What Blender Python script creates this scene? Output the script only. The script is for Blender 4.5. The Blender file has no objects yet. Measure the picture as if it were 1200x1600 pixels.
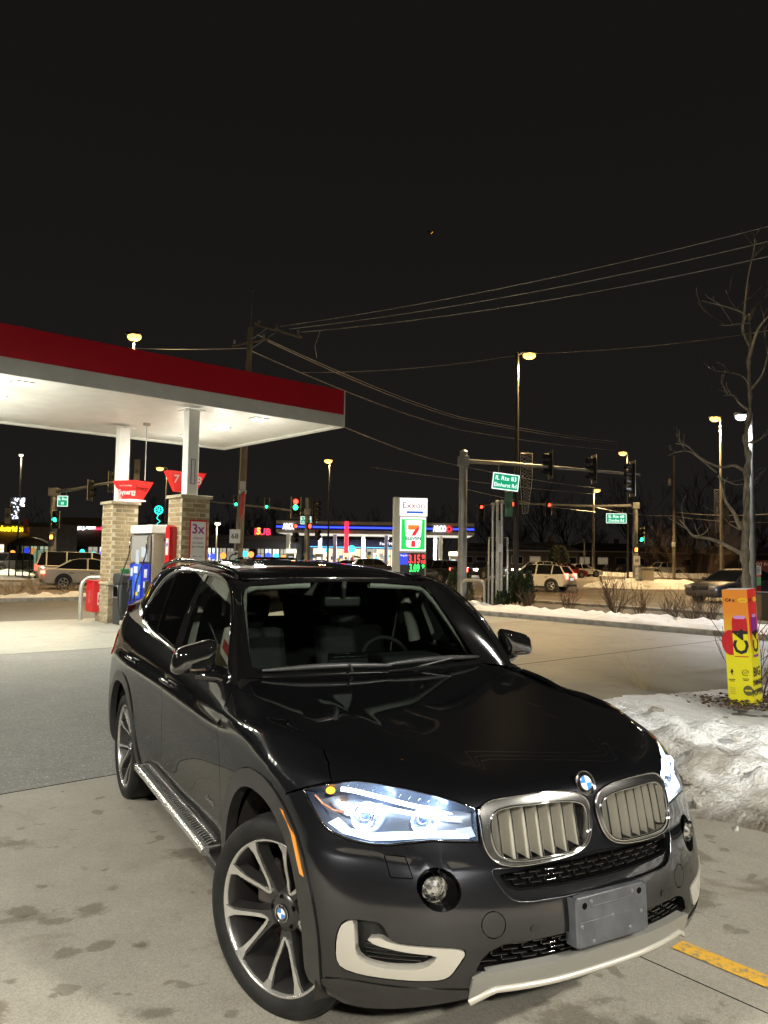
import bpy, bmesh, math, random
import numpy as np
from mathutils import Vector, Matrix
from mathutils.geometry import delaunay_2d_cdt

random.seed(7); RNG = np.random.default_rng(7)
SC = bpy.context.scene
COL = SC.collection
R = math.radians

# ---------------------------------------------------------------- camera
FOCAL, PITCH, ROLL, EYE = 1196.1, .05995, .01754, 1.741        # pixels of the 1200 x 1600 photograph, radians, metres
FWD = Vector((0, math.cos(PITCH), math.sin(PITCH)))
UP0 = Vector((0, -math.sin(PITCH), math.cos(PITCH)))
RIGHT = Vector((1, 0, 0))*math.cos(ROLL) + UP0*math.sin(ROLL)
UPV = UP0*math.cos(ROLL) - Vector((1, 0, 0))*math.sin(ROLL)
cam_data = bpy.data.cameras.new('camera')
cam_data.sensor_fit = 'VERTICAL'; cam_data.sensor_height = 36; cam_data.sensor_width = 27
cam_data.lens = 36*FOCAL/1600
cam_data.clip_start = .05; cam_data.clip_end = 3000
cam = bpy.data.objects.new('camera', cam_data); COL.objects.link(cam)
cam.matrix_world = Matrix((( RIGHT.x, UPV.x, -FWD.x, 0), (RIGHT.y, UPV.y, -FWD.y, 0), (RIGHT.z, UPV.z, -FWD.z, EYE), (0, 0, 0, 1)))
SC.camera = cam

# ---------------------------------------------------------------- night sky: a trace of Nishita twilight plus the town's glow on the clouds
world = bpy.data.worlds.new('World'); SC.world = world; world.use_nodes = True
_nt = world.node_tree; _nt.nodes.clear()
_out = _nt.nodes.new('ShaderNodeOutputWorld'); _add = _nt.nodes.new('ShaderNodeAddShader')
_sky = _nt.nodes.new('ShaderNodeTexSky'); _sky.sky_type = 'NISHITA'; _sky.sun_disc = False
_sky.sun_elevation = R(-9); _sky.sun_rotation = R(250)
_b1 = _nt.nodes.new('ShaderNodeBackground'); _b1.inputs[1].default_value = .05
_b2 = _nt.nodes.new('ShaderNodeBackground'); _b2.inputs[1].default_value = 1.0
_tc = _nt.nodes.new('ShaderNodeTexCoord'); _sep = _nt.nodes.new('ShaderNodeSeparateXYZ'); _rmp = _nt.nodes.new('ShaderNodeValToRGB')
_rmp.color_ramp.elements[0].position = 0.0; _rmp.color_ramp.elements[0].color = (.0112, .0104, .0098, 1)
_rmp.color_ramp.elements[1].position = 0.5; _rmp.color_ramp.elements[1].color = (.0073, .0064, .0054, 1)
_nt.links.new(_tc.outputs['Generated'], _sep.inputs[0]); _nt.links.new(_sep.outputs['Z'], _rmp.inputs[0])
_nt.links.new(_rmp.outputs[0], _b2.inputs[0]); _nt.links.new(_sky.outputs[0], _b1.inputs[0])
_nt.links.new(_b1.outputs[0], _add.inputs[0]); _nt.links.new(_b2.outputs[0], _add.inputs[1]); _nt.links.new(_add.outputs[0], _out.inputs[0])

SC.view_settings.view_transform = 'Standard'; SC.view_settings.look = 'None'
SC.view_settings.exposure = 0.16; SC.view_settings.gamma = 1.0; SC.view_settings.use_curve_mapping = False
SC.cycles.use_denoising = True
SC.cycles.max_bounces = 8; SC.cycles.transparent_max_bounces = 24; SC.cycles.glossy_bounces = 4
SC.cycles.sample_clamp_indirect = 6.0; SC.cycles.caustics_reflective = False; SC.cycles.caustics_refractive = False


def ray(px, py):
    """direction (not normalised, 1 along the view axis) of a photograph pixel"""
    return FWD + RIGHT*((px-600)/FOCAL) - UPV*((py-800)/FOCAL)
def ground(px, py, z=0.0):
    d = ray(px, py); t = (z-EYE)/d.z
    return Vector((d.x*t, d.y*t, z))
def at_y(px, py, Y):
    """the point seen at a pixel, Y metres ahead"""
    d = ray(px, py); t = Y/d.y
    return Vector((d.x*t, Y, EYE + d.z*t))
def pxm(Y):
    return FOCAL/Y
# ---------------------------------------------------------------- materials
MATS = {}
def mat(name, col=(.5, .5, .5), rough=.5, metal=0.0, coat=0.0, spec=.5, emit=None, strength=0.0, noise=0.0, nscale=20.0, bump=0.0, bscale=60.0, detail=4, col2=None, stretch=None):
    if name in MATS: return MATS[name]
    m = bpy.data.materials.new(name); m.use_nodes = True; MATS[name] = m
    nt = m.node_tree; b = nt.nodes['Principled BSDF']
    b.inputs['Base Color'].default_value = (*col, 1); b.inputs['Roughness'].default_value = rough
    b.inputs['Metallic'].default_value = metal; b.inputs['Specular IOR Level'].default_value = spec
    b.inputs['Coat Weight'].default_value = coat; b.inputs['Coat Roughness'].default_value = .02
    if emit is not None:
        b.inputs['Emission Color'].default_value = (*emit, 1); b.inputs['Emission Strength'].default_value = strength
    if noise or bump:
        tc = nt.nodes.new('ShaderNodeTexCoord'); src = tc.outputs['Object']
        if stretch:
            mp = nt.nodes.new('ShaderNodeMapping'); mp.inputs['Scale'].default_value = stretch
            nt.links.new(src, mp.inputs[0]); src = mp.outputs[0]
        if noise:
            n = nt.nodes.new('ShaderNodeTexNoise'); n.inputs['Scale'].default_value = nscale; n.inputs['Detail'].default_value = detail
            nt.links.new(src, n.inputs['Vector'])
            r = nt.nodes.new('ShaderNodeValToRGB')
            c2 = col2 or tuple(c*(1-noise) for c in col); c1 = col if col2 else tuple(min(1, c*(1+noise)) for c in col)
            r.color_ramp.elements[0].position = .35; r.color_ramp.elements[0].color = (*c2, 1)
            r.color_ramp.elements[1].position = .65; r.color_ramp.elements[1].color = (*c1, 1)
            nt.links.new(n.outputs['Fac'], r.inputs[0]); nt.links.new(r.outputs[0], b.inputs['Base Color'])
        if bump:
            n2 = nt.nodes.new('ShaderNodeTexNoise'); n2.inputs['Scale'].default_value = bscale; n2.inputs['Detail'].default_value = 5
            nt.links.new(src, n2.inputs['Vector'])
            bp = nt.nodes.new('ShaderNodeBump'); bp.inputs['Strength'].default_value = bump; bp.inputs['Distance'].default_value = .02
            nt.links.new(n2.outputs['Fac'], bp.inputs['Height']); nt.links.new(bp.outputs[0], b.inputs['Normal'])
    return m
def glow(name, col, strength):
    """something that gives off light: a lamp, a tube, a lit sign face"""
    if name in MATS: return MATS[name]
    m = mat(name, (.8, .8, .8), .4, emit=col, strength=strength)
    m.node_tree.nodes['Principled BSDF'].inputs['Base Color'].default_value = tuple(c*.3 for c in col)+(1,)
    return m
def glass(name, tint=(1, 1, 1), fres=1.5, rough=0.0):
    if name in MATS: return MATS[name]
    m = bpy.data.materials.new(name); m.use_nodes = True; MATS[name] = m
    nt = m.node_tree; nt.nodes.clear()
    o = nt.nodes.new('ShaderNodeOutputMaterial'); t = nt.nodes.new('ShaderNodeBsdfTransparent'); g = nt.nodes.new('ShaderNodeBsdfGlossy')
    f = nt.nodes.new('ShaderNodeFresnel'); x = nt.nodes.new('ShaderNodeMixShader')
    t.inputs[0].default_value = (*tint, 1); g.inputs['Roughness'].default_value = rough; f.inputs[0].default_value = fres
    nt.links.new(f.outputs[0], x.inputs[0]); nt.links.new(t.outputs[0], x.inputs[1]); nt.links.new(g.outputs[0], x.inputs[2]); nt.links.new(x.outputs[0], o.inputs[0])
    return m

# ---------------------------------------------------------------- meshes
def link(o, parent=None):
    COL.objects.link(o)
    if parent is not None: o.parent = parent
    return o
def tag(o, label=None, cat=None, group=None, kind=None):
    if label: o['label'] = label
    if cat: o['category'] = cat
    if group: o['group'] = group
    if kind: o['kind'] = kind
    return o
def thing(name, label, cat, loc=(0, 0, 0), rz=0.0, group=None):
    o = bpy.data.objects.new(name, None); o.empty_display_size = .2; COL.objects.link(o)
    o.location = loc; o.rotation_euler = (0, 0, rz)
    return tag(o, label, cat, group)
def copy_tree(o, parent=None):
    c = o.copy(); COL.objects.link(c)
    if parent is not None: c.parent = parent
    for ch in o.children: copy_tree(ch, c)
    return c

class MB:
    def __init__(s): s.v = []; s.f = []; s.m = []; s.sm = []
    def add(s, vs, fs, mi=0, smooth=False):
        k = len(s.v); s.v += [tuple(p) for p in vs]
        for f in fs: s.f.append([i+k for i in f]); s.m.append(mi); s.sm.append(smooth)
        return s
    def box(s, c, size, rz=0.0, mi=0, M=None, taper=(1, 1)):
        x, y, z = (a/2 for a in size); vs = []
        for k in (-1, 1):
            tx, ty = taper if k > 0 else (1, 1)
            for i, j in ((-1, -1), (1, -1), (1, 1), (-1, 1)): vs.append(Vector((i*x*tx, j*y*ty, k*z)))
        rot = M or Matrix.Rotation(rz, 3, 'Z'); c = Vector(c)
        return s.add([rot @ v + c for v in vs], [(3, 2, 1, 0), (4, 5, 6, 7), (0, 1, 5, 4), (1, 2, 6, 5), (2, 3, 7, 6), (3, 0, 4, 7)], mi)
    def cbox(s, c, size, b=.01, rz=0.0, mi=0, M=None):
        """box with bevelled edges"""
        bm = bmesh.new(); bmesh.ops.create_cube(bm, size=1)
        for v in bm.verts: v.co = Vector((v.co.x*size[0], v.co.y*size[1], v.co.z*size[2]))
        bmesh.ops.bevel(bm, geom=list(bm.edges), offset=b, segments=2, profile=.6, affect='EDGES')
        rot = M or Matrix.Rotation(rz, 3, 'Z'); c = Vector(c); bm.verts.index_update()
        k0 = len(s.sm); bm.normal_update(); s.add([rot @ v.co + c for v in bm.verts], [[v.index for v in f.verts] for f in bm.faces], mi, True)
        for i, f in enumerate(bm.faces): s.sm[k0+i] = max(abs(f.normal.x), abs(f.normal.y), abs(f.normal.z)) < .999
        bm.free()
        return s
    def cyl(s, p0, p1, r0, r1=None, n=10, mi=0, caps=True, smooth=True):
        p0 = Vector(p0); p1 = Vector(p1); r1 = r0 if r1 is None else r1
        d = (p1-p0).normalized(); a = d.orthogonal().normalized(); b = d.cross(a)
        vs = []
        for p, r in ((p0, r0), (p1, r1)):
            for i in range(n):
                t = 2*math.pi*i/n; vs.append(p + (a*math.cos(t)+b*math.sin(t))*r)
        s.add(vs, [(i, (i+1) % n, n+(i+1) % n, n+i) for i in range(n)], mi, smooth)
        if caps:
            s.add(vs[:n], [list(range(n))[::-1]], mi); s.add(vs[n:], [list(range(n))], mi)
        return s
    def tube(s, pts, r, n=6, mi=0, closed=False, caps=True):
        pts = [Vector(p) for p in pts]; N = len(pts)
        if N < 2: return s
        rr = r if isinstance(r, (list, tuple, np.ndarray)) else [r]*N
        vs = []; prev = None
        for i, p in enumerate(pts):
            q0 = pts[(i-1) % N] if (closed or i) else p; q1 = pts[(i+1) % N] if (closed or i < N-1) else p
            d = (q1-q0); d = d.normalized() if d.length > 1e-9 else Vector((0, 0, 1))
            if prev is None: a = d.orthogonal().normalized()
            else:
                a = prev - d*prev.dot(d); a = a.normalized() if a.length > 1e-6 else d.orthogonal().normalized()
            prev = a; b = d.cross(a)
            for k in range(n):
                t = 2*math.pi*k/n; vs.append(p + (a*math.cos(t)+b*math.sin(t))*rr[i])
        fs = []
        for i in range(N if closed else N-1):
            j = (i+1) % N
            for k in range(n): fs.append((i*n+k, i*n+(k+1) % n, j*n+(k+1) % n, j*n+k))
        s.add(vs, fs, mi, True)
        if caps and not closed:
            s.add(vs[:n], [list(range(n))[::-1]], mi); s.add(vs[-n:], [list(range(n))], mi)
        return s
    def lathe(s, prof, n=24, c=(0, 0, 0), axis='Z', mi=0, smooth=True, caps=False):
        """prof: (radius, height) pairs turned about an axis"""
        c = Vector(c); vs = []
        for r, h in prof:
            for k in range(n):
                t = 2*math.pi*k/n; a, b = r*math.cos(t), r*math.sin(t)
                vs.append(c + Vector({'Z': (a, b, h), 'X': (h, a, b), 'Y': (b, h, a)}[axis]))
        fs = [(i*n+k, i*n+(k+1) % n, (i+1)*n+(k+1) % n, (i+1)*n+k) for i in range(len(prof)-1) for k in range(n)]
        s.add(vs, fs, mi, smooth)
        if caps:
            s.add(vs[:n], [list(range(n))[::-1]], mi); s.add(vs[-n:], [list(range(n))], mi)
        return s
    def prism(s, poly, depth, M=None, mi=0, smooth=False):
        """polygon in local (x, y) from z = 0 to depth, moved by the 4 x 4 matrix M"""
        M = M or Matrix.Identity(4); n = len(poly)
        a = sum(poly[i][0]*poly[(i+1) % n][1]-poly[(i+1) % n][0]*poly[i][1] for i in range(n))
        if a < 0: poly = poly[::-1]
        vs = [M @ Vector((x, y, 0)) for x, y in poly] + [M @ Vector((x, y, depth)) for x, y in poly]
        s.add(vs, [list(range(n))[::-1], list(range(n, 2*n))], mi)
        return s.add(vs, [(i, (i+1) % n, n+(i+1) % n, n+i) for i in range(n)], mi, smooth)
    def sphere(s, c, r, n=12, m=8, mi=0, sc=(1, 1, 1)):
        prof = [(math.sin(math.pi*i/m)*r, -math.cos(math.pi*i/m)*r) for i in range(m+1)]
        t = MB(); t.lathe(prof, n); return s.add([(v[0]*sc[0]+c[0], v[1]*sc[1]+c[1], v[2]*sc[2]+c[2]) for v in t.v], t.f, mi, True)
    def mesh(s, name, mats):
        me = bpy.data.meshes.new(name); me.from_pydata(s.v, [], s.f)
        for m in (mats if isinstance(mats, (list, tuple)) else [mats]): me.materials.append(m)
        me.polygons.foreach_set('material_index', s.m); me.polygons.foreach_set('use_smooth', s.sm)
        me.update(); return me
    def build(s, name, mats, parent=None, loc=None):
        o = link(bpy.data.objects.new(name, s.mesh(name, mats)), parent)
        if loc is not None: o.location = loc
        return o

def frame(o, xdir, up=(0, 0, 1)):
    """4 x 4 matrix: local x along xdir, local y along up, local z towards the viewer of the face"""
    x = Vector(xdir).normalized(); y = Vector(up); y = (y - x*y.dot(x)).normalized(); z = x.cross(y)
    o = Vector(o)
    return Matrix(((x.x, y.x, z.x, o.x), (x.y, y.y, z.y, o.y), (x.z, y.z, z.z, o.z), (0, 0, 0, 1)))
def text(name, body, size, M, m, parent=None, ext=.002, align='CENTER', sx=1.0, shear=0.0, space=1.0, bold=0.0):
    cu = bpy.data.curves.new(name, 'FONT'); cu.body = body; cu.size = size; cu.extrude = ext; cu.align_x = align; cu.align_y = 'CENTER'
    cu.shear = shear; cu.space_character = space; cu.offset = bold; cu.resolution_u = 2
    ob = bpy.data.objects.new(name, cu); COL.objects.link(ob)
    dg = bpy.context.evaluated_depsgraph_get()
    me = bpy.data.meshes.new_from_object(ob.evaluated_get(dg)); me.name = name
    bpy.data.objects.remove(ob); bpy.data.curves.remove(cu)
    me.materials.clear(); me.materials.append(m)
    me.transform(M @ Matrix.Diagonal((sx, 1, 1, 1)))
    return link(bpy.data.objects.new(name, me), parent)

# ---------------------------------------------------------------- panels cut from a smooth surface
def smooth_loop(P, step):
    """closed chordal cubic through the points, resampled"""
    P = np.array(P, float); n = len(P)
    d = np.linalg.norm(np.roll(P, -1, 0)-P, axis=1); out = []
    Q = np.concatenate([P[-3:], P, P[:4]]); dd = np.linalg.norm(np.diff(Q, axis=0), axis=1); t = np.concatenate([[0], np.cumsum(np.maximum(dd, 1e-6))])
    ts = np.concatenate([np.linspace(t[i], t[i+1], max(2, int(np.ceil(dd[i]/step))+1))[:-1] for i in range(3, 3+n)])
    return nat_spline(t, Q, ts)[0]
def line_loop(P, step):
    P = np.array(P, float); out = []
    for i in range(len(P)):
        a, b = P[i], P[(i+1) % len(P)]; k = max(1, int(np.ceil(np.linalg.norm(b-a)/step)))
        out += [a+(b-a)*j/k for j in range(k)]
    return np.array(out)
def area2(P): return float(np.sum(P[:, 0]*np.roll(P[:, 1], -1)-np.roll(P[:, 0], -1)*P[:, 1]))
def inset(P, g):
    if not g: return P
    if area2(P) < 0: P = P[::-1]
    e = np.roll(P, -1, 0)-P; e /= np.maximum(np.linalg.norm(e, axis=1), 1e-9)[:, None]
    n = np.stack([-e[:, 1], e[:, 0]], 1); m = n+np.roll(n, 1, 0); m /= np.maximum(np.linalg.norm(m, axis=1), 1e-6)[:, None]
    return P+m*g
def inside(poly, X):
    x, y = X[:, 0], X[:, 1]; c = np.zeros(len(X), bool); n = len(poly)
    for i in range(n):
        x0, y0 = poly[i]; x1, y1 = poly[(i+1) % n]
        if y0 == y1: continue
        k = (y0 > y) != (y1 > y)
        c ^= k & (x < (x1-x0)*(y-y0)/(y1-y0)+x0)
    return c
def fill(loops, res):
    """conforming triangles of loops[0] minus the other loops; returns points, triangles"""
    allp = np.concatenate(loops); lo, hi = loops[0].min(0), loops[0].max(0)
    gx = np.arange(lo[0]+res*.5, hi[0], res); gy = np.arange(lo[1]+res*.5, hi[1], res)
    G = np.stack(np.meshgrid(gx, gy), -1).reshape(-1, 2) if len(gx) and len(gy) else np.zeros((0, 2))
    if len(G):
        k = inside(loops[0], G)
        for h in loops[1:]: k &= ~inside(h, G)
        G = G[k]
    if len(G):
        d = np.min(np.linalg.norm(G[:, None]-allp[None], axis=2), axis=1); G = G[d > res*.45]
    pts = np.concatenate([allp, G]); edges = []; o = 0
    for L in loops:
        edges += [(o+i, o+(i+1) % len(L)) for i in range(len(L))]; o += len(L)
    vs, _, fs, *_ = delaunay_2d_cdt([Vector(p) for p in pts], edges, [], 0, 1e-6)
    V = np.array([tuple(v) for v in vs]); T = np.array(fs, int)
    c = V[T].mean(1); k = inside(loops[0], c)
    for h in loops[1:]: k &= ~inside(h, c)
    return V, T[k]
def panel(name, surf, poly, m, parent=None, holes=(), off=0.0, thick=.018, res=.03, gap=.002, smooth=False, flange=True, nfix=None, sgn=None, both=False, warp=None):
    """a sheet cut from a surface along an outline in its (u, v), with a turned-in edge; both = also its mirror image, returned as a pair"""
    mk = smooth_loop if smooth else line_loop
    hs = [(h if isinstance(h, tuple) else (h, True)) for h in holes]
    loops = [inset(mk(poly, res*.6), gap)] + [inset((smooth_loop if sm else line_loop)(h, res*.5), -gap) for h, sm in hs]
    V, T = fill(loops, res)
    s = sgn if sgn is not None else getattr(surf, 'sgn', 1)
    N = surf.normal(V[:, 0], V[:, 1])*s
    P = surf.at(V[:, 0], V[:, 1])+N*off
    if warp is not None: P = warp(P, V)
    if nfix is not None: N = nfix(V, P, N)
    fn = np.cross(P[T[:, 1]]-P[T[:, 0]], P[T[:, 2]]-P[T[:, 0]])
    flip = (fn*N[T[:, 0]]).sum(1) < 0; T[flip] = T[flip][:, ::-1]
    ed = {}
    for t in T:
        for a, b in ((t[0], t[1]), (t[1], t[2]), (t[2], t[0])): ed[(int(a), int(b))] = 1
    be = [(a, b) for a, b in ed if (b, a) not in ed]
    nv = len(P); verts = P.tolist(); faces = T.tolist(); FN = [None]*len(faces)
    if flange and thick:
        ids = {}
        for a, b in be:
            for q in (a, b):
                if q not in ids:
                    ids[q] = len(verts); verts.append((P[q]).tolist()); verts.append((P[q]-N[q]*thick).tolist())
            faces.append([ids[b], ids[a], ids[a]+1, ids[b]+1])
    def mk_obj(sy):
        vv = np.array(verts)*np.array([1, sy, 1]); ff = faces if sy > 0 else [f[::-1] for f in faces]
        me = bpy.data.meshes.new(name); me.from_pydata(vv.tolist(), [], ff)
        for q in (m if isinstance(m, (list, tuple)) else [m]): me.materials.append(q)
        sm = np.ones(len(ff), bool); sm[len(T):] = False; me.polygons.foreach_set('use_smooth', sm)
        me.update()
        NN = N*np.array([1, sy, 1]); fnl = [p.normal.copy() for p in me.polygons]
        ln = []
        for p in me.polygons:
            for q in p.vertices: ln.append(tuple(NN[q]) if q < nv else tuple(fnl[p.index]))
        me.normals_split_custom_set(ln)
        return link(bpy.data.objects.new(name, me), parent)
    a = mk_obj(1)
    return (a, mk_obj(-1)) if both else a
def mirror_obj(o, parent=None):
    """mirror image across the thing's own x-z plane, as a new mesh"""
    me = o.data.copy(); n = len(me.vertices); co = np.zeros(n*3); me.vertices.foreach_get('co', co)
    co = co.reshape(-1, 3); co[:, 1] *= -1; me.vertices.foreach_set('co', co.ravel()); me.flip_normals(); me.update()
    c = bpy.data.objects.new(o.name.split('.')[0], me); link(c, parent or o.parent)
    c.location = (o.location.x, -o.location.y, o.location.z); return c
# ---------------------------------------------------------------- smooth surfaces of the car
def nat_spline(xk, Y, x):
    """natural cubic spline through knots xk (n) with values Y (n,...) at x (m); returns (m,...)"""
    xk = np.asarray(xk, float); Y = np.asarray(Y, float); x = np.asarray(x, float)
    n = len(xk); h = np.diff(xk)
    A = np.zeros((n, n)); A[0, 0] = A[-1, -1] = 1
    for i in range(1, n - 1):
        A[i, i-1] = h[i-1]; A[i, i] = 2*(h[i-1]+h[i]); A[i, i+1] = h[i]
    Bm = np.zeros((n, n))
    for i in range(1, n - 1):
        Bm[i, i-1] = 6/h[i-1]; Bm[i, i] = -6/h[i-1]-6/h[i]; Bm[i, i+1] = 6/h[i]
    M2 = np.linalg.solve(A, Bm)
    k = np.clip(np.searchsorted(xk, x) - 1, 0, n - 2)
    t = x - xk[k]; hk = h[k]; s = hk - t
    W = np.zeros((len(x), n)); r = np.arange(len(x))
    W[r, k] += s/hk; W[r, k+1] += t/hk
    W += (s**3/(6*hk) - hk*s/6)[:, None]*M2[k] + (t**3/(6*hk) - hk*t/6)[:, None]*M2[k+1]
    return np.tensordot(W, Y, axes=(1, 0)), W


class Surf:
    """tensor product spline surface P[v][u] -> xyz, plus an optional relief along the normal"""
    def __init__(s, u, v, P, relief=None):
        s.u = np.array(u, float); s.v = np.array(v, float); s.P = np.array(P, float); s.relief = relief
    def base(s, U, V):
        _, Wu = nat_spline(s.u, np.zeros(len(s.u)), U)
        _, Wv = nat_spline(s.v, np.zeros(len(s.v)), V)
        return np.einsum('nv,vuk,nu->nk', Wv, s.P, Wu)
    def bnormal(s, U, V, f=None, e=2e-3):
        f = f or s.base
        a = f(U+e, V)-f(U-e, V); b = f(U, V+e)-f(U, V-e)
        n = np.cross(a, b); return n/np.maximum(np.linalg.norm(n, axis=1), 1e-9)[:, None]
    def at(s, U, V):
        U = np.asarray(U, float); V = np.asarray(V, float)
        p = s.base(U, V)
        if s.relief is not None:
            p = p + s.bnormal(U, V)*s.relief(U, V)[:, None]
        return p
    def normal(s, U, V):
        return s.bnormal(np.asarray(U, float), np.asarray(V, float), s.at, 7e-3)


class Height:
    """z = h(x, y), symmetric in y; param (u, v) = (x, y)"""
    def __init__(s, xs, ys, Z, relief=None):
        ys = list(ys); Z = np.array(Z, float); o = np.argsort(xs); s.xs = np.array(xs, float)[o]; Z = Z[o]
        s.ys = np.array([-a for a in ys[:0:-1]] + ys); s.Z = np.concatenate([Z[:, :0:-1], Z], axis=1); s.relief = relief
    def h(s, X, Y):
        _, Wx = nat_spline(s.xs, np.zeros(len(s.xs)), X)
        _, Wy = nat_spline(s.ys, np.zeros(len(s.ys)), Y)
        z = np.einsum('nx,xy,ny->n', Wx, s.Z, Wy)
        return z + (s.relief(X, Y) if s.relief is not None else 0)
    def at(s, U, V):
        U = np.asarray(U, float); V = np.asarray(V, float)
        return np.stack([U, V, s.h(U, V)], axis=1)
    def normal(s, U, V):
        U = np.asarray(U, float); V = np.asarray(V, float); e = 2e-3
        a = s.at(U+e, V)-s.at(U-e, V); b = s.at(U, V+e)-s.at(U, V-e)
        n = np.cross(a, b); return n/np.linalg.norm(n, axis=1)[:, None]


def hood_relief(X, Y):
    A = np.abs(Y)
    yr = 0.34 + 0.26*np.clip((0.75-X)/1.5, 0, 1)            # the crease that fans out from the kidneys
    d = A-yr
    return 0.003*np.exp(-np.maximum(-d, 0)**2/0.0025)*np.exp(-np.maximum(d, 0)/0.20)*np.clip((0.85-X)/0.4, 0, 1)*np.clip((X+.75)/.5, 0, 1)

_hc = np.array([.955, .983, 1.003, 1.020, 1.040, 1.072, 1.107, 1.142, 1.165])
HOOD = Height([.80, .6, .4, .2, 0, -.3, -.6, -.9, -1.1], [0, .3, .5, .65, .78, .9],
              np.stack([_hc, _hc+.0005, _hc+.0015, _hc+.002, _hc-.003, _hc-.034], axis=1), hood_relief)

# the body from front centre (u = 0) round the corner to the rear centre; columns u, rows v
BU = [0, .25, .46, .64, .80, .98, 1.18, 1.48, 1.83, 2.18, 2.78, 3.38, 3.98, 4.41, 4.88, 5.25, 5.6, 5.95, 6.25]
BV = [.20, .30, .42, .55, .66, .76, .86, .94, 1.00, 1.04, 1.07]
_rear = lambda c, e: [(-3.95-e, -.62, c), (-4.04-e, -.30, c), (-4.06-e, 0, c)]
def _side(z, ys):                                            # x stations of the flank
    return [(x, -y, z) for x, y in zip((-.35, -.7, -1.3, -1.9, -2.5, -2.93, -3.4, -3.72), ys)]
BP = [
 [(.78,0,.205),(.77,-.25,.205),(.72,-.45,.21),(.66,-.62,.22),(.58,-.76,.23),(.46,-.84,.24),(.30,-.875,.25),(0,-.89,.25)]+_side(.25,(.88,.86,.85,.85,.86,.88,.86,.80))+_rear(.30,-.1),
 [(.84,0,.30),(.83,-.25,.30),(.785,-.45,.30),(.72,-.62,.30),(.63,-.76,.30),(.495,-.875,.31),(.30,-.92,.32),(0,-.945,.32)]+_side(.32,(.925,.89,.885,.885,.90,.945,.92,.85))+_rear(.36,-.04),
 [(.885,0,.42),(.872,-.25,.42),(.825,-.45,.42),(.757,-.62,.42),(.66,-.76,.42),(.51,-.89,.42),(.30,-.935,.42),(0,-.957,.42)]+_side(.42,(.945,.912,.905,.905,.925,.962,.945,.875))+_rear(.44,0),
 [(.89,0,.55),(.875,-.25,.55),(.826,-.45,.55),(.752,-.62,.55),(.65,-.76,.55),(.498,-.892,.55),(.29,-.94,.55),(0,-.96,.55)]+_side(.55,(.950,.931,.925,.925,.945,.968,.952,.885))+_rear(.55,.01),
 [(.868,0,.66),(.852,-.25,.66),(.803,-.45,.66),(.728,-.62,.66),(.622,-.76,.66),(.475,-.887,.66),(.28,-.938,.66),(0,-.959,.66)]+_side(.66,(.951,.940,.937,.937,.953,.968,.952,.885))+_rear(.66,.01),
 [(.842,0,.76),(.826,-.25,.76),(.772,-.45,.76),(.692,-.62,.76),(.583,-.76,.76),(.442,-.875,.76),(.262,-.932,.76),(-.005,-.956,.76)]+_side(.76,(.951,.946,.944,.944,.956,.966,.950,.882))+_rear(.77,0),
 [(.818,0,.86),(.803,-.25,.86),(.745,-.45,.86),(.655,-.62,.86),(.54,-.755,.86),(.40,-.860,.86),(.23,-.922,.86),(-.015,-.950,.86)]+_side(.86,(.950,.948,.948,.948,.957,.962,.946,.876))+_rear(.88,-.02),
 [(.795,0,.925),(.779,-.25,.925),(.705,-.45,.925),(.60,-.615,.93),(.478,-.735,.94),(.345,-.838,.945),(.18,-.906,.945),(-.03,-.940,.945)]+_side(.945,(.945,.946,.946,.946,.953,.956,.938,.866))+_rear(.97,-.05),
 [(.765,0,.95),(.745,-.25,.951),(.655,-.44,.954),(.535,-.600,.962),(.410,-.715,.976),(.272,-.808,.990),(.118,-.872,1.004),(-.06,-.912,1.014)]+_side(1.02,(.928,.934,.937,.938,.942,.942,.922,.845))+_rear(1.05,-.09),
 [(.735,0,.962),(.712,-.25,.963),(.615,-.43,.967),(.49,-.580,.978),(.365,-.685,.996),(.228,-.765,1.018),(.075,-.820,1.042),(-.09,-.858,1.060)]+_side(1.085,(.882,.904,.912,.915,.915,.912,.890,.808))+_rear(1.12,-.13),
 [(.70,0,.970),(.675,-.25,.970),(.575,-.42,.978),(.45,-.560,.99),(.325,-.655,1.010),(.188,-.715,1.035),(.035,-.755,1.058),(-.12,-.778,1.072)]+_side(1.16,(.800,.853,.868,.872,.868,.860,.835,.760))+_rear(1.19,-.18),
]
_ztop = [None]*7 + [None, 1.105, 1.128, 1.150, 1.172, 1.208, 1.245, 1.290, 1.33]
for _j in range(8, 16):
    _x, _y, _z = BP[10][_j]; BP[10][_j] = (_x, _y, _ztop[_j])
    _x, _y, _z = BP[9][_j]; BP[9][_j] = (_x, _y, _z + (_ztop[_j]-1.16)*.55)
for _j in range(8):                                          # the top row lies on the bonnet
    _x, _y, _z = BP[10][_j]; BP[10][_j] = (_x, _y, float(HOOD.h(np.array([_x]), np.array([_y]))[0]) - .001)
_bp = np.array(BP)
_mir = _bp[:, :0:-1]*np.array([1, -1, 1])
BODY_P = np.concatenate([_mir, _bp], axis=1); BODY_U = [-a for a in BU[:0:-1]] + BU

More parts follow.
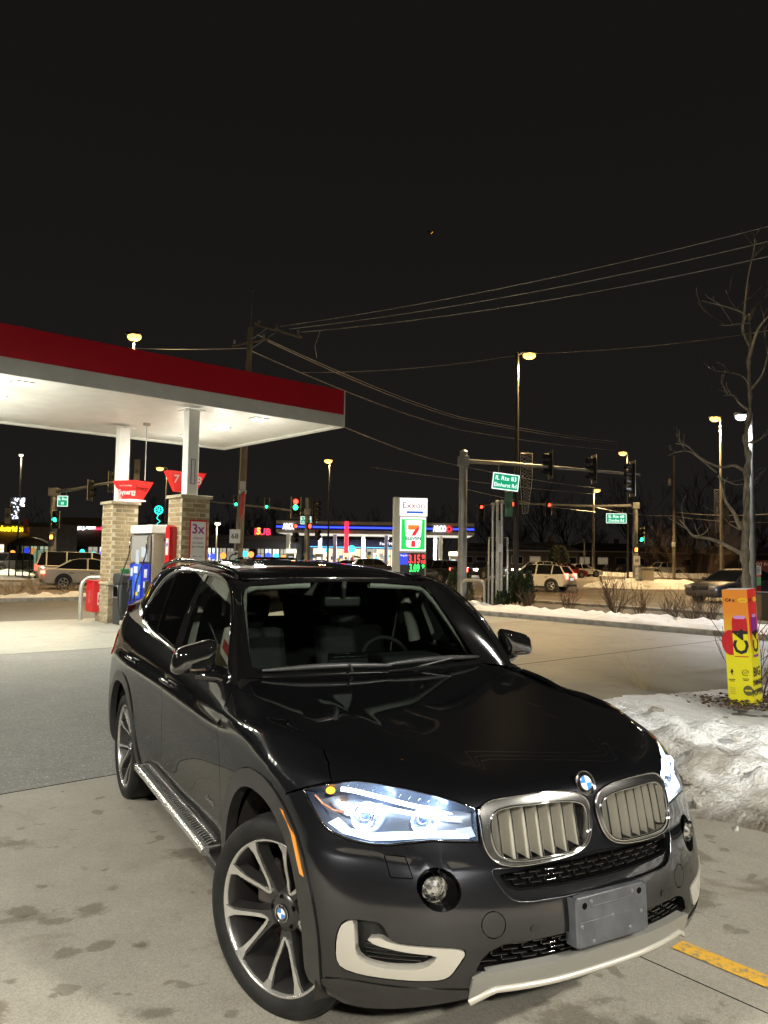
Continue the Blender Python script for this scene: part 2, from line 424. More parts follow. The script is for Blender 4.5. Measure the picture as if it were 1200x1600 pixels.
def body_relief(U, V):
    A = np.abs(U); d = np.zeros_like(A)
    # flank crease through the door handles: an edge with a hollow under it
    on = 1/(1+np.exp(-(A-1.95)/.10))/(1+np.exp((A-5.0)/.10))
    vc = .975 + .035*np.clip((A-2.0)/2.6, 0, 1)
    t = V-vc
    d += on*(.009*np.exp(-np.abs(t)/.022) - .010*np.exp(-((t+.055)/.045)**2))
    # hollow low on the doors
    d -= .016*np.exp(-((V-.47)/.085)**2)/(1+np.exp(-(A-2.15)/.12))/(1+np.exp((A-3.75)/.12))
    # front bumper: crease line below the lamps and the U shaped centre panel
    on = 1/(1+np.exp((A-.98)/.05))
    vb = .715 + .03*np.clip((A-.5)/.5, -1, 1)
    d += on*(A > .0)*.008*np.exp(-np.abs(V-vb)/.022)*np.clip((A-.40)/.15, 0, 1)
    w = .40 + .16*np.clip((V-.55)/.16, 0, 1)**1.3             # half width of the centre panel
    sx = np.clip((w-A)/.045, 0, 1); sy = np.clip((V-.556)/.03, 0, 1)
    sx = sx*sx*(3-2*sx); sy = sy*sy*(3-2*sy)
    return d
BODY = Surf(BODY_U, BV, BODY_P, body_relief)

class Graph:
    """one coordinate as a spline table of the two others; order = which axes (u, v, w) stand for"""
    def __init__(s, us, vs, T, order, sym=False):
        us = list(us); T = np.array(T, float)
        if us[0] > us[-1]: us = us[::-1]; T = T[::-1]
        if sym:
            T = np.concatenate([T[:0:-1], T]); us = [-a for a in us[:0:-1]] + us
        s.us = np.array(us, float); s.vs = np.array(vs, float); s.T = T; s.order = order
    def w(s, U, V):
        _, Wu = nat_spline(s.us, np.zeros(len(s.us)), U); _, Wv = nat_spline(s.vs, np.zeros(len(s.vs)), V)
        return np.einsum('nu,uv,nv->n', Wu, s.T, Wv)
    def at(s, U, V):
        U = np.asarray(U, float); V = np.asarray(V, float); P = np.zeros((len(U), 3))
        P[:, s.order[0]] = U; P[:, s.order[1]] = V; P[:, s.order[2]] = s.w(U, V); return P
    def normal(s, U, V):
        U = np.asarray(U, float); V = np.asarray(V, float); e = 2e-3
        a = s.at(U+e, V)-s.at(U-e, V); b = s.at(U, V+e)-s.at(U, V-e)
        n = np.cross(a, b); return n/np.linalg.norm(n, axis=1)[:, None]

# flank of the cabin on the right hand side: y over (x, z)
CABIN = Graph([-.6, -.9, -1.3, -1.9, -2.5, -2.93, -3.4, -3.72, -3.95], [1.10, 1.30, 1.50, 1.62, 1.70], -np.array([
    [.842, .795, .718, .660, .615], [.868, .812, .733, .676, .632], [.882, .823, .745, .688, .643], [.888, .828, .752, .696, .650],
    [.885, .815, .735, .680, .634], [.880, .796, .710, .652, .606], [.860, .757, .660, .597, .550], [.815, .705, .604, .540, .495], [.75, .65, .55, .49, .45]]), (0, 2, 1))
# windscreen: x over (y, z); roof: z over (x, y)
SCREEN = Graph([0, .3, .5, .65, .75], [1.08, 1.2, 1.4, 1.6, 1.7], [
    [-.68, -.82, -1.045, -1.285, -1.42], [-.69, -.83, -1.055, -1.295, -1.43], [-.715, -.855, -1.08, -1.32, -1.455],
    [-.755, -.895, -1.12, -1.36, -1.50], [-.80, -.94, -1.165, -1.405, -1.54]], (1, 2, 0), sym=True)
_rz = np.array([1.600, 1.662, 1.698, 1.715, 1.704, 1.662, 1.598, 1.54])
ROOF = Height([-1.25, -1.5, -1.9, -2.3, -2.8, -3.3, -3.7, -3.9], [0, .3, .5, .6, .68], np.stack([_rz, _rz-.006, _rz-.022, _rz-.042, _rz-.075], axis=1))
BODY.sgn = -1
# ================================================================ the dark SUV in the foreground
def car_paint(name, base, metal=.8, rough=.36):
    m = mat(name, base, rough, metal, coat=1.0)
    nt = m.node_tree; b = nt.nodes['Principled BSDF']; b.inputs['Coat Roughness'].default_value = .012; b.inputs['Specular Tint'].default_value = (.12, .12, .12, 1)
    tc = nt.nodes.new('ShaderNodeTexCoord'); n = nt.nodes.new('ShaderNodeTexNoise'); n.inputs['Scale'].default_value = 3.2; n.inputs['Detail'].default_value = 6
    r = nt.nodes.new('ShaderNodeMapRange'); r.inputs['To Min'].default_value = rough-.05; r.inputs['To Max'].default_value = rough+.07
    nt.links.new(tc.outputs['Object'], n.inputs['Vector']); nt.links.new(n.outputs['Fac'], r.inputs['Value']); nt.links.new(r.outputs[0], b.inputs['Roughness'])
    r2 = nt.nodes.new('ShaderNodeMapRange'); r2.inputs['From Min'].default_value = .45; r2.inputs['To Min'].default_value = .006; r2.inputs['To Max'].default_value = .05
    nt.links.new(n.outputs['Fac'], r2.inputs['Value']); nt.links.new(r2.outputs[0], b.inputs['Coat Roughness'])
    # winter road film: dusty salt low on the panels, broken up by noise
    sp = nt.nodes.new('ShaderNodeSeparateXYZ'); L = nt.links.new; L(tc.outputs['Object'], sp.inputs[0])
    zr = nt.nodes.new('ShaderNodeMapRange'); zr.inputs['From Min'].default_value = .72; zr.inputs['From Max'].default_value = .28; L(sp.outputs['Z'], zr.inputs['Value'])
    n3 = nt.nodes.new('ShaderNodeTexNoise'); n3.inputs['Scale'].default_value = 7; n3.inputs['Detail'].default_value = 9; n3.inputs['Roughness'].default_value = .72; L(tc.outputs['Object'], n3.inputs['Vector'])
    mu = nt.nodes.new('ShaderNodeMath'); mu.operation = 'MULTIPLY'; L(zr.outputs[0], mu.inputs[0]); L(n3.outputs['Fac'], mu.inputs[1])
    m2 = nt.nodes.new('ShaderNodeMath'); m2.operation = 'MULTIPLY'; m2.inputs[1].default_value = .34; L(mu.outputs[0], m2.inputs[0])
    mx = nt.nodes.new('ShaderNodeMix'); mx.data_type = 'RGBA'; mx.inputs[6].default_value = (*base, 1); mx.inputs[7].default_value = (.16, .145, .125, 1); L(m2.outputs[0], mx.inputs[0]); L(mx.outputs[2], b.inputs['Base Color'])
    cw_ = nt.nodes.new('ShaderNodeMapRange'); cw_.inputs['From Max'].default_value = .6; cw_.inputs['To Min'].default_value = 1.0; cw_.inputs['To Max'].default_value = .55; L(mu.outputs[0], cw_.inputs['Value']); L(cw_.outputs[0], b.inputs['Coat Weight'])
    return m
PAINT = car_paint('graphite_paint', (.028, .029, .034), .9, .29)
GLOSSBLACK = mat('gloss_black', (.006, .006, .006), .06, coat=1.0)
PLASTIC = mat('black_plastic', (.012, .012, .012), .42, noise=.3, nscale=40)
CLAD = mat('dark_cladding', (.020, .0195, .019), .38, noise=.2, nscale=12)
CHROME = mat('chrome', (.80, .80, .80), .07, 1.0)
SATIN = mat('satin_silver', (.50, .475, .42), .36, .5)
FIN = mat('grille_fin_silver', (.52, .49, .42), .42, .12); FRAMEC = mat('satin_chrome', (.74, .73, .70), .20, 1.0)
ALLOY = mat('polished_alloy', (.66, .65, .62), .26, .85, noise=.08, nscale=14)
ALLOYDARK = mat('dark_alloy', (.035, .033, .032), .35, .5, coat=.4)
RUBBER = mat('tyre_rubber', (.010, .0098, .0095), .68, spec=.28, noise=.45, nscale=9, bump=.12, bscale=50)
BLACKHOLE = mat('dark_lining', (.005, .0048, .0045), .9, spec=0.0)
LINER = mat('wheel_liner', (.018, .014, .012), .8, noise=.5, nscale=8, bump=.4, bscale=20)
AMBER = mat('amber_reflector', (.75, .25, .02), .25, coat=1.0)
WGLASS = glass('windscreen_glass', (.64, .71, .67), 1.5)
TGLASS = glass('tinted_glass', (.035, .037, .04), 1.5)
FGLASS = glass('front_side_glass', (.60, .64, .60), 1.5)
LENS = glass('lamp_lens', (.93, .95, .97), 1.45)
LEATHER = mat('dark_leather', (.015, .0155, .0165), .7, spec=.15, noise=.2, nscale=30)
LINING = mat('grey_headlining', (.42, .41, .37), .9)
BLUE = mat('badge_blue', (.02, .18, .55), .25, coat=1.0); WHITE = mat('badge_white', (.8, .8, .8), .25, coat=1.0)

CAR = thing('parked_suv', 'dark graphite SUV with its headlights on, parked in the foreground', 'car', (.3665, 3.510, 0), -1.06905809)
def P_(u, v, off=0.0):
    p = BODY.at([u], [v])[0]; n = BODY.normal([u], [v])[0]*-1
    return Vector(p+n*off), Vector(n)
def mir(poly): return [(-u, v) for u, v in poly]

ARC, ARV = 1.49, .36
def arch(rx, ry, a0, a1, n=26, cu=ARC, e=2.4):
    out = []
    for i in range(n+1):
        t = R(a0+(a1-a0)*i/n); c, s_ = math.cos(t), math.sin(t)
        out.append((cu - math.copysign(abs(c)**(2/e), c)*rx, ARV + math.copysign(abs(s_)**(2/e), s_)*ry))
    return out
# --- outlines in (u, v) of the body: u metres round from the front centre, v about the height
KID_O = [(.448,.866),(.446,.890),(.427,.913),(.351,.937),(.215,.949),(.105,.940),(.052,.922),(.021,.893),(.015,.85),(.024,.800),(.048,.760),(.10,.736),(.18,.726),(.289,.721),(.373,.724),(.420,.742),(.443,.777),(.449,.826)]
KID_I = [(.412,.861),(.397,.884),(.361,.899),(.253,.907),(.143,.906),(.075,.895),(.042,.876),(.034,.842),(.039,.800),(.058,.767),(.095,.746),(.168,.738),(.261,.735),(.355,.738),(.390,.749),(.412,.779),(.418,.819)]
LAMP = [(1.089,.897),(1.035,.912),(.985,.924),(.935,.935),(.892,.945),(.828,.958),(.750,.963),(.652,.962),(.566,.949),(.512,.932),(.450,.903),(.455,.862),(.460,.795),(.543,.797),(.612,.799),(.691,.789),(.745,.779),(.801,.776),(.872,.781),(.946,.795),(.988,.815),(1.036,.852)]
MESH_HALF = [(0,.713),(.24,.709),(.398,.694),(.378,.664),(.345,.653),(.13,.650),(0,.650)]
INT_HALF = [(0,.497),(.19,.496),(.416,.487),(.460,.471),(.488,.446),(.503,.412),(.43,.408),(.334,.411),(0,.418)]
def both_sides(h): return h + [(-u, v) for u, v in h[-2:0:-1]]
MESH = both_sides(MESH_HALF); INT = both_sides(INT_HALF)
def circ(u, v, r, n=28, ry=None): return [(u+r*math.cos(2*math.pi*i/n), v+(ry or r)*math.sin(2*math.pi*i/n)) for i in range(n)]
FOG = (.612, .660, .067, .062)
USIL = [(.880,.5475),(.899,.544),(.922,.526),(.937,.485),(.941,.422),(.924,.394),(.861,.386),(.777,.385),(.675,.385),(.611,.389),(.586,.403),(.563,.439),(.541,.473),(.568,.484),(.655,.4885),(.739,.490),(.780,.496),(.805,.507),(.846,.500),(.822,.483),(.739,.471),(.629,.466),(.646,.440),(.679,.421),(.779,.414),(.848,.422),(.878,.445),(.880,.496)]
UHOLE = [(.899,.5475),(.924,.528),(.941,.485),(.945,.421),(.926,.390),(.861,.382),(.675,.381),(.609,.385),(.582,.400),(.536,.475),(.568,.4875),(.655,.492),(.739,.494),(.776,.500),(.798,.551),(.84,.5515)]
def chaikin(P, c=.22):
    out = []
    for i in range(len(P)):
        a, b = P[i], P[(i+1) % len(P)]; out += [(a[0]+(b[0]-a[0])*c, a[1]+(b[1]-a[1])*c), (b[0]+(a[0]-b[0])*c, b[1]+(a[1]-b[1])*c)]
    return out
USIL = chaikin(USIL); UHOLE = chaikin(UHOLE)
WASH = [(.765,.751),(.702,.750),(.689,.690),(.756,.688)]
TOW = circ(.447, .552, .040, 24)
NOSE_R = [(0,.931),(.05,.936),(.105,.944),(.215,.953),(.351,.941),(.428,.917),(.447,.899)]
LAMP_LOW = [LAMP[i] for i in (0, 21, 20, 19, 18, 17, 16, 15, 14, 13, 12, 11, 10)]         # tip -> along the lower edge -> inner top
# front bumper
_ao = arch(.485, .525, 0, 90)                                   # u grows towards the door on the other quadrant
front_arc = [p for p in arch(.485, .525, -12, 62) if True]       # from low front up to the cut
bump_r = [(0,.325),(.48,.325),(.512,.315),(.9,.236),(1.03,.245)] + front_arc + [(1.20,.866),(1.089,.897)] + LAMP_LOW[1:] + NOSE_R[::-1][:-1]
def loop_both(h): return h + [(-u, v) for u, v in h[::-1] if abs(u) > 1e-6]
bump = loop_both([(0,.325)] + bump_r[1:] + [(0,.931)])
holes = []
for q in (KID_O, FOG, UHOLE, WASH, TOW):
    if q is FOG: holes += [(circ(*FOG[:3], 28, FOG[3]), False), (circ(-FOG[0], *FOG[1:3], 28, FOG[3]), False)]
    elif q is KID_O: holes += [(q, True), (mir(q), True)]
    else: holes += [(q, False), (mir(q), False)]
UPAN = both_sides([(0,.609),(.18,.610),(.30,.611),(.345,.614),(.374,.624),(.398,.648),(.418,.680),(.430,.704),(.425,.716),(.36,.7165),(.18,.7185),(.05,.724),(0,.726)])
holes += [(UPAN, False), (INT, False)]
front_bumper = panel('front_bumper', BODY, bump, PAINT, CAR, holes, res=.020, thick=.03, gap=.0022)
panel('washer_cover', BODY, WASH, PAINT, front_bumper, res=.02, both=True, gap=.001)
panel('tow_cover', BODY, TOW, PAINT, front_bumper, res=.02, both=True, gap=.001)
# valance: the unpainted lip along the bottom
val = [(.50,.322),(.512,.313),(.9,.233),(1.035,.243),(1.03,.29),(.985,.335),(.93,.356),(.86,.364),(.65,.360),(.515,.350)]
panel('lower_lip', BODY, val, PAINT, front_bumper, res=.02, off=.004, thick=.008, both=True)
# skid plate
skid = both_sides([(0,.424),(.334,.416),(.426,.412),(.485,.407),(.515,.392),(.517,.350),(.512,.306),(.485,.335),(.45,.352),(0,.352)])
panel('skid_plate', BODY, skid, mat('skid_grey', (.24, .235, .215), .42, .4), front_bumper, res=.022, off=.012, thick=.03, gap=0)
_sk = MB(); _sk.tube([P_(u, .352 - .040*max(0, (abs(u)-.44)/.07), .014)[0] for u in np.linspace(-.51, .51, 40)], .011, 8)
_sk.build('skid_edge', SATIN, front_bumper)
# grilles: dark well and staggered bars
def well(name, poly, depth, parent, m=BLACKHOLE, **k):
    return panel(name, BODY, poly, m, parent, off=-depth, gap=-.004, thick=-(depth-.002), res=.03, **k)
def bars(name, poly, rows, vs, seg, parent, depth=.018, r=.0035):
    b = MB(); X = np.array(poly)
    for k, v in enumerate(vs):
        us = np.arange(-1.0, 1.0, seg) + (k % 2)*seg/2
        for u in us:
            pts = np.stack([np.linspace(u+.006, u+seg*.80, 4), np.full(4, v)], 1)
            if not inside(X, pts).all(): continue
            P = BODY.at(pts[:, 0], pts[:, 1]); N = -BODY.normal(pts[:, 0], pts[:, 1])
            b.tube([Vector(p) for p in (P-N*depth)], r, 5)
            e = pts[-1]; q = np.array([[e[0], v], [e[0], v+(vs[1]-vs[0])*.95]])
            if inside(X, q).all():
                Pq = BODY.at(q[:, 0], q[:, 1]) + BODY.normal(q[:, 0], q[:, 1])*(depth+.004); b.tube([Vector(p) for p in Pq], r*.8, 5)
    return b.build(name, GLOSSBLACK, parent)
panel('centre_panel', BODY, UPAN, PAINT, front_bumper, [(MESH, False)], res=.02, off=-.009, thick=.02, gap=.0012)
t = MB(); t.tube([P_(u, v, .0005)[0] for u, v in [(p[0]*1.006, p[1]-.001) for p in UPAN[9::-1]] + [(-p[0]*1.006, p[1]-.001) for p in UPAN[1:10]]], .0035, 6); t.build('centre_crease', PAINT, front_bumper)
gm = well('upper_intake', MESH, .05, front_bumper); bars('upper_grille_bars', MESH, 3, [.664, .680, .696], .062, front_bumper)
gi = well('lower_intake', INT, .06, front_bumper); bars('lower_grille_bars', INT, 5, [.428, .445, .462, .479], .075, front_bumper, .022)
# side intakes with the silver bracket
for sgn_ in (1, -1):
    hole = UHOLE if sgn_ > 0 else mir(UHOLE); u_ = USIL if sgn_ > 0 else mir(USIL)
    well('side_intake', hole, .055, front_bumper, PLASTIC)
    panel('silver_bracket', BODY, u_, SATIN, front_bumper, res=.018, off=.003, thick=.035, gap=0)
    b = MB(); X = np.array([(.85,.43),(.87,.50),(.79,.49),(.655,.462),(.65,.45),(.69,.425),(.78,.418)])*np.array([sgn_, 1])
    for v in (.432, .446, .460, .474):
        us = [u for u in np.linspace(.60, .90, 60)*sgn_ if inside(X, np.array([[u, v]]))[0]]
        if len(us) > 2: b.tube([P_(u, v, -.03)[0] for u in us], .0035, 5)
    b.build('intake_slats', GLOSSBLACK, front_bumper)
    # fog lamp in its round recess
    fu, fv = FOG[0]*sgn_, FOG[1]
    well('fog_recess', circ(fu, fv, FOG[2], 28, FOG[3]), .055, front_bumper, GLOSSBLACK)
    c, n = P_(.632*sgn_, .670, -.030); d = (n+Vector((.9, 0, .1))).normalized()
    t = MB(); M = frame(c, Vector((0, 1, 0)).cross(d).cross(d)*-1 if False else d.cross(Vector((0, 0, 1))), (0, 0, 1))
    fl = MB(); fl.lathe([(.043, -.03), (.045, .004), (.041, .008), (.039, .002)], 28); fl.v = [tuple(M @ Vector(v)) for v in fl.v]
    f0 = fl.build('fog_lamp', CHROME, CAR)
    r_ = MB(); r_.lathe([(.0, -.034), (.012, -.032), (.026, -.022), (.039, .0)], 9, smooth=False); r_.box((0, .006, -.004), (.072, .005, .014)); r_.box((0, -.012, -.010), (.014, .026, .012)); r_.v = [tuple(M @ Vector(v)) for v in r_.v]
    r_.build('fog_reflector', mat('fog_chrome', (.80, .80, .77), .16, .95), f0)
    g_ = MB(); g_.lathe([(.0, .010), (.02, .009), (.040, .003)], 28); g_.v = [tuple(M @ Vector(v)) for v in g_.v]; g_.build('fog_lens', glass('fog_glass', (.95, .95, .95), 1.22), f0)
    # parking sensor
    c, n = P_(.305*sgn_, .527, .001); s_ = MB(); s_.cyl(c-n*.01, c+n*.002, .012, n=16); s_.build('parking_sensor', PAINT, front_bumper)
    # amber side marker on the edge of the wheel arch
    mk = [(1.235,.815),(1.212,.812),(1.150,.752),(1.088,.640),(1.066,.637),(1.125,.748)]
    panel('side_marker', BODY, mk if sgn_ > 0 else mir(mk), AMBER, CAR, res=.02, off=.010, thick=.012, gap=0)

# number plate holder, empty
ph = thing('plate_holder', None, None); del_keys = None
ph.parent = CAR
_c, _n = P_(0, .535, .02); MPL = frame((_c.x+.012, 0, .533), (0, 1, 0), (-.06, 0, 1))
b = MB(); b.cbox((0, 0, -.018), (.312, .165, .028), .006); b.cbox((0, .045, -.003), (.19, .006, .004), .0015); b.cbox((0, .0, -.004), (.30, .003, .003), .001)
for sx in (-1, 1): b.box((sx*.16, 0, -.03), (.012, .15, .05))
b.v = [tuple(MPL @ Vector(v)) for v in b.v]; b.build('plate_backing', mat('plate_plastic', (.055, .058, .066), .42, noise=.2, nscale=16), ph)
b = MB()
for x, y in ((-.125, .052), (.130, .056)): b = MB(); b.cyl((x, y, -.008), (x, y, -.0035), .011, n=14); b.v = [tuple(MPL @ Vector(v)) for v in b.v]; b.build('screw_hole', BLACKHOLE, ph)
for x, y in ((-.095, .062), (.095, .062), (-.14, -.012), (.135, -.012), (-.09, -.066), (.08, -.055), (0, 0)):
    b = MB(); b.lathe([(.0065, -.006), (.0065, -.0025), (.003, -.0015), (.0, -.0035)], 10, c=(x, y, 0)); b.v = [tuple(MPL @ Vector(v)) for v in b.v]; b.build('screw_boss', mat('plate_screw', (.13, .135, .15), .4, .3), ph)

# kidneys
for sgn_ in (1, -1):
    o_, i_ = (KID_O, KID_I) if sgn_ > 0 else (mir(KID_O), mir(KID_I))
    def bulge(P, V, i=np.array(i_), o=np.array(o_)):
        return P
    k = panel('kidney_grille', BODY, o_, FRAMEC, CAR, [(i_, True)], off=.009, thick=.04, res=.016, gap=.001, smooth=True)
    L = smooth_loop(i_, .012); b = MB(); b.tube([P_(u, v, .011)[0] for u, v in L], .0045, 6, closed=True)
    L2 = smooth_loop(o_, .012); b.tube([P_(u, v, .009)[0] for u, v in L2], .004, 6, closed=True); b.build('kidney_bead', CHROME, k)
    well('kidney_well', i_, .085, k, mat('grille_backing', (.02, .02, .02), .6))  # plain dark backing behind the fins
    X = np.array(smooth_loop(i_, .01))
    for u in np.linspace(.385, .078, 7):
        vs = np.linspace(.70, .94, 121); ok = inside(X, np.stack([np.full(121, u*sgn_), vs], 1)); vv = vs[ok]
        vv = np.linspace(vv[0], vv[-1], 10); fr = [P_(u*sgn_, v, -.004)[0] for v in vv]
        f = MB(); verts = []; w = .0032
        for p in fr:
            for dx, dy in ((0, -w*.7), (0, w*.7), (-.012, w), (-.075, w*.8), (-.075, -w*.8), (-.012, -w)): verts.append(p+Vector((dx, dy, 0)))
        f.add(verts, [(6*i+k_, 6*i+(k_+1) % 6, 6*i+6+(k_+1) % 6, 6*i+6+k_) for i in range(9) for k_ in range(6)] + [(5, 4, 3, 2, 1, 0), tuple(range(54, 60))])
        f.build('grille_fin', FIN, k)
        e = MB(); e.tube([p+Vector((.001, 0, 0)) for p in fr], .0036, 5); e.build('fin_edge', CHROME, k)

def roundel(parent, M, r):
    b = MB(); b.lathe([(0, .002), (r*.95, .002), (r, 0), (r, -.006)], 32); b.v = [tuple(M @ Vector(v)) for v in b.v]; b.build('badge_ring', GLOSSBLACK, parent)
    b = MB(); b.lathe([(r*.93, .002), (r*.97, .0045), (r*1.01, .002)], 32); b.lathe([(r*.56, .002), (r*.60, .004), (r*.64, .002)], 32); b.v = [tuple(M @ Vector(v)) for v in b.v]; b.build('badge_rim', CHROME, parent)
    for q in range(4):
        pts = [(0, 0)] + [(r*.57*math.cos(R(q*90+i*15)), r*.57*math.sin(R(q*90+i*15))) for i in range(7)]
        b = MB(); b.prism(pts, .003, M @ Matrix.Translation((0, 0, .001))); b.build('badge_quarter', BLUE if q in (1, 3) else WHITE, parent)
    for ch, a in (('B', 130), ('M', 90), ('W', 50)):
        Mt = M @ Matrix.Translation((r*.78*math.cos(R(a)), r*.78*math.sin(R(a)), .002)) @ Matrix.Rotation(R(a-90), 4, 'Z')
        text('badge_letter', ch, r*.42, Mt, CHROME, parent, .0006)

# bonnet: nose part of the wrap surface and the upper sheet, one mesh
SHUT = [(.938,.936),(.946,1.0),(.995,1.034),(1.10,1.050),(1.30,1.062),(1.48,1.0695)]
LAMP_TOP = [(.512,.934),(.566,.951),(.652,.964),(.750,.965),(.828,.960),(.892,.947)]
hb = NOSE_R[:-1] + [(.449,.905)] + LAMP_TOP + SHUT + [(1.48,1.07)]
hood_low = loop_both(hb + [(0, 1.07)])
def hood_n(V, P, N):
    t = np.clip((V[:, 1]-.985)/.085, 0, 1); t = (t*t*(3-2*t))[:, None]; H = HOOD.normal(P[:, 0], P[:, 1]); n = N*(1-t)+H*t
    return n/np.linalg.norm(n, axis=1)[:, None]
def hood_fit(P, V):
    t = np.clip((V[:, 1]-1.03)/.04, 0, 1); P = P.copy(); P[:, 2] = P[:, 2]*(1-t)+HOOD.h(P[:, 0], P[:, 1])*t; return P
hood = panel('hood', BODY, hood_low, PAINT, CAR, res=.03, gap=0, nfix=hood_n, warp=hood_fit, thick=.012)
edge = [tuple(BODY.at([u], [1.07])[0][:2]) for u in np.linspace(0, 1.83, 50)]
tail = [(-.50,-.818),(-.60,-.815),(-.67,-.80),(-.735,-.75),(-.775,-.65),(-.80,-.45),(-.815,-.2),(-.82,0)]
poly = edge + tail; poly = poly + [(x, -y) for x, y in poly[::-1][1:-1]]
panel('hood_skin', HOOD, poly, PAINT, hood, res=.04, gap=0, thick=.014)
_h = HOOD.at([.745], [0])[0]; cB, nB = P_(0, .966, .003)
roundel(hood, frame(cB+nB*.003, (0, 1, 0), (-.45, 0, 1)), .043)

# wings, doors, quarters
cut = [(1.089,.899),(1.20,.868)]
rear_arc = arch(.487, .527, 60, 186)
fender = [(1.089,.899),(1.035,.914),(.985,.926),(.941,.937)] + [(u+.004, v-.001) for u, v in SHUT[1:]] + [(1.70,1.0695),(1.90,1.0695),(2.10,1.0695),(2.121,1.056),(2.071,1.023),(2.059,.966),(2.03,.863),(2.008,.684),(2.012,.50),(2.03,.30)] + rear_arc[::-1] + [(1.20,.868)]
panel('front_wing', BODY, fender, PAINT, CAR, res=.03, gap=.0022, both=True, thick=.02)
DCUT = [(3.175,1.0695),(3.168,.979),(3.165,.85),(3.20,.72),(3.225,.545),(3.225,.305)]
fd = [(2.03,.305),(2.012,.50),(2.008,.684),(2.03,.863),(2.059,.966),(2.071,1.023),(2.121,1.056),(2.12,1.0695)] + [(u, 1.0695) for u in (2.4, 2.7, 3.0)] + DCUT
door_f = panel('front_door', BODY, fd, PAINT, CAR, res=.03, gap=.0022, both=True, thick=.03)
RC = 4.413
ra = arch(.485, .525, -6, 180, 40, RC)
rd = DCUT[::-1] + [(u, 1.0695) for u in (3.5, 3.8, 4.1)] + [(4.28,1.0695),(4.27,.98),(4.20,.888)]
k0 = [i for i, p in enumerate(ra) if p[0] < 4.19]
rd = DCUT[::-1] + [(3.5,1.0695),(3.8,1.0695),(4.1,1.0695),(4.28,1.0695),(4.27,.98),(4.20,.90)] + [ra[i] for i in k0][::-1] + [(3.90,.305)]
door_r = panel('rear_door', BODY, rd, PAINT, CAR, res=.03, gap=.0022, both=True, thick=.03)
qp = [(4.20,.90),(4.27,.98),(4.28,1.0695),(4.6,1.0695),(5.0,1.0695),(5.28,1.0695),(5.28,.26)] + arch(.485, .525, 60, 186, 24, RC)[::-1]
quarter = panel('rear_quarter', BODY, qp, PAINT, CAR, res=.035, gap=.0022, both=True, thick=.03)
tg_ = [(5.285,.26),(5.285,1.0695)] + [(u, 1.0695) for u in (5.6, 5.95)] + [(6.249,1.0695),(6.249,.26)]
tail_lamp = [(5.05,.93),(5.05,1.02),(5.3,1.04),(5.72,1.02),(5.72,.93)]
panel('tailgate_half', BODY, tg_, PAINT, CAR, res=.05, gap=0, both=True)
panel('tail_lamp', BODY, tail_lamp, mat('red_lens', (.25, .005, .005), .1, coat=1.0), CAR, res=.05, off=.008, thick=.012, both=True)
panel('sill', BODY, [(2.03,.21),(2.03,.30),(3.90,.30),(3.90,.21)], CLAD, CAR, res=.05, off=-.004, both=True)
# wheel arch cladding
for cu in (ARC, RC):
    o_ = arch(.486, .526, -10, 190, 44, cu); i_ = arch(.408, .458, -10, 190, 40, cu)
    panel('arch_cladding', BODY, o_ + i_[::-1], CLAD, CAR, res=.03, off=.007, thick=.045, gap=0, both=True)
# door badge and handles
for sy in (1, -1):
    for (u, nm) in ((3.06, door_f), (4.09, door_r)):
        P0 = [P_(uu, .985+.008*(uu > 3.5), .026)[0] for uu in np.linspace(u-.11, u+.11, 7)]
        h = MB(); h.tube([P_(u-.125, .985, .0)[0]]+P0+[P_(u+.125, .987, .0)[0]], [.010]+[.013]*7+[.010], 8)
        if sy < 0: h.v = [(x, -y, z) for x, y, z in h.v]; h.f = [f[::-1] for f in h.f]
        h.build('door_handle', PAINT, nm[0] if sy > 0 else nm[1])
c, n = P_(2.19, .588, .003)
text('door_badge', 'xDrive35i', .034, frame(c, P_(2.08, .588)[0]-P_(2.30, .588)[0], (0, 0, 1)), CHROME, door_f[0], .001, shear=.15, sx=1.15)

# --- cabin
WIN_F = [(-.800,1.185),(-.90,1.325),(-1.034,1.450),(-1.18,1.545),(-1.36,1.596),(-1.55,1.613),(-1.712,1.618),(-1.690,1.45),(-1.66,1.30),(-1.63,1.175)]
WIN_R = [(-1.79,1.185),(-1.805,1.38),(-1.79,1.53),(-1.785,1.620),(-2.12,1.627),(-2.49,1.612),(-2.45,1.50),(-2.41,1.36),(-2.32,1.222)]
WIN_Q = [(-2.36,1.226),(-2.44,1.38),(-2.555,1.604),(-2.80,1.553),(-2.96,1.45),(-3.01,1.36),(-2.99,1.29),(-2.86,1.252)]
SIDE = [(-.70,1.118),(-.80,1.245),(-.93,1.385),(-1.08,1.495),(-1.25,1.575),(-1.47,1.622),(-1.80,1.640),(-2.45,1.640),(-2.90,1.615),(-3.3,1.57),(-3.7,1.505),(-3.86,1.47),(-3.90,1.34),(-3.72,1.322),(-3.4,1.278),(-2.93,1.236),(-2.5,1.20),(-1.9,1.166),(-1.3,1.142)]
CABIN.sgn = 1
side = panel('cabin_side', CABIN, SIDE, GLOSSBLACK, CAR, [(WIN_F, False), (WIN_R, False), (WIN_Q, False)], res=.05, gap=0, both=True, thick=.03)
for nm, w, g in (('front_side_window', WIN_F, FGLASS), ('rear_side_window', WIN_R, TGLASS), ('quarter_window', WIN_Q, TGLASS)):
    panel(nm, CABIN, w, g, CAR, res=.06, off=-.006, flange=False, gap=-.004, both=True)
def cab(x, z, off=.004): 
    p = CABIN.at([x], [z])[0]; n = CABIN.normal([x], [z])[0]; return Vector(p+n*off)
